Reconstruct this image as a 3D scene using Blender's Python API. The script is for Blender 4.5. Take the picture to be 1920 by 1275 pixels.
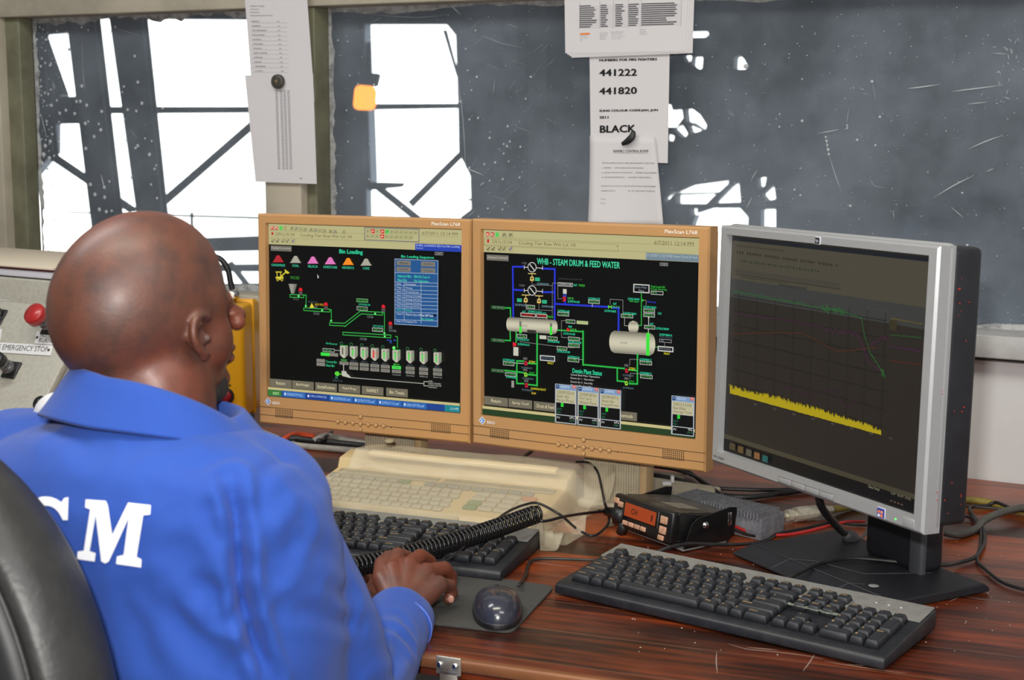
import bpy, bmesh, math, random
import numpy as np
from mathutils import Vector, Matrix, geometry
from mathutils.bvhtree import BVHTree

for o in list(bpy.data.objects):
    bpy.data.objects.remove(o, do_unlink=True)
SC = bpy.context.scene
COL = SC.collection
rnd = random.Random(7)
DZ = 0.75                      # desk height above the floor

# ------------------------------------------------------------------ camera
F_PX, PIT, ROL, CH = 2747.6, 0.15063, 0.005008, 0.6244 + DZ
cd = bpy.data.cameras.new('camera')
cam = bpy.data.objects.new('camera', cd); COL.objects.link(cam)
cd.sensor_width = 36.0; cd.lens = F_PX / 1920 * 36.0
cd.clip_start = 0.05; cd.clip_end = 200
cam.matrix_world = (Matrix.Translation((0, 0, CH)) @ Matrix.Rotation(math.pi / 2 - PIT, 4, 'X')
                    @ Matrix.Rotation(ROL, 4, 'Z'))
cd.dof.use_dof = True; cd.dof.focus_distance = 2.15; cd.dof.aperture_fstop = 9.0
SC.camera = cam

# ------------------------------------------------------------------ world: bright overcast sky
w = bpy.data.worlds.new('sky'); SC.world = w; w.use_nodes = True
bg = w.node_tree.nodes['Background']
bg.inputs[0].default_value = (1.0, 0.985, 0.95, 1); bg.inputs[1].default_value = 5.0
SC.view_settings.view_transform = 'Standard'; SC.view_settings.look = 'None'
SC.view_settings.gamma = 1.0; SC.view_settings.exposure = 0.0
SC.view_settings.use_curve_mapping = False

def area_light(name, loc, target, sx, sy, power, color=(1, 1, 1)):
    l = bpy.data.lights.new(name, 'AREA'); l.shape = 'RECTANGLE'; l.size = sx; l.size_y = sy
    l.energy = power; l.color = color
    o = bpy.data.objects.new(name, l); COL.objects.link(o); o.location = loc
    d = Vector(target) - Vector(loc)
    o.rotation_euler = d.to_track_quat('-Z', 'Y').to_euler()
    return o
# the camera's flash, just above the lens
area_light('camera_flash', (-0.07, -0.03, CH + 0.14), (0.02, 2.2, DZ + 0.15), 0.06, 0.035, 25.0, (1.0, 0.97, 0.93))
# unseen ceiling fittings added for the room's ambient light (their housings are built below)
LAMPS = [(-0.35, 1.05), (-1.35, 1.9), (0.9, 0.15), (-0.6, -0.9)]
for i, (lx, ly) in enumerate(LAMPS):
    area_light('ceiling_lamp_light', (lx, ly, 2.56), (lx, ly, 0), 1.2, 0.22, 17.0, (1.0, 0.93, 0.76) if i == 0 else (0.97, 0.98, 1.0))  # first one warmed for the yellow highlight on the head

# ------------------------------------------------------------------ geometry of the view (used to read off real positions)
def ray(px, py):
    dx, dy = px - 960, py - 637.5
    c, s = math.cos(ROL), math.sin(ROL)
    x = dx * c + dy * s; y = -dx * s + dy * c
    c, s = math.cos(PIT), math.sin(PIT)
    r, u = x / F_PX, -y / F_PX
    return Vector((r, c + u * s, -s + u * c))
EYE = Vector((0, 0, CH))
def onz(px, py, z=0.0):
    """the point seen at a pixel, at height z above the desk top"""
    d = ray(px, py); return EYE + d * ((z + DZ - CH) / d.z)
def onplane(px, py, P, n):
    d = ray(px, py); return EYE + d * ((Vector(P) - EYE).dot(n) / d.dot(n))
def at(px, py, y):
    d = ray(px, py); return EYE + d * (y / d.y)
WY = math.radians(-27.17)
WU = Vector((math.cos(WY), math.sin(WY), 0)); WN = Vector((-WU.y, WU.x, 0))
WO = Vector((0.7902, 2.5311, 0))
def wp(s, t, z):
    """wall frame: s along the window wall, t out through the window (negative = into the room), z above the desk"""
    return WO + WU * s + WN * t + Vector((0, 0, z + DZ))
def onwall(px, py, t=0.0):
    P = onplane(px, py, WO + WN * t, WN)
    return ((P - WO).dot(WU), P.z - DZ)

# ------------------------------------------------------------------ materials
def lin(c):
    if isinstance(c, str):
        c = [int(c[i:i + 2], 16) / 255 for i in (0, 2, 4)]
    else:
        c = [v / 255 for v in c]
    return tuple((v / 12.92 if v <= .04045 else ((v + .055) / 1.055) ** 2.4) for v in c)
def pmat(name, color, rough=0.5, metal=0.0, emit=None, es=1.0, spec=0.5, noise=None, bump=None, coat=0.0, trans=0.0, sheen=0.0):
    """color = sRGB; noise=(scale, amount, color2); bump=(scale, strength)"""
    m = bpy.data.materials.new(name); m.use_nodes = True
    nt = m.node_tree; b = nt.nodes['Principled BSDF']
    b.inputs['Base Color'].default_value = (*lin(color), 1)
    b.inputs['Roughness'].default_value = rough; b.inputs['Metallic'].default_value = metal
    b.inputs['Specular IOR Level'].default_value = spec
    b.inputs['Coat Weight'].default_value = coat
    b.inputs['Transmission Weight'].default_value = trans
    if sheen: b.inputs['Sheen Weight'].default_value = sheen
    if emit is not None:
        b.inputs['Emission Color'].default_value = (*lin(emit), 1); b.inputs['Emission Strength'].default_value = es
    tc = None
    if noise or bump:
        tc = nt.nodes.new('ShaderNodeTexCoord')
    if noise:
        n = nt.nodes.new('ShaderNodeTexNoise'); n.inputs['Scale'].default_value = noise[0]; n.inputs['Detail'].default_value = 6
        n.inputs['Roughness'].default_value = 0.65
        nt.links.new(tc.outputs['Object'], n.inputs['Vector'])
        rr = nt.nodes.new('ShaderNodeValToRGB')
        rr.color_ramp.elements[0].position = 0.42; rr.color_ramp.elements[1].position = 0.68
        rr.color_ramp.elements[0].color = (0, 0, 0, 1); rr.color_ramp.elements[1].color = (noise[1],) * 3 + (1,)
        nt.links.new(n.outputs['Fac'], rr.inputs[0])
        mx = nt.nodes.new('ShaderNodeMix'); mx.data_type = 'RGBA'
        mx.inputs[6].default_value = (*lin(color), 1); mx.inputs[7].default_value = (*lin(noise[2]), 1)
        nt.links.new(rr.outputs[0], mx.inputs[0]); nt.links.new(mx.outputs[2], b.inputs['Base Color'])
    if bump:
        n = nt.nodes.new('ShaderNodeTexNoise'); n.inputs['Scale'].default_value = bump[0]; n.inputs['Detail'].default_value = 4
        nt.links.new(tc.outputs['Object'], n.inputs['Vector'])
        bp = nt.nodes.new('ShaderNodeBump'); bp.inputs['Strength'].default_value = bump[1]; bp.inputs['Distance'].default_value = 0.002
        nt.links.new(n.outputs['Fac'], bp.inputs['Height']); nt.links.new(bp.outputs[0], b.inputs['Normal'])
    return m
_em = {}
def emat(c, k=1.0):
    """a colour shown by a lit display"""
    key = (str(c), k)
    if key not in _em:
        _em[key] = pmat('display_colour', (6, 6, 6), 0.35, emit=c, es=k, spec=0.3)
    return _em[key]
_fm = {}
def fmat(c, rough=0.6):
    if (str(c), rough) not in _fm:
        _fm[(str(c), rough)] = pmat('printed_colour', c, rough)
    return _fm[(str(c), rough)]

# ------------------------------------------------------------------ mesh builder (world coordinates)
class MB:
    def __init__(s, M=None):
        s.v = []; s.f = []; s.mi = []; s.sm = []; s.mats = []; s.M = M
    def slot(s, m):
        if m not in s.mats: s.mats.append(m)
        return s.mats.index(m)
    def add(s, vs, fs, m=None, smooth=False, M=None):
        o = len(s.v)
        MM = s.M if M is None else (s.M @ M if s.M is not None else M)
        for v in vs:
            v = Vector(v); s.v.append(MM @ v if MM is not None else v)
        k = s.slot(m) if m is not None else 0
        for f in fs:
            s.f.append([i + o for i in f]); s.mi.append(k); s.sm.append(smooth)
    def bm(s, b, m=None, smooth=False, M=None):
        b.verts.index_update()
        s.add([v.co.copy() for v in b.verts], [[v.index for v in f.verts] for f in b.faces], m, smooth, M); b.free()
    def box(s, c, d, m=None, bevel=0.0, seg=2, M=None, smooth=None):
        b = bmesh.new(); bmesh.ops.create_cube(b, size=1)
        for v in b.verts: v.co = Vector((v.co.x * d[0] + c[0], v.co.y * d[1] + c[1], v.co.z * d[2] + c[2]))
        if bevel: bmesh.ops.bevel(b, geom=list(b.edges), offset=bevel, segments=seg, profile=.5, affect='EDGES')
        s.bm(b, m, bool(bevel) if smooth is None else smooth, M)
    def prism(s, pts, z0, z1, m=None, bevel=0.0, M=None, axis='z', smooth=False):
        """polygon pts extruded between z0 and z1; axis gives the extrusion axis"""
        b = bmesh.new()
        def P(x, y, z): return (x, y, z) if axis == 'z' else ((z, x, y) if axis == 'x' else (x, z, y))
        lo = [b.verts.new(P(x, y, z0)) for x, y in pts]; hi = [b.verts.new(P(x, y, z1)) for x, y in pts]
        n = len(pts)
        b.faces.new(lo[::-1]); b.faces.new(hi)
        for i in range(n): b.faces.new((lo[i], lo[(i + 1) % n], hi[(i + 1) % n], hi[i]))
        bmesh.ops.recalc_face_normals(b, faces=list(b.faces))
        if bevel: bmesh.ops.bevel(b, geom=list(b.edges), offset=bevel, segments=2, profile=.5, affect='EDGES')
        s.bm(b, m, smooth, M)
    def lathe(s, prof, m=None, n=24, M=None, smooth=True, cap=True):
        vs = []; fs = []
        for r, z in prof:
            for i in range(n):
                a = 2 * math.pi * i / n; vs.append((r * math.cos(a), r * math.sin(a), z))
        for j in range(len(prof) - 1):
            for i in range(n):
                a, b_ = j * n + i, j * n + (i + 1) % n; fs.append((a, b_, b_ + n, a + n))
        if cap:
            fs.append(tuple(range(n))[::-1]); fs.append(tuple((len(prof) - 1) * n + i for i in range(n)))
        s.add(vs, fs, m, smooth, M)
    def tube(s, pts, r, m=None, n=8, closed=False, smooth=True, flat=None):
        """tube along world points, radius a number or list"""
        pts = [Vector(p) for p in pts]; N = len(pts)
        rr = r if hasattr(r, '__len__') else [r] * N
        vs = []; fs = []; up = None
        for i, p in enumerate(pts):
            t = (pts[min(i + 1, N - 1)] - pts[max(i - 1, 0)]).normalized()
            if up is None:
                up = Vector((0, 0, 1)) if abs(t.z) < .9 else Vector((1, 0, 0))
            a = t.cross(up)
            if a.length < 1e-6: a = t.orthogonal()
            a.normalize(); bb = a.cross(t); up = bb
            for k in range(n):
                w_ = 2 * math.pi * k / n
                vs.append(p + a * math.cos(w_) * rr[i] + bb * math.sin(w_) * rr[i] * (flat or 1))
        for i in range(N - 1):
            for k in range(n):
                a, b_ = i * n + k, i * n + (k + 1) % n; fs.append((a, b_, b_ + n, a + n))
        fs.append(tuple(range(n))[::-1]); fs.append(tuple((N - 1) * n + k for k in range(n)))
        s.add(vs, fs, m, smooth)
    def build(s, name, parent=None, mat=None, modifiers=None):
        o_ = wloc(parent) if parent is not None else Vector((0, 0, 0))
        me = bpy.data.meshes.new(name)
        me.from_pydata([tuple(v - o_) for v in s.v], [], s.f)
        if mat is not None: me.materials.append(mat)
        else:
            for m in s.mats: me.materials.append(m)
            me.polygons.foreach_set('material_index', s.mi)
        me.polygons.foreach_set('use_smooth', s.sm)
        me.validate(); me.update()
        ob = bpy.data.objects.new(name, me); COL.objects.link(ob)
        if parent is not None: ob.parent = parent
        return ob
def wloc(o):
    v = Vector((0, 0, 0))
    while o is not None: v += Vector(o.location); o = o.parent
    return v
def frame(c, yaw, tilt=0.0, piv=0.0):
    """local x right, y up the face, z out of the face, for an upright panel that faces -y at yaw 0"""
    r = Vector((math.cos(yaw), math.sin(yaw), 0)); n = Vector((math.sin(yaw), -math.cos(yaw), 0))
    up = Vector((0, 0, 1)) * math.cos(tilt) - n * math.sin(tilt)
    r, up = r * math.cos(piv) + up * math.sin(piv), up * math.cos(piv) - r * math.sin(piv)
    N = r.cross(up)
    M = Matrix((r, up, N)).transposed().to_4x4(); M.translation = Vector(c)
    return M
def zframe(c, yaw, pitch=0.0):
    """local x right, y back, z up, for things lying on the desk (pitch lifts the back)"""
    return Matrix.Translation(Vector(c)) @ Matrix.Rotation(yaw, 4, 'Z') @ Matrix.Rotation(pitch, 4, 'X')
def tag(o, label, cat, group=None):
    o['label'] = label; o['category'] = cat
    if group: o['group'] = group
    return o
def thing(name, label, cat, loc, group=None):
    o = bpy.data.objects.new(name, None); COL.objects.link(o); o.location = loc; o.empty_display_size = .05
    return tag(o, label, cat, group)
def struct(o):
    o['kind'] = 'structure'; return o
def spline(pts, k=8):
    pts = [Vector(p) for p in pts]
    P = [pts[0] * 2 - pts[1]] + pts + [pts[-1] * 2 - pts[-2]]; out = []
    for i in range(1, len(P) - 2):
        a, b, c, d = P[i - 1:i + 3]
        for j in range(k):
            t = j / k
            out.append(.5 * ((2 * b) + (c - a) * t + (2 * a - 5 * b + 4 * c - d) * t * t + (3 * b - a - 3 * c + d) * t ** 3))
    out.append(pts[-1]); return out
_tc = {}
def glyphs(txt):
    """flat triangles of a string, normalised to a box 0..w, 0..1 (cap height 1)"""
    if txt in _tc: return _tc[txt]
    cu = bpy.data.curves.new('t', 'FONT'); cu.body = txt; cu.resolution_u = 2; cu.fill_mode = 'FRONT'
    o = bpy.data.objects.new('t', cu); COL.objects.link(o)
    dg = bpy.context.evaluated_depsgraph_get(); me = o.evaluated_get(dg).to_mesh()
    vs = [(v.co.x, v.co.y) for v in me.vertices]; fs = [tuple(p.vertices) for p in me.polygons]
    o.evaluated_get(dg).to_mesh_clear(); bpy.data.objects.remove(o); bpy.data.curves.remove(cu)
    if not vs: vs = [(0, 0)]; fs = []
    x0 = min(v[0] for v in vs); x1 = max(v[0] for v in vs)
    y0 = 0.0 if not any(ch in txt for ch in 'gjpqy_,') else min(v[1] for v in vs); y1 = max(v[1] for v in vs)
    res = ([((x - x0), (y - y0)) for x, y in vs], fs, x1 - x0, max(y1 - y0, 1e-3)); _tc[txt] = res
    return res
def text(mb, txt, x0, y0, wd, ht, z, m, bold=0.0):
    """text filling the box with lower-left x0,y0 of size wd,ht in the builder's local frame"""
    vs, fs, gw, gh = glyphs(txt)
    P = [(x0 + x / gw * wd, y0 + y / gh * ht, z) for x, y in vs]
    mb.add(P, fs, m)
    if bold:
        for k, (dx, dy) in enumerate(((bold, 0), (-bold, 0), (0, bold), (0, -bold))):
            mb.add([(x + dx, y + dy, z_ + 1e-5 * (k + 1)) for x, y, z_ in P], fs, m)

class Sheet:
    """flat marks on a flat face, laid out in the coordinates of a measured detail of the face"""
    def __init__(s, mb, M, crop, z=0.0004, step=0.000012, mk=emat):
        s.mb = mb; s.M = M; s.N = M.col[2].xyz; s.P = M.translation; s.inv = M.inverted()
        s.ox, s.oy, s.k = crop; s.z = z; s.step = step; s.mk = mk
    def nz(s): s.z += s.step; return s.z
    def loc(s, x, y):
        p = s.inv @ onplane(s.ox + x / s.k, s.oy + y / s.k, s.P, s.N); return p.x, p.y
    def rect(s, x0, y0, x1, h, c):
        u0, v0 = s.loc(x0, y0); u1 = s.loc(x1, y0)[0]; v1 = s.loc(x0, y0 + h)[1]; z = s.nz()
        s.mb.add([(u0, v1, z), (u1, v1, z), (u1, v0, z), (u0, v0, z)], [(0, 1, 2, 3)], s.mk(c))
    def frame(s, x0, y0, x1, h, c, t=3, fill=None):
        u0, v0 = s.loc(x0, y0); u1 = s.loc(x1, y0)[0]; v1 = s.loc(x0, y0 + h)[1]; t = t / s.k * .0011
        if fill is not None: s.uv(u0, v1, u1, v0, fill)
        for a in ((u0, v0 - t, u1, v0), (u0, v1, u1, v1 + t), (u0, v1, u0 + t, v0), (u1 - t, v1, u1, v0)): s.uv(*a, c)
    def uv(s, u0, v0, u1, v1, c):
        z = s.nz(); s.mb.add([(u0, v0, z), (u1, v0, z), (u1, v1, z), (u0, v1, z)], [(0, 1, 2, 3)], s.mk(c))
    def poly(s, pts, c):
        z = s.nz(); s.mb.add([(*s.loc(x, y), z) for x, y in pts], [tuple(range(len(pts)))], s.mk(c))
    def disc(s, x, y, r, c, ring=0):
        u, v = s.loc(x, y); r = s.loc(x + r, y)[0] - u; z = s.nz(); n = 18
        A = [(u + r * math.cos(2 * math.pi * i / n), v + r * math.sin(2 * math.pi * i / n), z) for i in range(n)]
        if not ring: s.mb.add(A, [tuple(range(n))], s.mk(c)); return
        q = 1 - ring
        B = [(u + (a - u) * q, v + (b - v) * q, z) for a, b, _ in A]
        s.mb.add(A + B, [(i, (i + 1) % n, n + (i + 1) % n, n + i) for i in range(n)], s.mk(c))
    def line(s, pts, c, t=4):
        P = [Vector(s.loc(*p)) for p in pts]; t = t / s.k * .0011 / 2; z = s.nz()
        for a, b in zip(P, P[1:]):
            d = (b - a)
            if d.length < 1e-7: continue
            d.normalize(); n = Vector((-d.y, d.x)) * t; a2 = a - d * t * .9; b2 = b + d * t * .9
            q = [a2 + n, a2 - n, b2 - n, b2 + n]
            s.mb.add([(p.x, p.y, z) for p in q], [(0, 1, 2, 3)], s.mk(c))
    def text(s, x0, y0, x1, h, txt, c, bold=0.0):
        u0, v0 = s.loc(x0, y0); u1 = s.loc(x1, y0)[0]; v1 = s.loc(x0, y0 + h)[1]
        text(s.mb, txt, u0, v1, u1 - u0, v0 - v1, s.nz(), s.mk(c), bold)

# ================================================================== materials of the place
M_WALL = pmat('painted_wall', (205, 204, 203), 0.7, noise=(3, .35, (186, 184, 182)))
M_CREAM = pmat('cream_paint', (190, 182, 164), 0.55, noise=(6, .7, (152, 146, 130)))
M_GREEN = pmat('olive_steel_paint', (128, 128, 104), 0.5, noise=(9, .8, (92, 90, 72)))
M_SILL = pmat('sill_paint', (188, 188, 186), 0.5, noise=(14, .6, (150, 150, 150)))
M_PUTTY = pmat('putty', (170, 172, 172), 0.6, noise=(60, 1, (105, 105, 108)))
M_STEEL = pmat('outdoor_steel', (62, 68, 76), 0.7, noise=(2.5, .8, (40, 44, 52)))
M_LITSTEEL = pmat('pale_outdoor_steel', (168, 172, 172), 0.7, noise=(2, .6, (130, 132, 132)))  # lit look of the column put into a lighter base colour
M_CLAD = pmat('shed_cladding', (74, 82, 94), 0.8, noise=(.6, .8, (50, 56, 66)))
M_BLACK = pmat('black_plastic', (22, 23, 26), 0.42, noise=(30, .5, (44, 44, 46)))
M_RUBBER = pmat('black_cable', (26, 26, 27), 0.45, noise=(80, .4, (60, 58, 55)))

def glass_mat(name, spots, seed):
    m = bpy.data.materials.new(name); m.use_nodes = True; nt = m.node_tree; N = nt.nodes; L = nt.links
    N.remove(N['Principled BSDF']); out = N['Material Output']
    tc = N.new('ShaderNodeTexCoord'); mp = N.new('ShaderNodeMapping'); mp.inputs['Location'].default_value = (seed, seed, 0)
    L.new(tc.outputs['Object'], mp.inputs[0])
    tr = N.new('ShaderNodeBsdfTransparent'); tr.inputs[0].default_value = (.93, .96, .97, 1)
    gl = N.new('ShaderNodeBsdfGlossy'); gl.inputs['Roughness'].default_value = 0.06
    fr = N.new('ShaderNodeFresnel'); fr.inputs[0].default_value = 1.45
    m1 = N.new('ShaderNodeMixShader'); 
    ge = N.new('ShaderNodeNewGeometry'); ib = N.new('ShaderNodeMath'); ib.operation = 'SUBTRACT'; ib.inputs[0].default_value = 1; L.new(ge.outputs['Backfacing'], ib.inputs[1])
    fm = N.new('ShaderNodeMath'); fm.operation = 'MULTIPLY'; L.new(fr.outputs[0], fm.inputs[0]); L.new(ib.outputs[0], fm.inputs[1]); L.new(fm.outputs[0], m1.inputs[0]); L.new(tr.outputs[0], m1.inputs[1]); L.new(gl.outputs[0], m1.inputs[2])
    df = N.new('ShaderNodeBsdfDiffuse'); df.inputs[0].default_value = (.58, .67, .79, 1)
    tl = N.new('ShaderNodeBsdfTranslucent'); tl.inputs[0].default_value = (.8, .85, .9, 1)
    ds = N.new('ShaderNodeMixShader'); ds.inputs[0].default_value = .3; L.new(df.outputs[0], ds.inputs[1]); L.new(tl.outputs[0], ds.inputs[2])
    n = N.new('ShaderNodeTexNoise'); n.inputs['Scale'].default_value = 3.2; n.inputs['Detail'].default_value = 7; n.inputs['Roughness'].default_value = .7
    L.new(mp.outputs[0], n.inputs['Vector'])
    mr = N.new('ShaderNodeMapRange'); mr.inputs[1].default_value = .38; mr.inputs[2].default_value = .78; mr.inputs[3].default_value = .12; mr.inputs[4].default_value = .31
    L.new(n.outputs['Fac'], mr.inputs[0])
    v = N.new('ShaderNodeTexVoronoi'); v.inputs['Scale'].default_value = spots; L.new(mp.outputs[0], v.inputs['Vector'])
    c = N.new('ShaderNodeMapRange'); c.inputs[1].default_value = .05; c.inputs[2].default_value = .09; c.inputs[3].default_value = 1; c.inputs[4].default_value = 0
    L.new(v.outputs['Distance'], c.inputs[0])
    sp = N.new('ShaderNodeSeparateColor'); L.new(v.outputs['Color'], sp.inputs[0])
    g = N.new('ShaderNodeMath'); g.operation = 'GREATER_THAN'; g.inputs[1].default_value = .72; L.new(sp.outputs[0], g.inputs[0])
    mu = N.new('ShaderNodeMath'); mu.operation = 'MULTIPLY'; L.new(c.outputs[0], mu.inputs[0]); L.new(g.outputs[0], mu.inputs[1])
    m5 = N.new('ShaderNodeMath'); m5.operation = 'MULTIPLY'; m5.inputs[1].default_value = .55; L.new(mu.outputs[0], m5.inputs[0])
    ad = N.new('ShaderNodeMath'); ad.operation = 'ADD'; ad.use_clamp = True; L.new(mr.outputs[0], ad.inputs[0]); L.new(m5.outputs[0], ad.inputs[1])
    m2 = N.new('ShaderNodeMixShader'); L.new(ad.outputs[0], m2.inputs[0]); L.new(m1.outputs[0], m2.inputs[1]); L.new(ds.outputs[0], m2.inputs[2])
    L.new(m2.outputs[0], out.inputs[0]); return m
M_GLASS1 = glass_mat('wet_spotted_glass', 75, 0)
M_GLASS2 = glass_mat('dusty_glass', 130, 5)
def spot_mat():
    m = bpy.data.materials.new('dried_splash'); m.use_nodes = True; nt = m.node_tree
    b = nt.nodes['Principled BSDF']; b.inputs['Base Color'].default_value = (.8, .83, .85, 1); b.inputs['Roughness'].default_value = .4
    t = nt.nodes.new('ShaderNodeBsdfTranslucent'); t.inputs[0].default_value = (.9, .92, .95, 1)
    a = nt.nodes.new('ShaderNodeMixShader'); a.inputs[0].default_value = .5
    nt.links.new(b.outputs[0], a.inputs[1]); nt.links.new(t.outputs[0], a.inputs[2]); nt.links.new(a.outputs[0], nt.nodes['Material Output'].inputs[0])
    return m
M_SPOT = spot_mat()

def wood_mat(name, c1, c2, c3, rough, yaw, plank=.105, seams=True):
    m = bpy.data.materials.new(name); m.use_nodes = True; nt = m.node_tree; N = nt.nodes; L = nt.links; b = N['Principled BSDF']
    tc = N.new('ShaderNodeTexCoord'); mp = N.new('ShaderNodeMapping'); mp.inputs['Rotation'].default_value = (0, 0, -yaw)
    L.new(tc.outputs['Object'], mp.inputs[0])
    def nz(sx, sy, det, rou=.6, sc=1):
        q = N.new('ShaderNodeMapping'); q.inputs['Scale'].default_value = (sx, sy, 8); L.new(mp.outputs[0], q.inputs[0])
        n = N.new('ShaderNodeTexNoise'); n.inputs['Scale'].default_value = sc; n.inputs['Detail'].default_value = det; n.inputs['Roughness'].default_value = rou
        L.new(q.outputs[0], n.inputs['Vector']); return n
    grain = nz(5, 95, 6, .65); broad = nz(1.6, 13, 4, .6); blot = nz(7, 9, 5, .6)
    r = N.new('ShaderNodeValToRGB'); e = r.color_ramp.elements; e[0].position = .38; e[0].color = (*lin(c1), 1); e[1].position = .66; e[1].color = (*lin(c3), 1)
    e2 = e.new(.5); e2.color = (*lin(c2), 1)
    a = N.new('ShaderNodeMix'); a.data_type = 'FLOAT'; a.inputs[0].default_value = .62; L.new(grain.outputs['Fac'], a.inputs[2]); L.new(broad.outputs['Fac'], a.inputs[3])
    sx = N.new('ShaderNodeSeparateXYZ'); L.new(mp.outputs[0], sx.inputs[0])
    col = r.outputs[0]; L.new(a.outputs[0], r.inputs[0])
    if seams:
        # plank tone: a step per plank, and a fine pale joint between planks
        dv = N.new('ShaderNodeMath'); dv.operation = 'DIVIDE'; dv.inputs[1].default_value = plank; L.new(sx.outputs[1], dv.inputs[0])
        fl = N.new('ShaderNodeMath'); fl.operation = 'FLOOR'; L.new(dv.outputs[0], fl.inputs[0])
        wn = N.new('ShaderNodeTexWhiteNoise'); wn.noise_dimensions = '1D'; L.new(fl.outputs[0], wn.inputs['W'])
        s = N.new('ShaderNodeMapRange'); s.inputs[3].default_value = -.09; s.inputs[4].default_value = .10; L.new(wn.outputs['Value'], s.inputs[0])
        ad = N.new('ShaderNodeMath'); ad.operation = 'ADD'; L.new(a.outputs[0], ad.inputs[0]); L.new(s.outputs[0], ad.inputs[1])
        L.new(ad.outputs[0], r.inputs[0])
        f2 = N.new('ShaderNodeMath'); f2.operation = 'FRACT'; L.new(dv.outputs[0], f2.inputs[0])
        lt = N.new('ShaderNodeMath'); lt.operation = 'LESS_THAN'; lt.inputs[1].default_value = .022; L.new(f2.outputs[0], lt.inputs[0])
        mx = N.new('ShaderNodeMix'); mx.data_type = 'RGBA'; mx.inputs[7].default_value = (*lin((112, 78, 58)), 1)
        k = N.new('ShaderNodeMath'); k.operation = 'MULTIPLY'; k.inputs[1].default_value = .6; L.new(lt.outputs[0], k.inputs[0])
        L.new(k.outputs[0], mx.inputs[0]); L.new(col, mx.inputs[6]); col = mx.outputs[2]
    # dull dusty film in patches
    rr = N.new('ShaderNodeMapRange'); rr.inputs[1].default_value = .5; rr.inputs[2].default_value = .72; rr.inputs[3].default_value = 0; rr.inputs[4].default_value = .16
    L.new(blot.outputs['Fac'], rr.inputs[0])
    m3 = N.new('ShaderNodeMix'); m3.data_type = 'RGBA'; m3.inputs[7].default_value = (*lin((112, 92, 82)), 1)
    L.new(rr.outputs[0], m3.inputs[0]); L.new(col, m3.inputs[6]); L.new(m3.outputs[2], b.inputs['Base Color'])
    r2 = N.new('ShaderNodeMapRange'); r2.inputs[3].default_value = rough; r2.inputs[4].default_value = rough + .25; L.new(blot.outputs['Fac'], r2.inputs[0]); L.new(r2.outputs[0], b.inputs['Roughness'])
    return m

# ================================================================== the room (walls, floor, ceiling, window frames)
def wall_box(mb, s0, s1, t0, t1, z0, z1, m=None, bevel=0.0):
    A = wp((s0 + s1) / 2, (t0 + t1) / 2, (z0 + z1) / 2)
    mb.box((0, 0, 0), (s1 - s0, t1 - t0, z1 - z0), m, bevel, M=Matrix.Translation(A) @ Matrix.Rotation(WY, 4, 'Z'))
S0, S1, T0 = -4.0, 2.3, -4.6          # room extent in the wall frame
ZF, ZC = -DZ, 1.87
OPL, OPR, OPB, OPT = -2.245, 0.55, .225, .852
mb = MB()
wall_box(mb, S0, S1, 0, .05, ZF, .21); wall_box(mb, S0, S1, 0, .05, OPT + .03, ZC)
wall_box(mb, S0, OPL - .03, 0, .05, .21, OPT + .03); wall_box(mb, OPR, S1, 0, .05, .21, OPT + .03)
struct(mb.build('wall_back', mat=M_WALL))
for nm, a in (('wall_left', (S0 - .15, S0, T0, .15)), ('wall_right', (S1, S1 + .15, T0, .15)), ('wall_front', (S0 - .15, S1 + .15, T0 - .15, T0))):
    mb = MB(); wall_box(mb, *a, ZF, ZC); struct(mb.build(nm, mat=M_WALL))
mb = MB(); wall_box(mb, S0 - .15, S1 + .15, T0 - .15, .15, ZF - .1, ZF)
struct(mb.build('floor', mat=pmat('vinyl_floor', (112, 108, 102), .5, noise=(5, .6, (90, 86, 80)))))
mb = MB(); wall_box(mb, S0 - .15, S1 + .15, T0 - .15, .15, ZC, ZC + .1)
struct(mb.build('ceiling', mat=pmat('ceiling_paint', (222, 222, 218), .8)))
# trims
def trim(n, *boxes, mat):
    mb = MB()
    for b in boxes: wall_box(mb, *b, bevel=.003)
    return struct(mb.build('trim_%d' % n, mat=mat))
trim(1, (OPL - .04, OPR, -.022, .05, .852, .905), mat=M_CREAM)
trim(2, (OPL, -2.2, -.004, .04, .235, .852), mat=M_GREEN)
trim(3, (-2.33, OPL, -.03, .04, .21, .852), mat=M_CREAM)
trim(4, (-1.471, -1.377, -.035, .06, .235, .852), mat=M_CREAM)
trim(5, (-1.377, -1.352, -.012, .06, .235, .852), mat=M_GREEN)
trim(6, (-1.36, OPR + .04, -.045, .06, .222, .262), mat=M_SILL)
trim(7, (OPL - .04, -1.36, -.03, .05, .19, .235), mat=M_CREAM)

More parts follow.
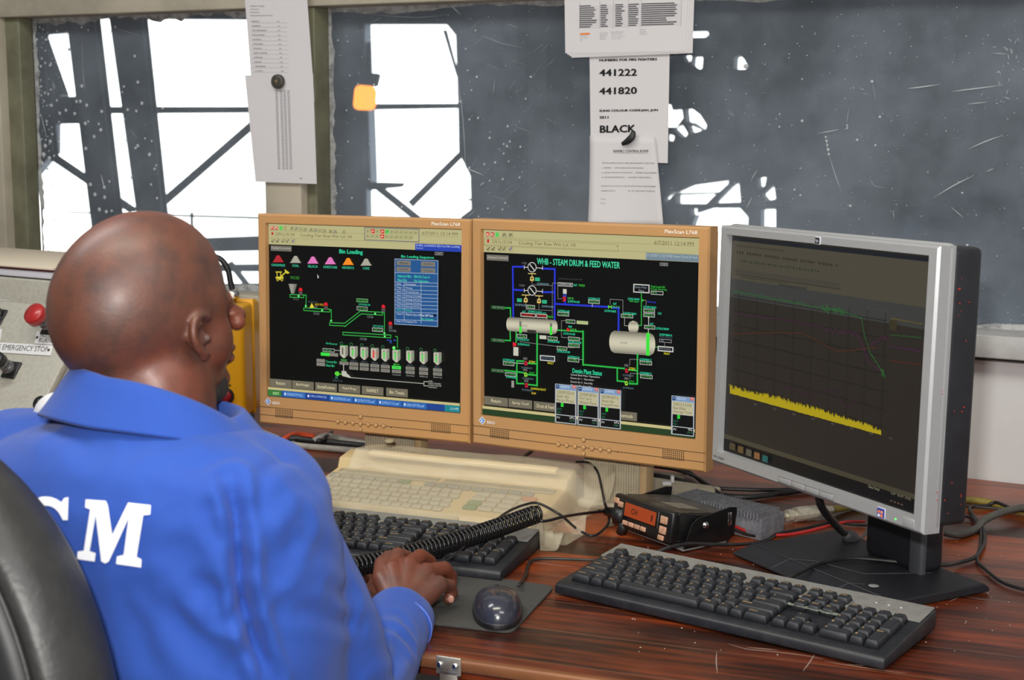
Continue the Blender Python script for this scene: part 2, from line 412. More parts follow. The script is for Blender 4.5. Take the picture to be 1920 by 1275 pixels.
# windows
def ragged(mb, s0, z0, s1, z1, wdt, amp, t, side):
    """an uneven bead of putty between two points of the wall frame"""
    n = 60; vs = []; fs = []
    d = Vector((s1 - s0, z1 - z0)); d.normalize(); q = Vector((-d.y, d.x)) * side
    a = 0
    for i in range(n + 1):
        k = i / n; a = a * .6 + rnd.uniform(-1, 1) * amp
        w_ = max(.001, wdt + a); s = s0 + (s1 - s0) * k; z = z0 + (z1 - z0) * k
        vs += [wp(s, t, z), wp(s + q.x * w_, t + .004, z + q.y * w_)]
        if i: fs.append((2 * i - 2, 2 * i - 1, 2 * i + 1, 2 * i))
    mb.add(vs, fs, None, True)
GT = .045
def window(n, s0, s1, gm, zb):
    root = bpy.data.objects.new('window_%d' % n, None); COL.objects.link(root); root.location = wp((s0 + s1) / 2, GT, zb); struct(root)
    mb = MB(); wall_box(mb, s0, s1, GT - .002, GT + .002, zb, .852)
    mb.build('pane', root, gm)
    mb = MB()
    ragged(mb, s0 + .001, zb, s0 + .001, .852, .008, .004, GT - .006, -1)
    ragged(mb, s0, .852, s1, .852, .010, .006, GT - .006, -1)
    ragged(mb, s0, zb, s1, zb, .008, .004, GT - .006, 1)
    mb.build('putty_bead', root, M_PUTTY)
    return root
W1 = window(1, -2.2, -1.471, M_GLASS1, .235)
W2 = window(2, -1.352, OPR, M_GLASS2, .262)
def blob(mb, s, z, r, t, m=None):
    c = wp(s, t, z); n = 9; vs = [c - WN * r * .5]
    for k in range(2):
        q = (.75, 1)[k]
        for i in range(n):
            a = 2 * math.pi * i / n; vs.append(c + WU * math.cos(a) * r * q + Vector((0, 0, 1)) * math.sin(a) * r * q - WN * (r * .3 if k == 0 else 0))
    fs = [(0, 1 + i, 1 + (i + 1) % n) for i in range(n)] + [(1 + i, 1 + n + i, 1 + n + (i + 1) % n, 1 + (i + 1) % n) for i in range(n)]
    mb.add(vs, fs, m, True)
mb = MB()
k1 = 3.035
for x, y, r in [(397, 282, 11), (771, 320, 9), (789, 468, 10), (470, 490, 12), (297, 600, 11), (380, 628, 11), (430, 647, 11), (345, 645, 11), (498, 600, 11), (583, 635, 11), (440, 578, 10), (462, 577, 11), (812, 588, 11), (731, 625, 10), (780, 632, 9), (712, 680, 7), (490, 703, 12), (507, 692, 8), (578, 740, 12), (567, 706, 8), (540, 778, 11), (493, 846, 12), (788, 830, 11), (776, 843, 9), (855, 880, 12), (868, 803, 7), (830, 788, 7), (724, 797, 8), (884, 962, 9), (893, 942, 7), (752, 1010, 8), (864, 1050, 8), (519, 1050, 13), (545, 1107, 13), (600, 1123, 12), (898, 1128, 9), (628, 1033, 9), (570, 1192, 13), (610, 1205, 12), (640, 1200, 9), (598, 1066, 12), (237, 378, 10), (288, 373, 9), (262, 830, 14), (290, 805, 13), (270, 690, 9), (253, 880, 16), (285, 900, 14), (660, 153, 7), (470, 155, 7), (507, 172, 6), (710, 493, 7), (700, 525, 6), (485, 122, 5), (930, 615, 9), (245, 930, 14)]:
    s, z = onwall(x / k1, y / k1, GT); blob(mb, s, z, r / k1 * .00115, GT - .003)
for i in range(330):
    x = 150 + abs(rnd.gauss(0, 75)); y = rnd.uniform(150, 1700); s, z = onwall(x / k1 + y / 1300 * 14, y / k1, GT)
    if -2.19 < s < -1.5 and .27 < z < .845: blob(mb, s, z, rnd.uniform(.0008, .0032), GT - .003)
o = mb.build('water_spots', W1, M_SPOT); o['kind'] = 'stuff'
mb = MB(); k2 = 3.036
for x, y in [(206, 64), (115, 85), (167, 230), (222, 237), (107, 248), (137, 340), (235, 430), (281, 478), (372, 482), (215, 628), (110, 702), (224, 806), (144, 940), (180, 1048), (192, 1070), (247, 1127), (160, 1100), (343, 1020), (530, 1178), (865, 578), (905, 401), (957, 438), (894, 278), (949, 174), (927, 513), (915, 680), (964, 672), (1132, 719), (1110, 820), (1128, 832), (1110, 874), (1138, 918), (1061, 925), (1000, 935), (1205, 836), (1145, 806), (1030, 785), (1030, 1028), (1105, 1020), (1200, 1010), (1264, 438), (1235, 563), (1020, 1187), (1118, 1155), (1103, 1192), (1232, 1170), (1233, 1197), (967, 1232), (915, 955)]:
    s, z = onwall(580 + x / k2, y / k2, GT); blob(mb, s, z, rnd.uniform(4.5, 7) / k2 * .0011, GT - .003)
k4 = 2.656
for x, y, r in [(626, 406, 7), (665, 582, 6), (278, 602, 7), (165, 632, 5), (278, 394, 4), (93, 221, 4), (1100, 1220, 6), (270, 972, 5), (240, 945, 5), (1075, 960, 5), (518, 1025, 6), (460, 230, 3), (1048, 37, 3), (303, 276, 3), (396, 682, 5), (400, 702, 6), (404, 722, 5), (408, 745, 7), (411, 768, 6), (502, 625, 5), (503, 638, 5), (552, 697, 6), (643, 723, 5), (166, 568, 4), (-3, 330, 12)]:
    s, z = onwall(1400 + x / k4, y / k4, GT); blob(mb, s, z, r / k4 * .001, GT - .003)
for i in range(520):
    s = rnd.uniform(-1.33, .1); z = rnd.uniform(.27, .845); blob(mb, s, z, rnd.uniform(.0004, .0011), GT - .003)
o = mb.build('water_spots', W2, M_SPOT); o['kind'] = 'stuff'
mb = MB()
def scratch(mb, ox, k, pts, r):
    P = [wp(*((lambda q: (q[0], GT - .003, q[1]))(onwall(ox + x / k, y / k, GT)))) for x, y in pts]
    n = len(spline(P, 5)); mb.tube(spline(P, 5), [r * max(.15, math.sin(math.pi * i / (n - 1))) for i in range(n)], None, 4)
for pts, r in [([(800, 442), (870, 434), (965, 420)], .0013), ([(1015, 457), (1130, 443), (1282, 424)], .0012), ([(1095, 520), (1200, 508)], .0008), ([(1105, 742), (1190, 705), (1278, 673)], .0011),
               ([(930, 985), (1040, 920), (1135, 872)], .0011), ([(1195, 855), (1232, 838)], .0008), ([(355, 665), (465, 645)], .0008), ([(412, 770), (440, 860), (475, 958)], .0006), ([(395, 675), (411, 775)], .0006),
               ([(1020, 1030), (1085, 1088)], .0007), ([(1225, 265), (1300, 270)], .0007), ([(732, 1045), (735, 1090)], .0005), ([(20, 905), (55, 845)], .0008), ([(0, 1040), (30, 980)], .0008),
               ([(610, 880), (640, 925), (700, 935)], .0003), ([(630, 420), (645, 500)], .0003), ([(510, 540), (500, 620)], .0004)]:
    scratch(mb, 1400, k4, pts, r)
for i in range(26):
    x = 1300 + rnd.gauss(20, 40); y = rnd.uniform(190, 520); a = rnd.uniform(0, 6.3); l = rnd.uniform(8, 34)
    scratch(mb, 1400, k4, [(x, y), (x + l * math.cos(a), y + l * math.sin(a))], .0007)
for pts, r in [([(115, 300), (135, 420), (140, 700), (110, 930)], .0006), ([(105, 1010), (130, 1100), (165, 1210)], .0005), ([(130, 60), (115, 220)], .0006), ([(950, 190), (1090, 245), (1215, 270)], .0004),
               ([(1060, 450), (1050, 540)], .0004), ([(260, 50), (520, 60), (840, 40)], .0012), ([(800, 20), (865, 85)], .0014), ([(330, 80), (600, 100), (800, 85)], .0005), ([(850, 450), (880, 700), (895, 1000)], .0006),
               ([(880, 950), (1000, 1000)], .0011), ([(1000, 1035), (975, 1060)], .0014), ([(420, 100), (350, 130)], .0004), ([(130, 885), (190, 885)], .0003), ([(900, 1240), (945, 1200)], .0006), ([(1130, 135), (1190, 160)], .0004)]:
    scratch(mb, 580, k2, pts, r)
for i in range(30):
    x = rnd.uniform(900, 1350); y = rnd.uniform(150, 1200); l = rnd.uniform(20, 110); a = rnd.choice((-.8, -.7, .35, -1))
    scratch(mb, 580, k2, [(x, y), (x + l * math.cos(a), y + l * math.sin(a))], .00018)
o = mb.build('scratches', W2, M_SPOT); o['kind'] = 'stuff'
mb = MB()
for pts, r in [([(640, 150), (632, 215)], .0005), ([(475, 370), (490, 530)], .0005), ([(470, 230), (480, 400)], .0003), ([(580, 990), (600, 1080)], .0012), ([(745, 740), (790, 790)], .0003), ([(235, 640), (270, 780)], .0009), ([(190, 270), (215, 380)], .0007), ([(650, 160), (800, 200)], .0003)]:
    scratch(mb, 0, k1, pts, r)
o = mb.build('scratches', W1, M_SPOT); o['kind'] = 'stuff'

# ceiling lamps (unseen troffers added to light the room)
lamp_on = pmat('lamp_diffuser', (240, 240, 240), .5, emit=(250, 250, 250), es=3.0)
lamp0 = None
for i, (lx, ly) in enumerate(LAMPS):
    lab = ['white fluorescent ceiling lamp nearest above the seated operator', 'white fluorescent ceiling lamp towards the grey control console', 'white fluorescent ceiling lamp over the camera side of the room, right', 'white fluorescent ceiling lamp at the back of the room'][i]
    t = thing('ceiling_lamp', lab, 'lamp', (lx, ly, 2.62), 'fluorescent lamps on the ceiling')
    mb = MB(); mb.box((lx, ly, 2.598), (1.3, .3, .044), None, .006); mb.build('lamp_housing', t, M_SILL)
    mb = MB(); mb.box((lx, ly, 2.573), (1.22, .23, .012), None, .003); mb.build('diffuser', t, lamp_on)

# ================================================================== outside: the dark plant shed beyond the glass
FT = 9.0
def hole(crop, pts):
    ox, k = crop; return [onwall(ox + x / k, y / k, FT) for x, y in pts]
HOLES = [hole((0, k1), [(225, 198), (370, 188), (500, 105), (1480, 112), (1600, 112), (1650, 1780), (120, 1780), (190, 1000), (300, 870), (300, 700), (345, 540), (285, 470)]),
         hole((580, k2), [(312, 138), (780, 138), (832, 200), (845, 590), (850, 870), (915, 1000), (920, 1190), (860, 1235), (870, 1400), (320, 1400), (316, 1090), (350, 1030), (336, 630), (322, 420)])]
R_ = (1040, 2.898)
for q in [[(640, 172), (825, 168), (838, 185), (820, 202), (640, 206)], [(690, 302), (745, 300), (740, 330), (715, 345)], [(745, 310), (805, 308), (800, 370), (770, 388), (740, 355)], [(622, 318), (645, 335), (632, 348), (612, 340)],
          [(975, 315), (1005, 298), (1030, 325), (1048, 360), (1035, 376), (972, 376)],
          [(560, 570), (630, 568), (640, 600), (690, 594), (697, 640), (660, 690), (612, 690), (560, 690)], [(704, 594), (750, 595), (790, 625), (825, 680), (818, 705), (790, 700), (745, 668), (712, 662)], [(640, 700), (690, 672), (722, 725), (712, 745), (690, 748)], [(715, 670), (800, 708), (760, 720), (740, 735)], [(600, 722), (650, 740), (645, 765), (600, 765)],
          [(945, 598), (975, 625), (970, 638), (940, 615)],
          [(650, 1050), (740, 1010), (945, 983), (940, 1000), (890, 1045), (680, 1050)], [(660, 1062), (875, 1055), (820, 1110), (660, 1115)], [(865, 1105), (960, 1010), (1000, 990), (1010, 1100)], [(1100, 970), (1150, 962), (1140, 1010), (1105, 1025)],
          [(1125, 1060), (1190, 1000), (1200, 1080), (1150, 1092)], [(735, 1135), (775, 1135), (770, 1168), (740, 1172)], [(745, 1225), (770, 1160), (860, 1130), (1000, 1125), (1050, 1180), (1040, 1500), (960, 1900), (860, 1900), (745, 1300)],
          [(1120, 1140), (1200, 1138), (1200, 1340), (1120, 1340)], [(590, 1080), (640, 1040), (655, 1045), (600, 1110)]]:
    HOLES.append(hole(R_, q))
def inside(P, x, y):
    c = False
    for (x0, y0), (x1, y1) in zip(P, P[1:] + P[:1]):
        if (y0 > y) != (y1 > y) and x < (x1 - x0) * (y - y0) / (y1 - y0) + x0: c = not c
    return c
def holed(outer, holes):
    """triangles of a flat outline with holes cut out of it"""
    V = []; E = []
    for P in [outer] + holes:
        o_ = len(V); V += [Vector(p) for p in P]; E += [(o_ + i, o_ + (i + 1) % len(P)) for i in range(len(P))]
    v, e, f = geometry.delaunay_2d_cdt(V, E, [], 0, 1e-6)[:3]
    out = []
    for t_ in f:
        c = sum((v[i] for i in t_), Vector((0, 0))) / len(t_)
        if inside(outer, c.x, c.y) and not any(inside(h, c.x, c.y) for h in holes): out.append(list(t_))
    return v, out
v2, f2 = holed([(-22, -6.5), (9.2, -6.5), (9.2, 9), (-22, 9)], HOLES)
b_ = bmesh.new(); vv = [b_.verts.new(WO + WU * p.x + WN * FT + Vector((0, 0, p.y + DZ))) for p in v2]
for f in f2: b_.faces.new([vv[i] for i in f])
r_ = bmesh.ops.extrude_face_region(b_, geom=list(b_.faces)); bmesh.ops.translate(b_, vec=WN * .12, verts=[q for q in r_['geom'] if isinstance(q, bmesh.types.BMVert)])
bmesh.ops.recalc_face_normals(b_, faces=list(b_.faces))
me = bpy.data.meshes.new('shed_end_wall'); b_.to_mesh(me); b_.free()
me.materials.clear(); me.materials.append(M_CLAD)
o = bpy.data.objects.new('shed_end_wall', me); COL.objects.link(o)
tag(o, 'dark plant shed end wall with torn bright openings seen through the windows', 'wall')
def shed_box(name, label, a):  # unseen shell, added so sky light enters only through the openings
    mb = MB(); wall_box(mb, *a); tag(mb.build(name, mat=M_CLAD), label, name.split('_')[-1])
shed_box('shed_roof', 'dark roof of the plant shed outside the windows', (-22, 9, -6.5, FT, 8.9, 9.1))
shed_box('shed_floor', 'dark ground floor of the plant shed outside the windows', (-22, 9, -6.5, FT, -6.6, -6.45))
shed_box('shed_side_wall', 'dark side wall of the plant shed beyond the left window', (-22.1, -22, -6.5, FT, -6.5, 9))
shed_box('shed_side_wall', 'dark side wall of the plant shed far to the right', (9, 9.1, -6.5, FT, -6.5, 9))
shed_box('shed_back_wall', 'dark wall of the plant shed behind the control room', (-22, 9, -6.6, -6.5, -6.5, 9))

def member(name, label, cat, crop, a, b, c, d, t, depth=.22, m=M_STEEL, group=None):
    """rolled steel member between the edge a-b at one end and c-d at the other, standing at distance t beyond the glass"""
    ox, k = crop; Y = t + 2.2
    P = [at(ox + x / k, y / k, Y) for x, y in (a, b, c, d)]
    depth = min(depth, .16)
    mb = MB()
    def quad(P, t0, t1):
        vs = [p + Vector((0, t0 - t, 0)) for p in P] + [p + Vector((0, t1 - t, 0)) for p in P]
        mb.add(vs, [(0, 1, 3, 2), (4, 6, 7, 5), (0, 4, 5, 1), (2, 3, 7, 6), (0, 2, 6, 4), (1, 5, 7, 3)])
    quad(P, t, t + depth * .12); quad(P, t + depth * .88, t + depth)
    A, B, C, D = P; q = .42
    quad([A.lerp(B, q), B.lerp(A, q), C.lerp(D, q), D.lerp(C, q)], t + depth * .12, t + depth * .88)
    return tag(mb.build(name, mat=m), label, cat, group)
C1 = (0, k1); C2 = (580, k2)
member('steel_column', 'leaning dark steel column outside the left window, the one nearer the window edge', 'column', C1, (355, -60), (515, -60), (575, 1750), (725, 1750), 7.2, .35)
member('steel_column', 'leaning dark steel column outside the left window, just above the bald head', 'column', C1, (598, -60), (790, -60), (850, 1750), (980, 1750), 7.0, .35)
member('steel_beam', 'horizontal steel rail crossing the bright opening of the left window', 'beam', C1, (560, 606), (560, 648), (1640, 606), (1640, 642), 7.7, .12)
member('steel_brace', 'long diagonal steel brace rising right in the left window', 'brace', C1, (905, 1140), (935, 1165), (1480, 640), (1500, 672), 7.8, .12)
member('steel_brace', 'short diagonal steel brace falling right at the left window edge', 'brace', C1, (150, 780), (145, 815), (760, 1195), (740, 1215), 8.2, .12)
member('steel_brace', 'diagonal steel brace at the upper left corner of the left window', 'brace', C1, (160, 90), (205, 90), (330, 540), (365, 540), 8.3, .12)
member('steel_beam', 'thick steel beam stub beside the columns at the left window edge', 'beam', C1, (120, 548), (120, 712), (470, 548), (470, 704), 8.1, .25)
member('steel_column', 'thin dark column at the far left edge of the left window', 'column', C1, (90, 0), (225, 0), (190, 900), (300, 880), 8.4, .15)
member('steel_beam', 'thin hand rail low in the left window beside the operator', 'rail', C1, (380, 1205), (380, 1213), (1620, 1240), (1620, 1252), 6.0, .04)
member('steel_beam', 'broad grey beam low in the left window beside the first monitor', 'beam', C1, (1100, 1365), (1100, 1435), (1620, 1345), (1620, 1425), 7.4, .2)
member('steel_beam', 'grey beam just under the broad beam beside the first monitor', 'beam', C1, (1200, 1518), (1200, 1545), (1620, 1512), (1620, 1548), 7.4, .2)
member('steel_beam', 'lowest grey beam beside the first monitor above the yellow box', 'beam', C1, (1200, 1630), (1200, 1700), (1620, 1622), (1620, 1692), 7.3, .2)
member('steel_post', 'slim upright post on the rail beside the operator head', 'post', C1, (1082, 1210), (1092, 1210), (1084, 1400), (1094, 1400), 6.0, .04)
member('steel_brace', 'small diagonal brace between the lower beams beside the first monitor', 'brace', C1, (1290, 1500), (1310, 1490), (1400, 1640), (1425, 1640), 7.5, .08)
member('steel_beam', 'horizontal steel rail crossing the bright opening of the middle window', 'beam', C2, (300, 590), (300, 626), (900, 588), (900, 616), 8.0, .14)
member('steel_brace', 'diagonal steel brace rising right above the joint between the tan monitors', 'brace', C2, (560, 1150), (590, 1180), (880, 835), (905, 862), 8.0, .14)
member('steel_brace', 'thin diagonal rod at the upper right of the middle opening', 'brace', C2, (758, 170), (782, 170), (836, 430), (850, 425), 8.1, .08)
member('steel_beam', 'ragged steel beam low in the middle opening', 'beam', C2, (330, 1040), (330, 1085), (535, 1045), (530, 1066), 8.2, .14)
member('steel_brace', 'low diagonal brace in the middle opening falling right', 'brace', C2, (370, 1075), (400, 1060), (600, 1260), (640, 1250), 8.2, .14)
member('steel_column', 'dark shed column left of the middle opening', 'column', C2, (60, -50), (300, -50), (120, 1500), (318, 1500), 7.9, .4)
member('steel_column', 'pale grey column right of the middle window opening', 'column', C2, (1250, -60), (1345, -60), (1252, 1500), (1362, 1500), 5.6, .3, M_LITSTEEL)
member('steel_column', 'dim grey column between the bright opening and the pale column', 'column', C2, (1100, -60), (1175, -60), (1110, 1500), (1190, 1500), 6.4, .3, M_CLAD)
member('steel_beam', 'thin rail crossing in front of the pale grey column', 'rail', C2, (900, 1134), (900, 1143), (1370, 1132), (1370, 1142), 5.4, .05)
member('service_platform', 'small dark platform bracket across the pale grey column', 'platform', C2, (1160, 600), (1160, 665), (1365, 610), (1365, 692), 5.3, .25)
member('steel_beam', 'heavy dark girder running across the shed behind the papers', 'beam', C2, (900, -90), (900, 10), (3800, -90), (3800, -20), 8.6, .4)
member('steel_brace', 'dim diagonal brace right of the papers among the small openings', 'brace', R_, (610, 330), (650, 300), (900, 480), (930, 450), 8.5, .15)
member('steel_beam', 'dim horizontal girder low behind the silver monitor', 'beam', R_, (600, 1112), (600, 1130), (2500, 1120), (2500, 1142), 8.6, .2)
# orange flood lamp
lampP = at(580 + 308 / k2, 545 / k2, 8.6)
t = thing('flood_lamp', 'glowing orange flood lamp hanging outside the middle window', 'lamp', lampP)
Ml = frame(lampP, 0)
mb = MB(Ml); pw = 8.6 / F_PX / k2
mb.prism([(-62 * pw, -78 * pw), (62 * pw, -82 * pw), (70 * pw, 52 * pw), (-48 * pw, 62 * pw)], -.1, .02, bevel=.03, smooth=True)
mb.build('glowing_face', t, pmat('orange_lamp', (255, 150, 60), .5, emit=(255, 140, 40), es=3.2))
mb = MB(Ml); mb.prism([(-48 * pw, 62 * pw), (70 * pw, 52 * pw), (88 * pw, 125 * pw), (-20 * pw, 125 * pw)], -.16, .03, bevel=.01); mb.box((20 * pw, 210 * pw, -.1), (.03, 180 * pw, .03))
mb.build('lamp_hood', t, M_STEEL)

# ================================================================== desk
DA = math.radians(-19.5)
D0 = Vector((-0.083, 1.648, 0)); DU = Vector((math.cos(DA), math.sin(DA), 0)); DN = Vector((-DU.y, DU.x, 0))
M_WOOD = wood_mat('worn_red_veneer', (44, 20, 12), (104, 44, 21), (170, 78, 32), .19, DA)
M_WOODF = wood_mat('red_drawer_veneer', (70, 26, 12), (112, 42, 18), (150, 66, 30), .2, DA, seams=False)
M_EDGE = wood_mat('worn_edge_strip', (92, 56, 32), (120, 74, 42), (150, 100, 60), .3, DA, seams=False)
A = D0 + DU * -1.9; B = D0 + DU * 1.35
def to_wall(P):
    return WO + WU * ((P - WO).dot(WU)) - WN * .002
top = [A, B, WO + WU * .75 - WN * .003, WO + WU * -2.6 - WN * .003]
desk = thing('wooden_desk', 'worn dark red wooden desk under the monitors and keyboards', 'desk', (0.2, 1.9, 0))
mb = MB(); mb.prism([(p.x, p.y) for p in top], DZ - .028, DZ, bevel=.002); mb.build('desk_top', desk, M_WOOD)
mb = MB(Matrix.Translation(D0 + Vector((0, 0, DZ))) @ Matrix.Rotation(DA, 4, 'Z'))
mb.box((-.275, -.006, -.007), (3.25, .014, .015), None, .003); mb.build('edge_strip', desk, M_EDGE)
Md = Matrix.Translation(D0 + Vector((0, 0, DZ))) @ Matrix.Rotation(DA, 4, 'Z')
for i, (x0, x1) in enumerate(((.022, .62), (.63, 1.3))):
    mb = MB(Md); mb.box(((x0 + x1) / 2, .006, -.105), (x1 - x0, .02, .152), None, .003)
    dr = mb.build('drawer', desk, M_WOODF)
    mb = MB(Md); mb.box(((x0 + x1) / 2, -.006, -.11), (.12, .014, .012), None, .004); mb.build('handle', dr, M_BLACK)
mb = MB(Md); mb.box((.66, .34, -.39), (1.26, .62, .715), None, .004); mb.build('drawer_cabinet', desk, M_WOODF)
mb = MB(Md); mb.box((-1.72, .4, -.39), (.04, .7, .715), None, .004); mb.build('end_panel', desk, M_WOODF)
M_ZINC = pmat('zinc_plate', (190, 186, 176), .38, .75, noise=(40, .7, (120, 100, 84)))
M_CHROME = pmat('bright_steel', (205, 205, 205), .18, 1.0)
mb = MB()
for P in ([(1528, 1226), (1518, 1242), (1506, 1258)], [(1365, 1207), (1400, 1217), (1440, 1221), (1500, 1228), (1545, 1236)], [(1545, 1240), (1620, 1252), (1700, 1263)], [(975, 1051), (1030, 1058), (1085, 1064)], [(1816, 1121), (1860, 1126), (1925, 1134)], [(1344, 1222), (1343, 1240), (1345, 1262)], [(1400, 1214), (1460, 1219)], [(1590, 1246), (1660, 1250)], [(1780, 1128), (1800, 1119)]):
    Q = spline([onz(*p) for p in P], 6); mb.tube([q + Vector((0, 0, .0002)) for q in Q], [.0007 * (.3 + .7 * math.sin(math.pi * i / (len(Q) - 1))) for i in range(len(Q))], None, 6, flat=.2)
o = mb.build('pale_scratches', desk, pmat('pale_scratch', (150, 132, 120), .8)); o['kind'] = 'stuff'
mb = MB()
for i in range(160):
    q = onz(rnd.uniform(1150, 1900), rnd.uniform(900, 1230)); r_q = rnd.uniform(.0003, .0009); mb.box((q.x, q.y, DZ + .0002), (r_q * 2, r_q * 1.6, .0004), None)
o = mb.build('dust_grains', desk, pmat('dust_grain', (190, 184, 176), .9)); o['kind'] = 'stuff'
t = thing('corner_bracket', 'zinc bracket with two screws on the desk front edge', 'bracket', onz(845, 1240), None)
mb = MB(Md)
bx = (onz(838, 1236) - Md.translation).dot(DU)
mb.box((bx + .004, -.016, -.006), (.031, .003, .022), None, .001); mb.box((bx + .004, -.016, -.045), (.022, .003, .065), None, .001)
mb.build('plate', t, M_ZINC)
for dx in (-.006, .013):
    mb = MB(Md @ Matrix.Translation((bx + dx, -.0175, -.005)) @ Matrix.Rotation(math.pi / 2, 4, 'X')); mb.lathe([(.0042, 0), (.0038, .0015), (.002, .0028), (.0004, .003)], None, 14)
    mb.build('screw', t, M_CHROME)
mb = MB(Md @ Matrix.Translation((bx + .002, -.0175, -.032)) @ Matrix.Rotation(math.pi / 2, 4, 'X')); mb.lathe([(.0035, 0), (.003, .001), (.0004, .0012)], None, 14); mb.build('screw', t, pmat('copper_screw', (196, 140, 110), .4, .6))

# ================================================================== the two tan monitors
M_TAN = pmat('aged_tan_plastic', (180, 138, 92), .45, noise=(5, .8, (188, 140, 84)), bump=(300, .05))
M_TANSH = pmat('beige_back_plastic', (196, 168, 126), .5)
M_GREY = pmat('grey_seam', (120, 116, 108), .5)
M_BEIGE = pmat('dusty_beige_plastic', (196, 186, 160), .55, noise=(12, .7, (150, 138, 116)))
M_HOLE = pmat('dark_hole', (60, 42, 22), .8)
def ring(mb, x0, x1, y0, y1, ix0, ix1, iy0, iy1, z0, z1, zi, m=None):
    """front bezel: outer rectangle, inner opening, front at z1, back at z0, recess to zi"""
    b = .003
    O = [(x0, y0), (x1, y0), (x1, y1), (x0, y1)]; I = [(ix0, iy0), (ix1, iy0), (ix1, iy1), (ix0, iy1)]
    def shr(P, d): cx = (P[0][0] + P[2][0]) / 2; cy = (P[0][1] + P[2][1]) / 2; return [(x + (d if x < cx else -d), y + (d if y < cy else -d)) for x, y in P]
    L = [[(x, y, z0) for x, y in O], [(x, y, z1 - b) for x, y in O], [(x, y, z1) for x, y in shr(O, b)], [(x, y, z1) for x, y in shr(I, -b * .6)], [(x, y, zi) for x, y in I]]
    vs = sum(L, []); fs = []
    for j in range(4):
        for i in range(4): fs.append((j * 4 + i, j * 4 + (i + 1) % 4, j * 4 + 4 + (i + 1) % 4, j * 4 + 4 + i))
    mb.add(vs, fs, m)
def tan_monitor(label, M, draw, logo):
    base = (M @ Vector((0, -.29, -.06))); base.z = DZ
    root = thing('desktop_monitor', label, 'monitor', base, 'tan desktop monitors')
    mb = MB(M)
    ring(mb, -.2065, .2065, -.2005, .168, -.188, .188, -.1505, .1505, -.022, .009, .001)
    mb.box((0, -.016, -.030), (.405, .36, .018), None, .006)
    mb.build('bezel', root, M_TAN)
    mb = MB(M); mb.box((0, 0, -.055), (.33, .28, .04), None, .015); mb.box((0, 0, -.085), (.16, .16, .03), None, .01)
    for i in range(12): mb.box((0, .125 - i * .006, -.0765), (.26, .003, .004))
    mb.build('back_shell', root, M_TANSH)
    # grooves of the lower bezel
    mb = MB(M)
    for y in (-.1705, -.1845): mb.box((0, y, .0092), (.412, .0007, .0006))
    mb.build('bezel_groove', root, M_HOLE)
    mb = MB(M)
    mb.add([(-.188, -.1505, .0012), (.188, -.1505, .0012), (.188, .1505, .0012), (-.188, .1505, .0012)], [(0, 1, 2, 3)], M_SCREEN)
    draw(mb); mb.build('screen', root)
    for sx, n in ((-1, 11), (1, 11)):
        mb = MB(M)
        for i in range(n):
            for j in range(5): mb.box((sx * .154 + (i - 5) * .0034, -.1735 - j * .0031 + (.0004 if sx > 0 else 0), .0091), (.0016, .0018, .0006))
        mb.build('speaker_grille', root, M_HOLE)
    for x, y in [(-.045, -.1845), (-.030, -.1845), (-.015, -.1845), (0, -.1845), (.015, -.1845), (.030, -.1845), (.045, -.1845), (0, -.1725), (0, -.1945)]:
        mb = MB(M @ Matrix.Translation((x, y, .009))); mb.lathe([(.0034, -.001), (.0034, .0012), (.0028, .0018), (.0003, .0014)], None, 16)
        mb.build('control_button', root, pmat_button)
        mb = MB(M @ Matrix.Translation((x, y, .009))); mb.lathe([(.0040, 0), (.0040, .0003), (.0034, .0003)], None, 16, cap=False); mb.build('button_ring', root, M_HOLE)
    mb = MB(M @ Matrix.Translation((.060, -.1855, .009))); mb.lathe([(.001, 0), (.0008, .0005), (.0001, .0006)], None, 8); mb.build('power_light', root, M_HOLE)
    # maker's badge: blue diamond and white word
    mb = MB(M)
    c = Vector((-.187, -.1605, .0094)); q = .0068
    mb.add([c + Vector(v) for v in ((0, -q, 0), (q, 0, 0), (0, q, 0), (-q, 0, 0))], [(0, 1, 2, 3)], fmat((232, 232, 236)))
    q = .0052; mb.add([c + Vector(v) for v in ((0, -q, .0002), (q, 0, .0002), (0, q, .0002), (-q, 0, .0002))], [(0, 1, 2, 3)], fmat((30, 110, 200)))
    mb.add([c + Vector(v) for v in ((-.0022, -.0028, .0004), (.003, -.0016, .0004), (.003, -.0004, .0004), (-.001, -.0012, .0004), (-.001, .0004, .0004), (.002, .001, .0004), (.002, .002, .0004), (-.001, .0016, .0004), (-.001, .003, .0004), (-.0022, .003, .0004))], [tuple(range(10))], fmat((235, 238, 245)))
    text(mb, 'EIZO', -.177, -.1640, .0145, .0042, .0096, fmat((226, 224, 220)), .0002)
    mb.build('badge', root); mb = MB(M)
    text(mb, logo, .135, .1570, .052, .0052, .0096, fmat((228, 214, 196)), .0003)
    mb.build('lettering', root)
    # stand: ribbed neck on a flat foot
    ux = .022
    C = M @ Vector((ux, 0, -.05)); C.z = DZ
    yaw = math.atan2(M.col[0].y, M.col[0].x)
    Ms = zframe(C + Vector((0, 0, .0012)), yaw)
    mb = MB(Ms); h = .20; lean = -.012
    W_ = .050; n = 22; pr = []
    for i in range(n):
        x = -W_ + 2 * W_ * i / n; s_ = 2 * W_ / n; pr += [(x, .0), (x + s_ * .5, .0), (x + s_ * .5, .002), (x + s_, .002)]
    pr += [(W_, .022), (-W_, .022)]
    mb.prism(pr, .012, h); mb.build('stand_neck', root, M_BEIGE)
    mb = MB(Ms); mb.box((.056, .012, .105), (.012, .03, .19), None, .002); mb.build('neck_side', root, M_TANSH)
    mb = MB(Ms); mb.box((.03, .082, .007), (.17, .20, .014), None, .005); mb.build('stand_base', root, M_BEIGE)
    return root
M_SCREEN = pmat('black_display', (6, 7, 7), .32, emit=(7, 8, 8), es=1.0, spec=.25)
pmat_button = pmat('tan_button', (190, 146, 98), .45)
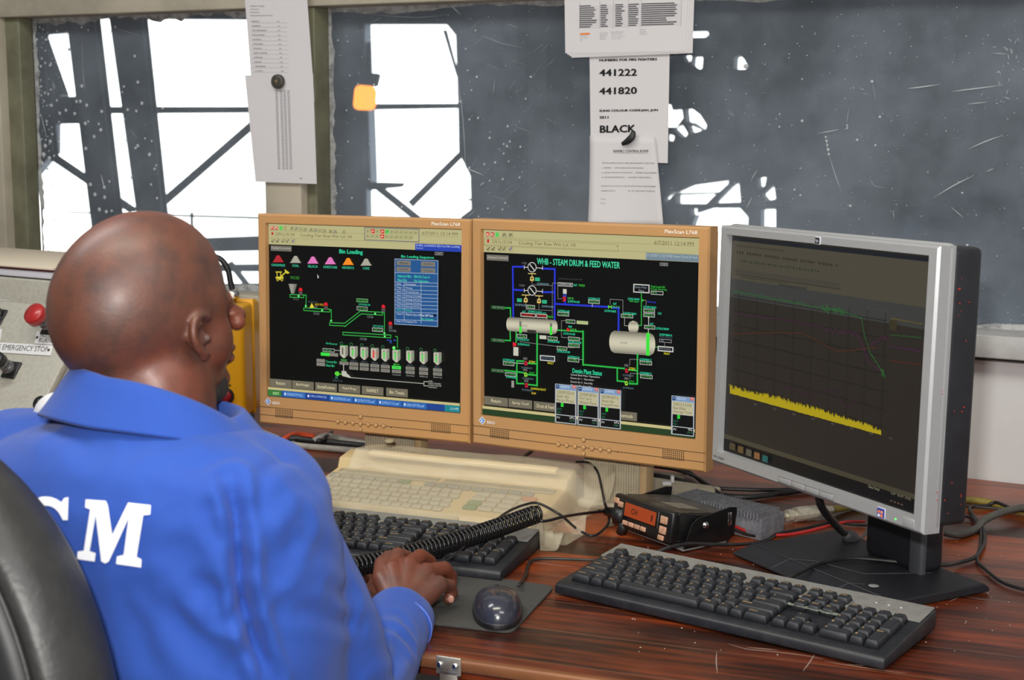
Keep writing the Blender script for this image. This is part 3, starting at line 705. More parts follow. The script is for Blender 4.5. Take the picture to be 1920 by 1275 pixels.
KH = (184, 178, 130); BLK = (10, 12, 12); GR = (40, 190, 90); CY = (50, 215, 160); WHT = (215, 215, 210); GY = (112, 108, 98)
def toolbar(S, dy, extra):
    S.rect(108, 128, 1770, 185, KH)
def draw1(mb):
    S = Sheet(mb, M_E1, (480, 390, 1912 / 420.), .0015)
    U = S.uv
    T = .1503; k = .001
    U(-.1878, .1150, .1878, T, KH)
    for v in (.1385, .1265): U(-.1878, v, .18, v + .0005, (140, 134, 92))
    red = (205, 50, 44); grn = (90, 200, 90)
    for i, c in enumerate((red, (190, 90, 70), grn, (170, 160, 110))): U(-.1835 + i * .0088, .1400, -.1835 + i * .0088 + .0064, .1472, c)
    for x in (130, 168): S.text(x + 4, 152, x + 28, 26, 'K', (225, 215, 190))
    for i, x in enumerate((298, 336, 374, 412, 462, 500, 538, 576, 628, 668, 742)):
        c = ((40, 50, 40), (60, 70, 120), (100, 130, 90), (90, 90, 60))[i % 4]
        S.frame(x, 158 + i * 3.2, x + 30, 30, (120, 114, 80), 2); S.line([(x + 6, 184 + i * 3.2), (x + 13, 166 + i * 3.2), (x + 24, 180 + i * 3.2)], c, 4)
    S.rect(138, 206, 154, 24, (190, 40, 34))
    S.text(172, 208, 334, 26, '2351L15134', (100, 92, 58)); S.text(384, 218, 822, 32, 'Cooling Twr Raw Wtr Lvl  HI', (100, 92, 58))
    S.text(1424, 200, 1726, 26, '6/7/2011 12:14 PM', (100, 92, 58))
    for i, x in enumerate((134, 174, 222, 260, 308)): S.frame(x, 262 + i, x + 34, 32, (130, 124, 86), 2); S.line([(x + 6, 280), (x + 14, 290), (x + 26, 268)], ((60, 60, 50), (40, 40, 40), (90, 80, 60), (90, 80, 60), (80, 60, 150))[i], 5)
    S.frame(932, 164, 1400, 110, (50, 60, 110), 4, KH)
    for j in range(2):
        for i in range(11 if j == 0 else 10):
            x = 946 + i * 41; y = 178 + j * 42 + i * 1.5
            c = (red if (j, i) in ((0, 1), (0, 3), (1, 3)) else grn if (j, i) == (0, 4) else None)
            if c: S.rect(x, y, x + 34, 34, c)
            else: S.frame(x, y, x + 34, 32, (140, 134, 96), 2)
            S.line([(x + 7, y + 26), (x + 15, y + 12), (x + 25, y + 20)], (235, 225, 205) if c == red else ((80, 110, 60) if i % 3 else (90, 84, 70)), 4)
    S.rect(1368, 302, 1764, 58, (36, 66, 170)); S.text(1376, 308, 1748, 22, 'D-BIN_LOADING [R] Feed Bin Loading', (190, 205, 245)); S.text(1376, 334, 1436, 14, 'System', (190, 205, 245))
    S.rect(136, 318, 314, 46, GY); S.text(144, 328, 306, 24, 'DisplayComments', (196, 192, 180))
    S.text(722, 352, 920, 44, 'Bin Loading', CY, .00022)
    S.frame(1536, 374, 1606, 26, (150, 150, 145), 3); S.text(1546, 380, 1596, 14, 'Q4841', (170, 170, 165))
    for x, c, n in ((200, (176, 40, 48), 'CONCENTRATE'), (348, (170, 166, 152), 'COAL'), (496, (222, 120, 186), 'SILICA'), (644, (222, 120, 186), 'LIMESTONE'), (797, (244, 140, 34), 'REVERTS'), (950, (170, 166, 152), 'COKE')):
        y = 402 + (x - 200) * .038
        S.poly([(x - 48, y + 60), (x + 48, y + 60), (x + 30, y + 34), (x + 14, y + 4), (x, y - 1), (x - 14, y + 4), (x - 30, y + 34)], c)
        w_ = min(116, 14 * len(n)); S.text(x - w_ / 2, y + 72, x + w_ / 2, 20, n, (60, 190, 150), .0001)
    Y = (214, 200, 60)
    S.line([(182, 545), (228, 545)], Y, 7); S.line([(190, 548), (192, 590)], Y, 6); S.line([(220, 548), (222, 586)], Y, 6); S.poly([(178, 586), (245, 582), (242, 612), (186, 612)], Y)
    S.disc(196, 612, 11, (150, 140, 50)); S.disc(232, 612, 11, (150, 140, 50)); S.line([(226, 580), (268, 545)], Y, 8); S.poly([(255, 520), (298, 552), (282, 562), (260, 548)], Y)
    S.text(306, 580, 382, 24, 'PROCEED', (60, 150, 50)); S.poly([(534, 564), (548, 590), (538, 600)], (225, 225, 220))
    S.poly([(290, 646), (360, 648), (338, 728), (312, 728)], (150, 148, 138)); S.poly([(336, 648), (360, 648), (338, 728), (328, 728)], (118, 116, 108))
    G2 = (60, 200, 84)
    def belt(P, w_=24):
        P = [(x, y) for x, y in P]; S.line(P, G2, w_); S.line(P, (14, 26, 16), w_ - 8)
    belt([(310, 748), (410, 752)]); S.line([(420, 740), (440, 742), (437, 838)], G2, 4); S.text(330, 768, 374, 16, 'CV121', (110, 120, 110))
    belt([(428, 862), (632, 874)]); S.line([(640, 866), (654, 868), (654, 958)], G2, 4); S.text(502, 888, 550, 20, 'CV123', (130, 140, 140))
    belt([(648, 988), (770, 994), (905, 890), (1082, 900)]); S.text(960, 916, 1010, 20, 'CV124', (130, 140, 140)); S.line([(1092, 892), (1108, 894), (1106, 1074)], G2, 4)
    belt([(762, 1070), (1152, 1094)]); S.text(898, 1104, 958, 20, 'CV130X', (130, 140, 140)); S.line([(1200, 1094), (1218, 1096), (1218, 1190)], G2, 4)
    for x, y in ((376, 750), (437, 834), (576, 873), (653, 960), (1028, 900), (1107, 1066), (1110, 1093)): S.disc(x, y, 8, (110, 240, 130))
    for x, y in ((392, 692), (608, 816), (1098, 836), (1158, 980)):
        S.poly([(x - 16, y + 16), (x + 16, y + 16), (x + 14, y - 4), (x + 2, y - 14), (x - 12, y - 8)], (220, 30, 44)); S.rect(x - 14, y + 20, x + 16, 28, (96, 84, 84)); S.text(x - 11, y + 28, x + 12, 12, 'SEQ', (30, 30, 30))
    S.poly([(488, 808), (510, 850), (470, 850)], (226, 210, 60)); S.text(516, 812, 588, 18, 'HOT POS', (240, 190, 40)); S.text(456, 792, 536, 12, '2370CV12', (90, 96, 110)); S.rect(512, 832, 536, 20, (70, 78, 86))
    S.frame(870, 770, 968, 30, (120, 190, 120), 4, (8, 14, 10)); S.text(880, 778, 958, 14, '0.0 tonne', (80, 200, 90)); S.text(888, 812, 986, 16, '2370WI0128', CY)
    S.frame(872, 836, 964, 34, (170, 170, 165), 4, (8, 14, 10)); S.text(882, 846, 954, 14, '0.0 tph', (80, 200, 90))
    S.text(1010, 996, 1098, 16, '2371ZI130', CY); S.frame(1004, 1018, 1096, 32, (190, 190, 185), 4, (8, 14, 10)); S.text(1014, 1028, 1088, 14, '-226 mm', (80, 200, 90)); S.text(1146, 1034, 1210, 18, 'CV124A', (140, 150, 150))
    S.text(1150, 1124, 1172, 28, 'TR', (70, 120, 220)); S.line([(1130, 1124), (1144, 1126)], (60, 90, 220), 5); S.line([(1188, 1126), (1206, 1128)], (60, 90, 220), 5)
    # sequence table
    BL = (34, 84, 140); S.text(1252, 400, 1530, 28, 'Bin Loading Sequence', CY, .0001)
    S.frame(1196, 430, 1568, 560, (160, 175, 200), 4, BL)
    for x, y, n in ((1212, 444, 'Start'), (1420, 454, 'Stop/Reset'), (1212, 498, 'Empty Bin'), (1420, 508, 'Cancel')): S.rect(x, y, x + 122, 42, (120, 118, 112)); S.text(x + 26, y + 12, x + 100, 20, n, (50, 50, 46))
    S.text(1222, 566, 1340, 22, 'Selected Bin:', (70, 230, 180)); S.text(1364, 572, 1496, 22, 'BIN116 Conc A', (70, 230, 180)); S.text(1222, 600, 1302, 22, 'Next Bin:', (70, 230, 180)); S.text(1364, 608, 1482, 22, 'No Selection', (70, 230, 180))
    ys = [548, 628, 656, 694, 726, 758, 788, 820, 852, 884, 950]
    for y in ys: S.line([(1198, y), (1566, y + 12)], (170, 185, 205), 3)
    S.line([(1278, 632), (1278, 978)], (170, 185, 205), 3); S.line([(1422, 640), (1422, 984)], (170, 185, 205), 3)
    for n, y, d in (('Step', 636, 'Description'), ('Step 1', 668, 'Waiting'), ('Step 2', 702, 'Moving Shuttle'), ('Step 3', 734, 'Starting CV/124A'), ('Step 4', 765, 'Starting CV/124'), ('Step 5', 796, 'Starting CV/123'), ('Step 6', 826, 'Starting CV/121'), ('Step 7', 858, 'Running'), ('Step 8', 892, 'Wait for Run Off'), ('Step 9', 955, 'Stopping CVs')):
        c = (60, 220, 150) if n == 'Step 7' else (205, 212, 220)
        S.text(1214, y, 1214 + 9 * len(n), 18, n, c); S.text(1288, y + 4, 1288 + 8.2 * len(d), 18, d, c)
    S.text(1424, 903, 1524, 18, 'Run Off Time', (235, 238, 240)); S.rect(1530, 904, 1550, 20, BLK); S.text(1426, 934, 1530, 18, 'Bin Unloader', (60, 220, 150))
    S.k = 1912 / 420.; S.oy = 590
    S.text(612, 234, 708, 20, 'Fill Request', (60, 220, 150)); S.frame(584, 282, 686, 30, (170, 170, 165), 4); S.text(596, 291, 660, 14, '2.07 mm', (80, 200, 90)); S.line([(686, 300), (730, 304)], (170, 170, 165), 4)
    S.rect(568, 318, 643, 28, (60, 220, 70)); S.rect(643, 322, 716, 28, (130, 128, 118)); S.rect(532, 372, 604, 28, (130, 128, 118)); S.rect(532, 404, 604, 28, (130, 128, 118))
    S.text(614, 386, 704, 20, 'Current Bin', (60, 220, 150)); S.text(614, 418, 684, 20, 'Next Bin', (60, 220, 150))
    for i, x in enumerate((766, 850, 940, 1030, 1120, 1215, 1332, 1447, 1566)):
        y = 264 + i * 7.2; c = (226, 60, 40) if i == 3 else (84, 210, 84)
        S.poly([(x - 34, y), (x + 34, y + 2), (x + 34, y + 76), (x + 6, y + 104), (x - 6, y + 104), (x - 34, y + 76)], (188, 184, 168))
        S.poly([(x + 10, y), (x + 34, y + 2), (x + 34, y + 76), (x + 10, y + 98)], (140, 138, 126)); S.poly([(x - 34, y), (x + 34, y + 2), (x + 30, y - 5), (x - 28, y - 5)], (80, 190, 84) if i in (0, 5) else (150, 146, 134))
        if i: S.rect(x - 18, y + 20, x - 4, 60, c); S.text(x, y + 28, x + 30, 22, '7.2', c)
        S.rect(x - 18, y + 12, x - 6, 8 if i else 60, (90, 86, 74))
        S.disc(x - 22, y - 20, 13, (110, 240, 110) if i == 5 else (70, 150, 90), 0 if i == 5 else .2)
        S.text(x - 24, y + 112, x + 24, 14, 'BIN%d' % (109 + i), (90, 230, 90) if i in (0, 5) else (90, 100, 110))
        for j in range(1 if i == 0 else 2):
            yy = y + 130 + j * 34; S.rect(x - 38, yy, x + 38, 28, (70, 220, 80) if (i == 5 and j == 0) else (130, 128, 118)); S.text(x - 24, yy + 8, x + 24, 12, ('ONLINE', 'OFFLINE')[j], (60, 60, 55))
        if i in (5, 6, 7, 8): S.text(x - 34, y + 200, x + 36, 12, ('Concentrate', 'Concentrate', 'Silica', 'Reverts')[i - 5], (170, 170, 165))
    S.line([(766, 420), (766, 480)], (190, 188, 176), 6); S.poly([(748, 476), (788, 478), (790, 492), (826, 526), (820, 536), (752, 518)], (190, 188, 176)); S.line([(820, 532), (1452, 584)], (190, 188, 176), 4)
    S.poly([(692, 486), (716, 478), (728, 490), (728, 514), (712, 522), (692, 508)], (90, 210, 60)); S.line([(728, 502), (750, 504)], (90, 210, 60), 6); S.text(696, 524, 716, 16, 'M2', (80, 190, 170)); S.text(672, 548, 756, 16, '2370CV130', (84, 96, 100))
    S.line([(1486, 568), (1450, 566), (1450, 602), (1486, 604)], (190, 188, 176), 4)
    for j, n in enumerate(('LINE', 'DESICTOR BIN', 'SURFACE SMELTER', 'FURNACE')): S.text(1490, 556 + j * 17, 1490 + (34, 104, 110, 70)[j], 12, n, (190, 190, 180))
    for i, (x, n) in enumerate(((138, 'Return'), (328, 'BinWeight'), (525, 'ShuttlePositions'), (724, 'Feed Prep'), (922, 'ISASMELT'), (1130, 'Bin Totals'))):
        y = 540 + i * 15.6; S.rect(x, y, x + 184, 72, (112, 106, 90)); S.rect(x, y + 68, x + 184, 5, (60, 56, 46)); w_ = min(150, len(n) * 12.5); S.text(x + 92 - w_ / 2, y + 24, x + 92 + w_ / 2, 26, n, (226, 214, 170))
    v = -.1503; U(-.1878, v + .0112, .1878, v + .0155, (196, 184, 130)); U(-.1878, v, .1878, v + .0112, (30, 66, 138)); U(-.1878, v + .0004, -.160, v + .0108, (56, 120, 50)); text(mb, 'start', -.178, v + .0028, .013, .0052, S.nz(), emat((190, 230, 170)))
    U(.16, v, .1878, v + .0112, (30, 130, 140)); text(mb, '12:14 PM', .1705, v + .0036, .015, .004, S.nz(), emat((200, 230, 235)))
    for i, n in enumerate(('2370SHUTPOS(1)', 'D-BIN_LOADING [R]', '2352PI5225.swf', '2370CV132.swf', '2370LT115.swf', '2361CP170.swf')):
        x = -.157 + i * .0475; U(x, v + .0008, x + .0455, v + .0104, (46, 104, 176) if i != 1 else (26, 60, 140)); U(x + .003, v + .0035, x + .006, v + .0078, (210, 225, 245)); text(mb, n, x + .008, v + .0034, .033, .0045, S.nz(), emat((170, 200, 235)))
M_E1 = frame(Vector((-.2526, 2.4619, .2912 + DZ)), -.428, .0318, .0075)
M_E2 = frame(Vector((.1169, 2.2612, .2969 + DZ)), -.5344, .0063, .009)
tan_monitor('tan monitor showing the Bin Loading page, beside the yellow box', M_E1, draw1, 'FlexScan L768')
def draw2(mb):
    S = Sheet(mb, M_E2, (880, 400, 1920 / 470.), .0015); U = S.uv; T = .1503
    U(-.1878, .1148, .1878, T, KH)
    for v in (.1385, .1265): U(-.1878, v, .18, v + .0005, (140, 134, 92))
    for i, c in enumerate(((205, 50, 44), (190, 60, 50), (90, 200, 90))): U(-.1835 + i * .0088, .1400, -.1835 + i * .0088 + .0064, .1472, c)
    for x in (138, 172): S.text(x, 150, x + 22, 24, 'K', (230, 220, 195))
    for x in (256, 306): S.frame(x, 150, x + 32, 32, (120, 114, 80), 2); S.line([(x + 6, 172), (x + 14, 158), (x + 24, 170)], (60, 60, 40), 5)
    S.rect(140, 198, 156, 26, (190, 40, 34)); S.text(176, 204, 330, 24, '2351L15134', (104, 96, 60)); S.text(382, 212, 816, 34, 'Cooling Twr Raw Wtr Lvl  HI', (104, 96, 60)); S.frame(118, 192, 1146, 54, (130, 122, 80), 2); S.poly([(1130, 250), (1142, 250), (1136, 257)], (60, 60, 40))
    S.text(1420, 208, 1722, 28, '6/7/2011 12:14 PM', (104, 96, 60))
    for i, x in enumerate((134, 172, 222, 256, 306)): S.frame(x, 254 + i, x + 32, 32, (130, 124, 86), 2); S.line([(x + 6, 272), (x + 14, 280), (x + 24, 260)], ((60, 60, 50), (40, 40, 40), (90, 80, 60), (90, 80, 60), (80, 60, 150))[i], 5)
    S.rect(1358, 300, 1762, 54, (116, 134, 146)); S.text(1364, 308, 1750, 20, 'D-2352BY [1/2] WHB Steam Drum & Feed', (180, 192, 196)); 
    S.rect(138, 314, 306, 44, GY); S.text(146, 324, 300, 24, 'DisplayComment', (196, 192, 180)); S.text(524, 342, 1158, 46, 'WHB - STEAM DRUM & FEED WATER', (70, 210, 160), .0002)
    S.frame(1464, 376, 1526, 24, (150, 150, 145), 3); S.text(1474, 382, 1518, 12, 'Q4842', (170, 170, 165))
    BB = (38, 54, 200)
    for P in ([(420, 408), (338, 408), (342, 796)], [(568, 422), (660, 426), (658, 812)], [(340, 584), (412, 588)], [(566, 602), (650, 604)], [(660, 692), (1070, 716)], [(1100, 722), (1148, 726), (1148, 900)], [(738, 682), (738, 640)]): S.line(P, BB, 11)
    W2_ = (205, 205, 200)
    for y in (412, 590):
        S.disc(486, y, 34, W2_, .14); S.line([(470, y - 20), (506, y + 26)], W2_, 6); S.line([(428, y), (454, y)], W2_, 4); S.line([(518, y + 4), (566, y + 8)], W2_, 4); S.line([(426, y - 12), (426, y + 12)], W2_, 4); S.line([(566, y - 8), (566, y + 18)], W2_, 4)
    YY = (214, 190, 110)
    for x, y in ((486, 460), (438, 624), (540, 630)): S.line([(x - 28, y), (x + 28, y + 2)], YY, 5); S.line([(x, y), (x, y + 24)], YY, 4); S.poly([(x - 12, y + 24), (x + 12, y + 24), (x + 16, y + 54), (x - 16, y + 54)], YY); S.rect(x - 6, y + 32, x + 6, 12, (40, 36, 20)); S.poly([(x - 16, y + 54), (x + 16, y + 54), (x, y + 62)], (170, 130, 50))
    for x, y in ((510, 490), (372, 650), (564, 662)): S.rect(x, y, x + 36, 26, (50, 190, 140)); S.text(x + 6, y + 6, x + 30, 13, 'M74', (10, 60, 40))
    C3 = (50, 215, 165)
    def tagt(x, y, s, c=C3, h=16, w=None): S.text(x, y, x + (w or 9 * len(s)), h, s, c, .00005)
    def val(x, y, s, w=88, c=(90, 205, 90), fr=(175, 178, 172), fill=(8, 12, 10)): S.frame(x, y, x + w, 30, fr, 4, fill); S.text(x + 10, y + 8, x + 10 + min(w - 20, 9 * len(s)), 14, s, c)
    tagt(410, 372, 'CV25', (110, 110, 110)); tagt(388, 542, 'CV26Y', (110, 110, 110)); tagt(524, 530, '2370PV6781', (110, 150, 160)); tagt(356, 690, '2370PV6782', (110, 140, 150)); tagt(560, 702, '2370PV6783', (110, 140, 150))
    S.line([(488, 520), (488, 546), (642, 552), (642, 780)], (120, 120, 118), 3); S.line([(440, 686), (440, 734), (642, 744)], (120, 120, 118), 3); S.line([(540, 694), (540, 740)], (120, 120, 118), 3); S.line([(684, 534), (644, 532), (644, 552)], (120, 120, 118), 3); S.line([(684, 550), (686, 654), (716, 654)], (120, 120, 118), 3)
    val(684, 526, '2370PIC6168E', 116, (210, 210, 205)); tagt(806, 540, 'AUT'); tagt(846, 542, 'PRESS', (60, 190, 60)); S.text(690, 492, 872, 12, 'SUPERHEATED STEAM SET', (70, 72, 74))
    S.poly([(724, 578), (752, 580), (752, 616), (724, 614)], (200, 198, 184)); S.rect(724, 616, 752, 22, (40, 60, 150)); S.poly([(716, 642), (744, 636), (746, 670), (718, 674), (730, 656)], (210, 34, 44)); tagt(760, 640, '0.0 %', (90, 205, 90)); tagt(760, 664, '2370PV6168')
    val(446, 698, '0.0 %', 64); S.text(412, 742, 440, 14, 'AUT', C3); tagt(456, 742, '2370PIC6165A'); S.text(568, 756, 596, 14, 'AUT', C3)
    val(400, 758, '-2108 kPa', 116, (230, 50, 40), (200, 198, 190), (70, 10, 8)); val(520, 766, '-74 kPa', 84, (230, 50, 40), (200, 198, 190), (70, 10, 8)); tagt(606, 782, 'PRESS', (60, 190, 60)); S.line([(602, 800), (602, 830)], (200, 200, 195), 3)
    tagt(684, 736, '2370FI6168'); val(684, 752, '-1.3 tonne/h'); tagt(918, 642, '2370FI6175'); val(918, 658, '0.0 tonne/h'); S.line([(950, 690), (950, 714)], (180, 180, 175), 4)
    S.poly([(1070, 700), (1086, 712), (1100, 700), (1100, 730), (1086, 718), (1070, 730)], (90, 200, 60)); tagt(1108, 682, 'AUT', C3); tagt(1106, 706, '35.5 %', (90, 205, 90)); tagt(1042, 736, '2370PV6805'); S.line([(1086, 696), (1086, 656), (1184, 662), (1184, 770)], (130, 130, 126), 3)
    S.frame(1264, 538, 1388, 66, (200, 200, 195), 6); S.text(1276, 554, 1370, 16, 'Demin Water', (140, 150, 160)); S.text(1306, 580, 1346, 16, 'Plant', (140, 150, 160)); tagt(1398, 550, 'Tank Level OK', (50, 190, 60), 16, 110); tagt(1398, 570, 'Pumps Running', (50, 190, 60), 16, 122); val(1398, 590, '47 %', 96)
    S.line([(1326, 606), (1326, 856), (1300, 858)], (44, 160, 60), 6); S.poly([(1322, 650), (1350, 664), (1322, 678), (1336, 664)], (60, 210, 80)); tagt(1222, 644, '2370LV8004'); tagt(1234, 664, '43% Open', (60, 200, 80)); tagt(1374, 668, 'Running', (50, 60, 210)); S.line([(1350, 664), (1362, 664), (1362, 702)], (130, 130, 126), 3)
    tagt(1340, 706, '2370FIC8003'); val(1342, 726, '1.7 tonne/h'); val(1342, 760, '16275 ltrs'); tagt(1452, 756, 'CAS'); S.line([(1382, 790), (1382, 852)], (200, 200, 195), 4); tagt(1392, 836, 'AUT'); val(1348, 852, '1877 mm', 84); tagt(1438, 870, '2370LIC8004'); S.line([(1380, 882), (1380, 914)], (200, 200, 195), 4)
    tagt(1188, 754, '2370PIC8001'); val(1170, 766, '20.1 kPa', 94); S.line([(1198, 798), (1198, 858), (1234, 860)], (170, 170, 165), 3)
    S.frame(1464, 958, 1558, 26, (150, 150, 150), 3); S.text(1474, 966, 1500, 12, '2', (130, 140, 150)); tagt(1464, 918, '2370FY8001A'); tagt(1464, 938, 'Table Request', (80, 90, 100), 12, 100); S.line([(1504, 986), (1504, 1012)], (130, 130, 130), 3); S.frame(1452, 1012, 1572, 40, (205, 205, 200), 6); S.text(1464, 1026, 1552, 14, 'M22 Steaming', (150, 155, 165)); tagt(1500, 1062, 'FAULT', (220, 210, 40)); S.line([(1434, 1022), (1452, 1022)], (60, 180, 70), 4)
    def drum(x0, y0, x1, y1, sl):
        L = y1 - y0; n = 12; rr = L * .22
        for i in range(n):
            a, b = i / n, (i + 1) / n; sh = math.sin(math.pi * (a * .8 + .12)); c = tuple(int(v * (.38 + .62 * sh)) for v in (206, 200, 176))
            ea = rr * math.sqrt(max(0, 1 - (2 * a - 1) ** 2)); eb = rr * math.sqrt(max(0, 1 - (2 * b - 1) ** 2))
            S.poly([(x0 + rr - ea, y0 + L * a), (x1 - rr + ea, y0 + L * a + sl), (x1 - rr + eb, y0 + L * b + sl), (x0 + rr - eb, y0 + L * b)], c)
    drum(294, 792, 686, 900, 22); S.text(414, 850, 456, 14, 'BO/NZ', (90, 90, 84))
    for x, h0, h1, y1 in ((402, 822, 850, 912), (636, 838, 852, 926)): S.rect(x - 8, h0, x + 8, 90, (110, 112, 100)); S.rect(x - 9, h1 + 14, x + 10, y1 - h1 - 12, (60, 225, 60))
    S.rect(454, 888, 522, 26, (50, 50, 46))
    drum(1082, 896, 1434, 1066, 20); S.text(1170, 980, 1222, 14, 'BO/NZ', (80, 80, 76)); S.rect(1366, 912, 1392, 174, (60, 225, 60)); drum(1228, 826, 1306, 908, 2); S.poly([(1236, 832), (1264, 820), (1298, 832)], (196, 192, 170)); S.line([(1384, 790), (1384, 800)], W2_, 6)
    GG = (44, 180, 70)
    for P in ([(284, 722), (326, 722), (328, 786)], [(284, 970), (326, 972), (324, 906)], [(370, 906), (370, 984)], [(532, 922), (532, 1310)], [(688, 892), (884, 904), (884, 1160)], [(1300, 1076), (1300, 1100)]): S.line(P, GG, 8)
    for y in (714, 964): S.frame(180, y - 10, 284, 24, (40, 130, 50), 3); S.text(192, y - 4, 276, 12, 'HEAT SURFACES', (170, 180, 170))
    val(378, 920, '-15 mm', 76); tagt(378, 952, '2370LI6161'); S.poly([(346, 982), (372, 994), (372, 1012), (346, 1016)], (220, 34, 44)); tagt(382, 990, '2370HV6161'); S.rect(350, 1020, 388, 66, (198, 196, 180)); S.line([(402, 964), (402, 980), (684, 1016)], (130, 130, 128), 3)
    S.rect(550, 930, 602, 28, (198, 196, 180)); val(612, 938, '-26 mm', 76); tagt(612, 968, '2370LI6168'); val(752, 808, '0.0 %', 72); S.rect(834, 818, 922, 26, (172, 186, 130)); tagt(770, 856, 'MAN'); S.poly([(758, 872), (782, 884), (782, 898), (758, 900)], (210, 34, 44)); tagt(788, 878, '0.0 %', (90, 205, 90)); tagt(732, 908, '2370LV6168'); S.line([(752, 818), (718, 820), (718, 946), (768, 950)], (130, 130, 126), 3)
    val(770, 940, '-0.6 tonne/h'); tagt(770, 972, '2370FIC6168'); val(770, 990, '1000 tonne/h'); S.line([(858, 958), (884, 958)], (150, 150, 146), 3); val(684, 1012, '-26 mm', 78); tagt(684, 1044, '2370LIC6168'); S.line([(762, 1024), (816, 1026)], (150, 150, 146), 3)
    S.oy = 620
    tagt(270, 210, '2370PI6201'); val(272, 230, '407 kPag', 86); S.line([(358, 244), (430, 248)], (190, 190, 185), 4); tagt(470, 226, 'STBY', (226, 214, 50), 16, 50)
    for P in ([(378, 228), (378, 400), (430, 402)], [(378, 228), (430, 230)], [(460, 246), (532, 250)], [(284, 300), (430, 318)], [(456, 332), (532, 338)], [(464, 408), (532, 416)], [(532, 30), (532, 418)], [(884, 0), (884, 256), (1200, 286)], [(1146, 284), (1146, 380), (1200, 386)], [(1300, 180), (1300, 404), (1240, 402)], [(1236, 296), (1300, 302)]): S.line(P, GG, 9)
    def pump(x, y, c): S.disc(x, y, 13, c, .45); S.poly([(x - 12, y + 18), (x + 14, y + 18), (x + 8, y + 6), (x - 6, y + 6)], c); S.rect(x - 12, y - 10, x + 2, 8, c)
    pump(448, 244, (200, 34, 60)); pump(446, 330, (150, 220, 60)); pump(452, 412, (200, 34, 60)); pump(1218, 300, (200, 34, 60)); pump(1216, 396, (150, 220, 60))
    for x, y, n in ((426, 198, 'PB1'), (426, 284, 'PB2'), (434, 368, 'P3'), (1200, 250, 'PS1'), (1200, 350, 'PB3')): S.rect(x, y, x + 34, 22, (66, 64, 60)); S.text(x + 4, y + 5, x + 30, 12, n, (130, 130, 126))
    for x, y in ((412, 270), (420, 352), (416, 440), (1188, 328), (1188, 424)): tagt(x, y, '2370PB6201', (90, 110, 116), 13, 84)
    S.frame(184, 286, 284, 24, (40, 130, 50), 3); S.text(192, 292, 276, 12, 'HEAT SURFACES', (170, 180, 170)); val(290, 312, '0.0 kPag', 84); tagt(296, 342, '2370PI6202', C3, 14, 78); tagt(476, 312, 'DTY', (40, 190, 60), 16, 38); S.rect(338, 378, 358, 52, (150, 148, 136))
    tagt(486, 430, 'COMMON FAULT', (226, 214, 50), 15, 116); tagt(492, 466, 'NUM', (226, 200, 60), 15, 32)
    S.frame(556, 182, 672, 42, (200, 200, 195), 6); S.text(566, 196, 658, 14, 'Hot Well Steam', (110, 130, 160)); tagt(616, 234, 'FAULT', (226, 214, 50)); tagt(768, 186, '2370FI6214'); val(768, 202, '5.5 MPa', 88); S.line([(856, 216), (884, 218)], (150, 150, 146), 3)
    S.text(806, 284, 1030, 34, 'Demin Plant Status', CY, .00015)
    for y, n, w_ in ((324, 'Gravel Bed Filter Operation', 222), (350, 'Demin Str 1  Operation', 176), (378, 'Demin Str 2  Stand-By', 168), (404, 'Neutral Pit  Stand-By', 160)): S.text(792, y, 792 + w_, 18, n, (205, 205, 200))
    tagt(1238, 276, 'STBY', (226, 214, 50), 18, 50); tagt(1238, 376, 'DTY', (40, 190, 60), 16, 40); S.line([(1244, 260), (1244, 214), (1320, 218)], (130, 130, 126), 3); tagt(1320, 206, '2370PI8012'); val(1320, 224, '-0.9 kPag', 94); tagt(1320, 310, '2370PI8013'); val(1324, 328, '0.0 kPag', 94); S.line([(1246, 364), (1248, 322), (1322, 326)], (130, 130, 126), 3)
    for x, y, n in ((132, 494, 'Return'), (318, 512, 'Spray Cool'), (510, 534, 'Drum & Feed'), (1120, 604, 'Chemicals')):
        S.rect(x, y, x + 180, 68, (112, 106, 90)); S.rect(x, y + 64, x + 180, 5, (60, 56, 46)); w_ = min(132, 12.5 * len(n)); S.text(x + 90 - w_ / 2, y + 22, x + 90 + w_ / 2, 26, n, (226, 214, 170))
    v = -.1503; U(-.1878, v + .0095, .1878, v + .0142, (196, 184, 130)); U(-.1878, v, .1878, v + .0095, (38, 62, 34))
    for x, y, ts in ((674, 400, ('2352P15214', 'Instr Air', 'Recvr Press', 'kPa', '502')), (846, 418, ('2370P18701', 'GasC Spray', 'Water Flow', 'm3/h', '-0.3')), (1016, 436, ('2370P18713', 'Atom Air', 'SupplyPress', 'kPa', '581')), (1566, 490, ('2351L15102', 'Raw Water', 'Storage Tank', '%', '65.6'))):
        x1 = x + 164 if x != 1566 else x + 176
        S.rect(x, y, x1, 296, (176, 180, 186)); S.rect(x + 4, y + 4, x1 - 4, 36, (120, 150, 186)); S.rect(x + 6, y + 6, x + 30, 30, (30, 60, 110)); S.text(x + 12, y + 12, x + 24, 18, '+', WHT); S.text(x + 40, y + 14, x + 108, 16, ts[0][:7], (210, 225, 240))
        S.rect(x1 - 32, y + 12, x1 - 8, 26, (206, 90, 80)); S.text(x1 - 26, y + 17, x1 - 14, 14, 'x', WHT)
        S.rect(x + 8, y + 44, x1 - 10, 96, (186, 180, 146)); S.text(x + 16, y + 52, x1 - 22, 22, ts[0], (96, 90, 66)); S.text(x + 14, y + 82, x + 110, 22, ts[1], (96, 90, 66)); S.text(x + 14, y + 112, x1 - 20, 22, ts[2], (96, 90, 66))
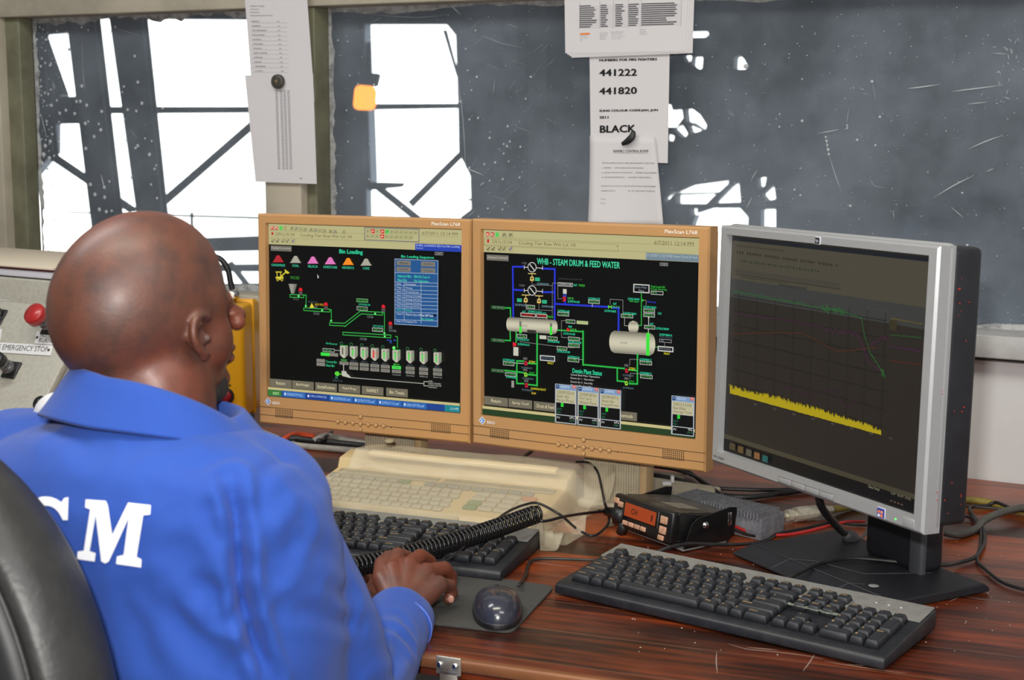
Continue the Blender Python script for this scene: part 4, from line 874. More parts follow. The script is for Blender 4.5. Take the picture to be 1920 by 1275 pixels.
        S.rect(x + 8, y + 142, x1 - 10, 90, BLK); S.rect(x + 44, y + 148, x + 64, 28, (50, 230, 60)); S.text(x + 49, y + 152, x + 59, 18, 'N', (20, 60, 20)); S.text(x + 14, y + 184, x + 52, 18, 'AUT', (40, 120, 90)); S.text(x + 14, y + 210, x + 40, 14, 'MAN', (40, 120, 90))
        S.rect(x + 8, y + 238, x1 - 10, 52, BLK); S.text(x + 14, y + 250, x + 38, 16, 'PV', WHT); S.text(x1 - 52, y + 252, x1 - 16, 16, ts[3], WHT); S.text(x1 - 56, y + 274, x1 - 16, 14, ts[4], (60, 120, 90))
tan_monitor('tan monitor showing the WHB steam drum page, between the other two monitors', M_E2, draw2, 'FlexScan L768')

# ================================================================== silver monitor (turned away to the right)
M_SILVER = pmat('silver_plastic', (170, 172, 174), .34, .35, noise=(120, .3, (160, 162, 164)))
M_DARKB = pmat('blue_black_plastic', (27, 28, 33), .5, noise=(40, .3, (44, 46, 52)), bump=(400, .1))
M_HP = frame(Vector((.3995, 1.8853, .309 + DZ)), -1.1181, .0267, .0142)
hb = M_HP @ Vector((0, 0, -.09)); hb.z = DZ
hp = thing('desktop_monitor', 'silver framed monitor with a dim trend graph, turned on its dark stand', 'monitor', hb)
mb = MB(M_HP); ring(mb, -.2235, .2235, -.1730, .1685, -.2055, .2055, -.1545, .1545, -.016, .010, .001)
mb.box((0, 0, -.011), (.448, .342, .016), None, .007, 3); mb.build('bezel', hp, M_SILVER)
mb = MB(M_HP); mb.box((0, -.001, -.040), (.440, .334, .046), None, .008, 3); mb.box((0, 0, -.07), (.3, .24, .03), None, .012)
mb.build('back_shell', hp, M_DARKB)
M_HPS = pmat('dim_display', (24, 23, 20), .35, emit=(30, 28, 24), es=1.0, spec=.3)
mb = MB(M_HP); mb.add([(-.2055, -.1545, .0012), (.2055, -.1545, .0012), (.2055, .1545, .0012), (-.2055, .1545, .0012)], [(0, 1, 2, 3)], M_HPS)
S = Sheet(mb, M_HP, (1320, 410, 1087 / 520.), .0015)
U = S.uv
U(-.204, .148, .204, .153, (22, 26, 34)); U(-.204, .094, .204, .148, (70, 66, 54)); U(-.204, .068, .204, .094, (54, 56, 54)); U(-.204, -.130, .204, .068, (38, 34, 30)); U(-.204, -.1365, .204, -.130, (64, 60, 46)); U(-.204, -.153, .204, -.1365, (12, 12, 14))
for i in range(40):
    if i % 7 == 3: continue
    S.rect(132 + i * 10, 126 + i * 1.35, 138 + i * 10, 10, (40, 40, 34) if i % 3 else (60, 40, 34))
S.text(132, 100, 318, 12, 'File Edit View Insert Tools Format Actions Window Help', (34, 34, 28))
for i in range(26): S.rect(150 + i * 12, 162 + i * 1.6, 156 + i * 12, 8, (42, 42, 36) if i % 2 else (46, 60, 44))
S.rect(126, 196, 540, 14, (62, 60, 52)); S.rect(128, 214, 545, 5, (52, 50, 42))
S.text(148, 222, 342, 11, '1-unit/operationalgrp(1)/NB Drumlog 2011-June-07/12:03:10', (34, 40, 32))
for i in range(10): S.rect(300 + i * 11, 256 + i * 1.4, 307 + i * 11, 9, (40, 44, 44))
# grid, traces
for i in range(9): S.line([(142 + i * 72, 290 + i * 10), (136 + i * 70, 668 + i * 22)], (27, 25, 24), 2)
for j in range(7): S.line([(122, 300 + j * 58), (720, 400 + j * 70)], (27, 25, 24), 2)
rg = random.Random(3)
def trace(P, c, amp, t=1.6, step=3):
    out = []
    for (x0, y0), (x1, y1) in zip(P, P[1:]):
        n = max(2, int(math.hypot(x1 - x0, y1 - y0) / step))
        for i in range(n): out.append((x0 + (x1 - x0) * i / n, y0 + (y1 - y0) * i / n + rg.uniform(-amp, amp)))
    out.append(P[-1]); S.line(out, c, t)
GD = (36, 96, 42); MG = (70, 32, 62); RD = (78, 42, 28)
trace([(120, 285), (240, 305), (420, 342), (470, 350)], GD, 5); trace([(470, 352), (560, 366)], GD, 17, 1.8, 2); trace([(560, 368), (625, 390), (632, 440), (655, 520), (705, 600)], GD, 4); trace([(700, 605), (716, 612)], GD, 22, 2, 1.5)
trace([(118, 372), (300, 392), (470, 425)], MG, 3); trace([(470, 430), (610, 455)], MG, 12, 1.5, 3); trace([(610, 455), (628, 490), (650, 560), (705, 600)], MG, 6); trace([(660, 500), (700, 470), (730, 468)], MG, 10); trace([(300, 650), (420, 690), (520, 672), (560, 740), (620, 706)], (52, 30, 48), 10)
trace([(110, 452), (260, 446), (400, 450), (470, 490), (530, 520), (620, 512), (680, 505)], RD, 2); trace([(740, 392), (865, 412)], (100, 84, 30), 2); trace([(735, 455), (860, 466)], (34, 84, 40), 2); trace([(735, 500), (860, 520)], (70, 30, 70), 2); trace([(735, 555), (855, 572)], (84, 36, 26), 2)
S.rect(735, 395, 765, 40, (52, 46, 30)); S.text(648, 344, 732, 8, '07/06/11 12:14:22', (70, 66, 56))
# yellow band along the bottom of the graph
n = 150; up_ = []; lo_ = []
for i in range(n + 1):
    k = i / n; x = 108 + 598 * k; y = 656 + 172 * k - 10 * math.sin(k * 3); h = (26 - 10 * k)
    up_.append((x, y + rg.uniform(-9, 9))); lo_.append((x, 684 + 163 * k + rg.uniform(-1, 1)))
for i in range(n): S.poly([up_[i], up_[i + 1], lo_[i + 1], lo_[i]], (166, 148, 18))
S.line(up_, (120, 108, 18), 1.5)
for i in range(8): S.text(205 + i * 76, 722 + i * 19, 219 + i * 76, 8, str(i * 10 + 7), (90, 88, 80))
for i in range(5): S.rect(112 + i * 32, 876 + i * 12, 134 + i * 32, 26, ((70, 60, 40), (90, 70, 40), (80, 76, 64), (120, 84, 50), (30, 84, 80))[i])
S.text(656, 1042, 700, 10, 'Close Trend', (150, 146, 120)); S.text(744, 1068, 826, 10, 'CAP  NUM  SCRL', (120, 116, 96))
for i in range(4): S.rect(742 + i * 14, 1100 + i * 5, 750 + i * 14, 6, (90, 70, 60))
mb.build('screen', hp)
mb = MB(M_HP)
mb.box((0, .1605, .0104), (.011, .0098, .001), fmat((215, 215, 218)), .0003); mb.box((0, .1605, .0112), (.0088, .0082, .001), fmat((30, 34, 44)), .0003)
text(mb, 'hp', -.0026, .1575, .0052, .0052, .0119, fmat((200, 205, 212)))
mb.build('badge', hp)
mb = MB(M_HP); text(mb, 'HP LP2065', -.216, -.1658, .026, .0035, .0106, fmat((50, 50, 56))); mb.build('lettering', hp)
for i in range(4):
    x = -.046 + i * .0295; mb = MB(M_HP); mb.box((x, -.1655, .0098), (.0298, .0084, .0006)); mb.build('button_gap', hp, M_HOLE)
    mb = MB(M_HP); mb.box((x, -.1655, .0098), (.0285, .0072, .0016), None, .0005); mb.build('control_button', hp, M_SILVER)
mb = MB(M_HP); mb.box((.199, -.1640, .0098), (.020, .011, .0016), None, .0005); mb.build('power_button', hp, M_SILVER)
mb = MB(M_HP @ Matrix.Translation((.176, -.1650, .0098))); mb.lathe([(.0014, 0), (.0012, .0008), (.0002, .001)], None, 10); mb.build('power_light', hp, pmat('green_light', (60, 220, 80), .4, emit=(80, 240, 90), es=1.5))
mb = MB(M_HP); mb.box((.150, -.1632, .0104), (.0145, .013, .0008), fmat((214, 214, 224)), .0002); mb.box((.150, -.1632, .0110), (.013, .0115, .0006), fmat((44, 62, 150)))
for x, y, c in ((.147, -.162, (230, 120, 60)), (.1522, -.162, (230, 150, 110)), (.147, -.1665, (220, 220, 235)), (.1522, -.1665, (230, 130, 80))): mb.box((x, y, .0115), (.0036, .0032, .0004), fmat(c))
mb.build('badge', hp)
mb = MB(M_HP)
for i in range(22):
    y = rnd.choice((.12, .09, .05, -.01, -.02, -.125, -.13, -.14)) + rnd.uniform(-.012, .012); z = rnd.choice((-.006, -.03, -.048)) + rnd.uniform(-.006, .006)
    X = .2243 if z > -.018 else .2203; a, b = rnd.uniform(.0005, .0014), rnd.uniform(.0005, .0014); mb.add([(X, y - a, z), (X, y, z - b), (X, y + a, z + b * .4), (X, y + a * .3, z + b)], [(0, 1, 2, 3)])
mb.build('paint_specks', hp, fmat((200, 48, 34)))
# stand: base plate with sloping front, ridge lines, neck column
Cm = Vector((.394, 1.919, DZ + .0015)); hy = math.radians(-61.4)
Mb = zframe(Cm, hy)
mb = MB(Mb)
prof = [(-.004, 0), (-.004, .004), (.030, .0125), (.19, .0125), (.2, .006), (.2, 0)]
mb.prism([(y, z) for y, z in prof], -.147, .147, axis='x', bevel=.002)
mb.build('stand_base', hp, M_DARKB)
mb = MB(Mb)
for p in ([(-.147, .030, .0129), (.147, .030, .0129)], [(-.06, -.002, .0048), (-.06, .03, .013), (-.035, .055, .0129), (.04, .075, .0129), (.08, .16, .0129)], [(.06, -.002, .0048), (.062, .03, .013), (.075, .045, .0129)]): mb.tube([Mb.inverted() @ (Mb @ Vector(q)) for q in p], .0006, None, 5)
mb.build('base_seam', hp, pmat('dust_line', (70, 70, 72), .8))
mb = MB(Mb @ Matrix.Translation((.085, .052, .0127))); mb.lathe([(.0001, .0002), (.007, .0003), (.0072, .0001)], None, 9, cap=False); mb.build('dust_mark', hp, pmat('pale_mark', (150, 150, 148), .8))
mb = MB(Mb @ Matrix.Translation((.02, .165, 0))); mb.box((0, 0, .085), (.115, .045, .15), None, .012, 3); mb.box((0, .014, .18), (.09, .03, .08), None, .008); mb.build('stand_neck', hp, M_DARKB)
mb = MB(Mb @ Matrix.Translation((.02, .165, 0))); mb.box((.048, -.02, .05), (.026, .012, .085), None, .005, 3); mb.build('neck_clip', hp, pmat('grey_clip', (70, 72, 76), .5))

# ================================================================== keyboards
M_KEY = pmat('charcoal_key', (38, 40, 45), .5, noise=(60, .5, (52, 54, 57)), bump=(500, .08))
M_LEG = pmat('tan_key_print', (168, 140, 96), .6)
M_KSIL = pmat('grey_key_surround', (126, 126, 122), .5, noise=(80, .6, (104, 102, 96)))
M_CASE = pmat('black_key_case', (25, 27, 33), .45, noise=(50, .5, (50, 50, 52)))
u = .019
def key_rows():
    """(x, row, width, height, legend) in key units; row 0 = function row"""
    R = []
    def run(y, x, items, h=1):
        for it in items:
            w_, l = it if isinstance(it, tuple) else (1, it)
            if l is not None: R.append((x, y, w_, h, l))
            x += w_
    run(0, 0, ['Esc']); 
    for k, x in enumerate((2, 6.5, 11)): run(0, x, ['F%d' % (k * 4 + i + 1) for i in range(4)])
    run(1.25, 0, list('`1234567890-=') + [(2, 'Bksp')]); run(2.25, 0, [(1.5, 'Tab')] + list('QWERTYUIOP[]') + [(1.5, '\\')])
    run(3.25, 0, [(1.75, 'Caps')] + list("ASDFGHJKL;'") + [(2.25, 'Enter')]); run(4.25, 0, [(2.25, 'Shift')] + list('ZXCVBNM,./') + [(2.75, 'Shift')])
    run(5.25, 0, [(1.5, 'Ctrl'), 'x', (1.25, 'Alt'), (6.25, ''), (1.25, 'Alt'), 'x', 'x', (1.75, 'Ctrl')])
    X = 15.25; run(0, X, ['Prt', 'Scr', 'Pau']); run(1.25, X, ['Ins', 'Hm', 'Pg']); run(2.25, X, ['Del', 'End', 'Dn']); run(4.25, X + 1, ['^']); run(5.25, X, ['<', 'v', '>'])
    X = 18.5; run(1.25, X, ['Num', '/', '*', '-']); run(2.25, X, ['7', '8', '9']); run(3.25, X, ['4', '5', '6']); run(4.25, X, ['1', '2', '3']); run(5.25, X, [(2, '0'), '.'])
    R.append((X + 3, 2.25, 1, 2, '+')); R.append((X + 3, 4.25, 1, 2, 'Ent'))
    return R
def key_mesh(w_, h, leg, rot, face=M_KEY, ink=M_LEG, H=.0085, top_in=.0028):
    mb = MB(rot); a, b = w_ * u / 2 - .0004, h * u / 2 - .0004; c, d = a - top_in, b - top_in
    vs = [(-a, -b, 0), (a, -b, 0), (a, b, 0), (-a, b, 0), (-c, -d + .0006, H), (c, -d + .0006, H), (c, d + .0012, H), (-c, d + .0012, H), (-c + .001, -d + .002, H + .0001), (c - .001, -d + .002, H + .0001), (c - .001, d, H + .0001), (-c + .001, d, H + .0001)]
    fs = [(0, 1, 5, 4), (1, 2, 6, 5), (2, 3, 7, 6), (3, 0, 4, 7), (4, 5, 9, 8), (5, 6, 10, 9), (6, 7, 11, 10), (7, 4, 8, 11), (8, 9, 10, 11), (3, 2, 1, 0)]
    b_ = bmesh.new(); V = [b_.verts.new(v) for v in vs]; [b_.faces.new([V[i] for i in f]) for f in fs]
    bmesh.ops.bevel(b_, geom=[e for e in b_.edges if all(v.co.z > H * .5 for v in e.verts) or abs(e.verts[0].co.z - e.verts[1].co.z) > .004], offset=.0009, segments=2, profile=.5, affect='EDGES')
    mb.bm(b_, face, True)
    if leg:
        z = H + .00035; hh = .0034; ww = min(.0026 * len(leg), 2 * c - .002)
        text(mb, leg, -c + .0012, d - hh - .0008, ww, hh, z, ink, .00012)
    return mb
_key_cache = {}
def keyboard(name, label, Mk, parts, parent_case):
    root = thing(name, label, 'keyboard', Mk.translation, 'black keyboards on the desk')
    Wd, Dp = .457, .166
    mb = MB(Mk); prof = [(-Dp / 2, .002), (-Dp / 2 + .001, .014), (-Dp / 2 + .007, .017), (Dp / 2 - .004, .030), (Dp / 2, .024), (Dp / 2 - .003, .004)]
    mb.prism(prof, -Wd / 2, Wd / 2, axis='x', bevel=.0025, smooth=True); mb.build('case', root, M_CASE)
    sl = math.atan2(.013, Dp - .011)
    Mt = Mk @ Matrix.Translation((0, -Dp / 2 + .007, .0172)) @ Matrix.Rotation(sl, 4, 'X')     # key plane, origin front edge
    mb = MB(Mt); x0, x1 = -.2195, .2195
    mb.prism([(-.2265, .126), (-.2265, .157), (.2265, .157), (.2265, .107), (.133, .107), (.133, .126)], 0, .0018, bevel=.0004)
    for a, b_ in ((-.2265, -.1985), (-.1805 + .0, -.1775), (-.1015, -.0925), (-.0165, -.0065), (.0685, .0735), (.131, .136)): mb.box(((a + b_) / 2, .1155, .0009), (b_ - a, .021, .0018))
    mb.build('top_strip', root, M_KSIL)
    if Mk.col[0].z == 0: pass
    rot = Mt.to_3x3().to_4x4()
    for (x, y, w_, h, leg) in key_rows():
        cx = -.2135 + (x + w_ / 2) * u; cy = .1265 - (y + h / 2) * u + .002
        P = Mt @ Vector((cx, cy + .0005, .0004))
        ky = (w_, h, leg, name)
        k_ = key_mesh(w_, h, leg, rot).build('key', None); k_.location = P - wloc(root); k_.parent = root
    for i in range(3):
        mb = MB(Mt @ Matrix.Translation((.160 + i * .016, .135, .0018))); mb.lathe([(.0013, 0), (.0011, .0005), (.0001, .0006)], None, 8); mb.build('status_light', root, pmat_led)
    return root
pmat_led = pmat('clear_light', (220, 225, 210), .3)
KB1 = zframe((.2906, 1.7985, DZ + .0005), -.6308)
kb1 = keyboard('computer_keyboard', 'black keyboard with grey top strip in front of the silver monitor', KB1, None, None)
mb = MB(KB1)
for i in range(26):
    x = .072 + i * .0030; mb.box((x, -.005 - i * .0001 + rnd.uniform(-.001, .001), .0285), (.004, .006 + rnd.uniform(-.002, .002), .0006), None, M=Matrix.Rotation(rnd.uniform(-.4, .4) * .02, 4, 'Z'))
mb.build('worn_strip', kb1, pmat('pale_wear', (132, 140, 126), .7))
KB2 = zframe((-.199, 2.071, DZ + .0005), math.radians(-20.5))
kb2 = keyboard('computer_keyboard', 'black keyboard lying under the coiled cord beside the operator hand', KB2, None, None)

# beige operator keyboard under a plastic cover
BK = zframe((-.122, 2.269, DZ + .0005), math.radians(-21))
bk = thing('operator_keyboard', 'beige operator keyboard lying under the cloudy plastic cover', 'keyboard', BK.translation)
M_BK = pmat('beige_key_case', (200, 178, 132), .5, noise=(9, .5, (196, 168, 118)))
mb = MB(BK); mb.prism([(-.105, .001), (-.105, .024), (.055, .044), (.062, .060), (.105, .066), (.108, .001)], -.203, .203, axis='x', bevel=.003, smooth=True); mb.build('case', bk, M_BK)
sl2 = math.atan2(.020, .16); Mt2 = BK @ Matrix.Translation((0, -.105, .0245)) @ Matrix.Rotation(sl2, 4, 'X'); rot2 = Mt2.to_3x3().to_4x4()
mb = MB(Mt2); mb.box((.02, .172, .026), (.33, .016, .008), None, .002); mb.build('raised_bar', bk, pmat('pale_bar', (230, 206, 156), .5))
mb = MB(Mt2 @ Matrix.Translation((-.12, .196, .0415))); mb.lathe([(.008, -.002), (.008, .001), (.006, .002), (.0005, .002)], None, 20); mb.build('round_knob', bk, pmat('grey_knob', (150, 138, 110), .5))
for j, (y, c) in enumerate(((.150, (150, 140, 116)), (.139, (168, 158, 134)))):
    for x0, x1 in ((-.19, -.01), (.0, .19)):
        mb = MB(Mt2); mb.box(((x0 + x1) / 2, y, .0012), (x1 - x0, .007, .002), None, .0005); mb.build('label_strip', bk, fmat(c))
kc = {}
def flatkey(cx, cy, w_, d_, c):
    k_ = (round(w_, 4), round(d_, 4), c)
    if k_ not in kc:
        mb = MB(rot2); mb.box((0, 0, .002), (w_, d_, .004), fmat(c, .5), .0012); o = mb.build('key', None); kc[k_] = o
    else:
        o = kc[k_].copy(); COL.objects.link(o)
    o.location = Mt2 @ Vector((cx, cy, 0)) - wloc(bk); o.parent = bk
KG = (150, 146, 134); KL = (176, 170, 152); KGN = (84, 124, 76)
for i in range(7): flatkey(-.185 + i * .021, .122, .0175, .0135, KGN if i == 6 else KG)
for i in range(9): flatkey(-.015 + i * .021, .122, .0175, .0135, (128, 130, 128))
for j in range(5):
    for i in range(14): flatkey(-.188 + i * .0175 + (j % 2) * .004, .103 - j * .0185, .0150, .0120, KL)
    if j < 4:
        for i in range(4): flatkey(.085 + i * .026, .103 - j * .0185, .0220, .0125, KGN if (j, i) in ((2, 0), (3, 0)) else ((190, 110, 84) if (j, i) == (0, 3) else KL))

# cloudy plastic cover
def plastic():
    m = bpy.data.materials.new('cloudy_plastic'); m.use_nodes = True; nt = m.node_tree; N = nt.nodes; L = nt.links
    b = N['Principled BSDF']; b.inputs['Base Color'].default_value = (*lin((214, 204, 176)), 1); b.inputs['Roughness'].default_value = .32
    t = N.new('ShaderNodeBsdfTransparent'); mx = N.new('ShaderNodeMixShader'); tc = N.new('ShaderNodeTexCoord')
    n = N.new('ShaderNodeTexNoise'); n.inputs['Scale'].default_value = 26; n.inputs['Detail'].default_value = 5; L.new(tc.outputs['Object'], n.inputs['Vector'])
    r = N.new('ShaderNodeMapRange'); r.inputs[3].default_value = .84; r.inputs[4].default_value = .70; L.new(n.outputs['Fac'], r.inputs[0])
    L.new(r.outputs[0], mx.inputs[0]); L.new(b.outputs[0], mx.inputs[1]); L.new(t.outputs[0], mx.inputs[2]); L.new(mx.outputs[0], N['Material Output'].inputs[0])
    bp = N.new('ShaderNodeBump'); bp.inputs['Strength'].default_value = .25; bp.inputs['Distance'].default_value = .004; L.new(n.outputs['Fac'], bp.inputs['Height']); L.new(bp.outputs[0], b.inputs['Normal'])
    return m
# corner curve of the sheet on the desk, from measured outline points; the height follows the keyboard below
BKi = BK.inverted()
def cover_z(P):
    q = BKi @ Vector((P.x, P.y, DZ))
    x, y = q.x, q.y
    if y < -.105: h = .026
    elif y < .035: h = .026 + (y + .105) / .16 * .020 + .0065
    elif y < .108: h = .0505 + min(1, (y - .035) / .02) * .029
    else: h = max(.0795 - (y - .108) * 1.2, .012)
    ed = x - .213
    if ed > 0: h = max(h - ed * 1.1, .003 if y < .05 else .010)
    if y < -.105:
        d = -.105 - y; h = max(.026 - d * .5, .0035) if x < .16 else max(.026 - d * 1.2, .0035)
    # rests on the black keyboard in front
    q2 = KB2.inverted() @ Vector((P.x, P.y, DZ))
    if abs(q2.x) < .232 and abs(q2.y) < .088: h = max(h, .042)
    return h
OUT_T = [onz(698, 842, .070), onz(760, 838, .072), onz(820, 856, .062), onz(870, 846, .066), onz(930, 860, .062), onz(1010, 866, .066), onz(1090, 868, .076), onz(1153, 870, .084)]
OUT_B = [onz(592, 912, .035), onz(616, 932, .044), onz(700, 942, .044), onz(800, 954, .044), onz(930, 968, .040), onz(985, 1000, .012), onz(1000, 1030, .004), onz(1040, 1032, .004)]
def along(P, k):
    k = k * (len(P) - 1); i = min(int(k), len(P) - 2); return P[i].lerp(P[i + 1], k - i)
T_ = spline(OUT_T, 6); B_ = spline(OUT_B, 6)
NX, NY = 90, 60; vs = []; fs = []
prs = random.Random(5); wob = [prs.uniform(0, 6.28) for _ in range(6)]
for j in range(NY + 1):
    for i in range(NX + 1):
        a, b = i / NX, j / NY
        t_, b_ = along(T_, a), along(B_, a); P = t_.lerp(b_, b)
        if a > .8: P = P + Vector((.028 * math.sin(math.pi * b) * (a - .8) * 5 * (1 if b < .5 else .3), 0, 0))
        h = cover_z(P) + .0012 * math.sin(a * 31 + wob[0]) * math.sin(b * 9 + wob[1]) + .0016 * math.sin(a * 11 + b * 7 + wob[2])
        if b < .12: h += .004 * (1 - b / .12) * math.sin(a * 26 + wob[3])
        hz = P.z - DZ; k = max(max(0, 1 - b / .10), max(0, (a - .88) / .12) if b < .6 else 0); h = h * (1 - k) + max(hz, h if b > .1 else hz) * k
        vs.append(Vector((P.x, P.y, DZ + max(h, .0035))))
for j in range(NY):
    for i in range(NX):
        q = j * (NX + 1) + i; fs.append((q, q + NX + 1, q + NX + 2, q + 1))
mb = MB(); mb.add(vs, fs, plastic(), True)
o = mb.build('plastic_cover'); tag(o, 'cloudy plastic dust cover draped over the beige operator keyboard', 'cover')
md = o.modifiers.new('s', 'SOLIDIFY'); md.thickness = .0004
# sheet's hard bright left edge

# ================================================================== mouse mat, mouse
PADM = pmat('grey_mat_cloth', (66, 65, 63), .95, noise=(200, .4, (80, 79, 76)), spec=.2)
pad = [onz(*p) for p in ((1040, 1103), (960, 1190), (700, 1160), (812, 1070))]
def rounded(P, r, n=5):
    out = []
    for i in range(len(P)):
        a, b, c = Vector(P[i - 1][:2]), Vector(P[i][:2]), Vector(P[(i + 1) % len(P)][:2])
        p, q = b + (a - b).normalized() * r, b + (c - b).normalized() * r
        for k in range(n + 1):
            t = k / n; v = p.lerp(b, t).lerp(b.lerp(q, t), t); out.append((v.x, v.y))
    return out
mb = MB(); mb.prism(rounded(pad, .016), DZ + .0003, DZ + .0035, bevel=.0006)
tag(mb.build('mouse_mat', mat=PADM), 'dark grey mouse mat under the operator hand and mouse', 'mouse mat')
mp_ = onz(933, 1142, .012); mr = onz(930, 1095) - onz(936, 1172); myaw = math.atan2(mr.y, mr.x) - math.pi / 2
Mm = zframe((mp_.x, mp_.y, DZ + .0038), myaw)
mouse = thing('computer_mouse', 'black and dark grey computer mouse on the mouse mat', 'mouse', Mm.translation)
def shell(mb, a, b, h, z0, taper=.18, n=30, m_=14, pw_=2.4, squash=1.0, v0=0.0):
    vs = []; fs = []
    for j in range(m_ + 1):
        ph = v0 + (math.pi / 2 - v0) * j / m_
        for i in range(n):
            th = 2 * math.pi * i / n
            cx = math.copysign(abs(math.cos(th)) ** (2 / pw_), math.cos(th)); sy = math.copysign(abs(math.sin(th)) ** (2 / pw_), math.sin(th))
            r = math.cos(ph) ** .62
            y = b * sy * r; x = a * cx * r * (1 + taper * (y / b))
            vs.append((x, y, z0 + h * math.sin(ph) ** 1.0 * (1 - .18 * (y / b)) * squash))
    for j in range(m_):
        for i in range(n): fs.append((j * n + i, j * n + (i + 1) % n, (j + 1) * n + (i + 1) % n, (j + 1) * n + i))
    fs.append(tuple(range(n))[::-1]); fs.append(tuple(m_ * n + i for i in range(n)))
    mb.add(vs, fs, None, True)
mb = MB(Mm); shell(mb, .031, .056, .030, .0035, taper=.12); mb.build('top_shell', mouse, pmat('glossy_dark_plastic', (46, 48, 60), .22, coat=.3))
mb = MB(Mm); mb.prism([(.0315 * math.copysign(abs(math.cos(t)) ** .83, math.cos(t)) * (1 + .12 * math.sin(t)), .0565 * math.copysign(abs(math.sin(t)) ** .83, math.sin(t))) for t in [2 * math.pi * i / 32 for i in range(32)]], 0, .008, bevel=.0015, smooth=True); mb.build('base', mouse, M_BLACK)
mb = MB(Mm @ Matrix.Translation((0, .036, .0225)) @ Matrix.Rotation(math.pi / 2, 4, 'Y')); mb.lathe([(.0055, -.003), (.0062, -.002), (.0062, .002), (.0055, .003)], None, 18); mb.build('scroll_wheel', mouse, M_RUBBER)

def cable(name, label, pts, r, m=M_RUBBER, cat='cable', k=8, group=None, n=8):
    P = [p if isinstance(p, Vector) else onz(*p) for p in pts]
    P = [Vector((p.x, p.y, max(p.z, DZ + r + .0003))) for p in P]
    mb = MB(); mb.tube(spline(P, k), r, None, n)
    return tag(mb.build(name, mat=m), label, cat, group)
cable('mouse_cable', 'thin black mouse cable curving from the mouse towards the right keyboard', [(972, 1098, .012), (985, 1080, .004), (992, 1056, .004), (1010, 1048, .004), (1060, 1048, .004), (1112, 1050, .004), (1160, 1046, .004)], .0021)

# ================================================================== two way radio with bracket
ry = math.radians(-55.6)
FL = Vector((.1637, 2.1724, DZ + .058)); FR = Vector((.2394, 2.0618, DZ + .058)); rc = (FL + FR) / 2
Mr = zframe((rc.x, rc.y, DZ + .0585), ry, math.radians(-9))       # origin: top front edge centre
M_RAD = pmat('radio_black', (17, 17, 18), .30, noise=(70, .4, (34, 33, 32)), coat=.2)
M_RTOP = pmat('dusty_radio_top', (52, 46, 38), .42, noise=(45, .9, (82, 76, 66)))
rad = thing('two_way_radio', 'black two way radio with an orange lit display in a tilted bracket', 'radio', (rc.x, rc.y, DZ))
mb = MB(Mr); mb.box((0, .060, -.022), (.132, .108, .043), None, .003); mb.build('body', rad, M_RAD)
mb = MB(Mr); mb.box((0, .062, .0002), (.126, .100, .002), None, .0008); mb.build('top_cover', rad, M_RTOP)
mb = MB(Mr)
for i in range(15):
    for j in range(6): mb.box((-.004 + i * .0028 + j * .0014, .034 + j * .0062, .0016), (.0012, .004, .0008), None, M=None)
mb.build('speaker_slots', rad, pmat('slot_edge', (120, 114, 100), .5))
mb = MB(Mr); mb.box((0, .001, -.0225), (.138, .016, .048), None, .005, 3); mb.build('front_panel', rad, M_RAD)
Mf = Mr @ Matrix.Translation((0, -.0072, -.0225)) @ Matrix.Rotation(math.pi / 2, 4, 'X')   # front face, z out
mb = MB(Mf); mb.box((-.002, .006, .0002), (.082, .026, .002), None, .001); mb.build('display_frame', rad, pmat('smoked_frame', (28, 24, 22), .2))
mb = MB(Mf); mb.box((-.002, .006, .0012), (.072, .020, .0006), pmat('orange_display', (120, 44, 16), .3, emit=(150, 60, 26), es=.5))
text(mb, 'CH', -.022, .002, .014, .008, .0017, fmat((60, 20, 10)), .0002); text(mb, '1', .024, .001, .003, .009, .0017, fmat((60, 20, 10)), .0002)
mb.build('display', rad)
M_RB = pmat('worn_tan_button', (196, 150, 122), .5, noise=(120, .6, (120, 90, 70)))
for x, y, w_, h_ in ((-.060, .014, .012, .0085), (-.049, .010, .012, .0085), (-.050, -.001, .012, .0085), (-.051, -.013, .011, .007), (.052, .009, .015, .0115), (.052, -.006, .015, .0115), (.050, -.0175, .013, .0075),
                     (-.033, -.0145, .012, .007), (-.019, -.0145, .012, .007), (-.005, -.0145, .012, .007), (.009, -.0145, .012, .007)):
    mb = MB(Mf); mb.box((x, y, .001), (w_, h_, .003), None, .0014, 3); mb.build('radio_button', rad, M_RB)
br = thing('mounting_bracket', 'black U shaped mounting bracket holding the two way radio', 'bracket', (rc.x, rc.y, DZ))
Mk_ = zframe((rc.x, rc.y, DZ + .001), ry)
mb = MB(Mk_); mb.box((0, .05, .002), (.150, .085, .003), None, .001); mb.build('bracket_foot', br, pmat('bare_metal', (150, 150, 152), .4, .6))
for sx in (-1, 1):
    mb = MB(Mk_); mb.prism([(.008, 0), (.095, 0), (.108, .016), (.112, .052), (.100, .054), (.035, .046), (.024, .038), (.012, .012)], sx * .0735 - .0012, sx * .0735 + .0012, axis='x', bevel=.0006)
    a = mb.build('bracket_arm', br, M_RAD)
mb = MB(Mk_ @ Matrix.Translation((.0748, .050, .034)) @ Matrix.Rotation(math.pi / 2, 4, 'Y')); mb.lathe([(.0055, 0), (.0055, .001), (.0042, .001), (.0042, .003), (.0025, .0042), (.0003, .0044)], None, 18); mb.build('bracket_screw', br, M_CHROME)
mb = MB(Mk_); mb.box((.0748, .098, .036), (.0012, .007, .020), None, .0005); mb.build('bracket_slot', br, M_CHROME)
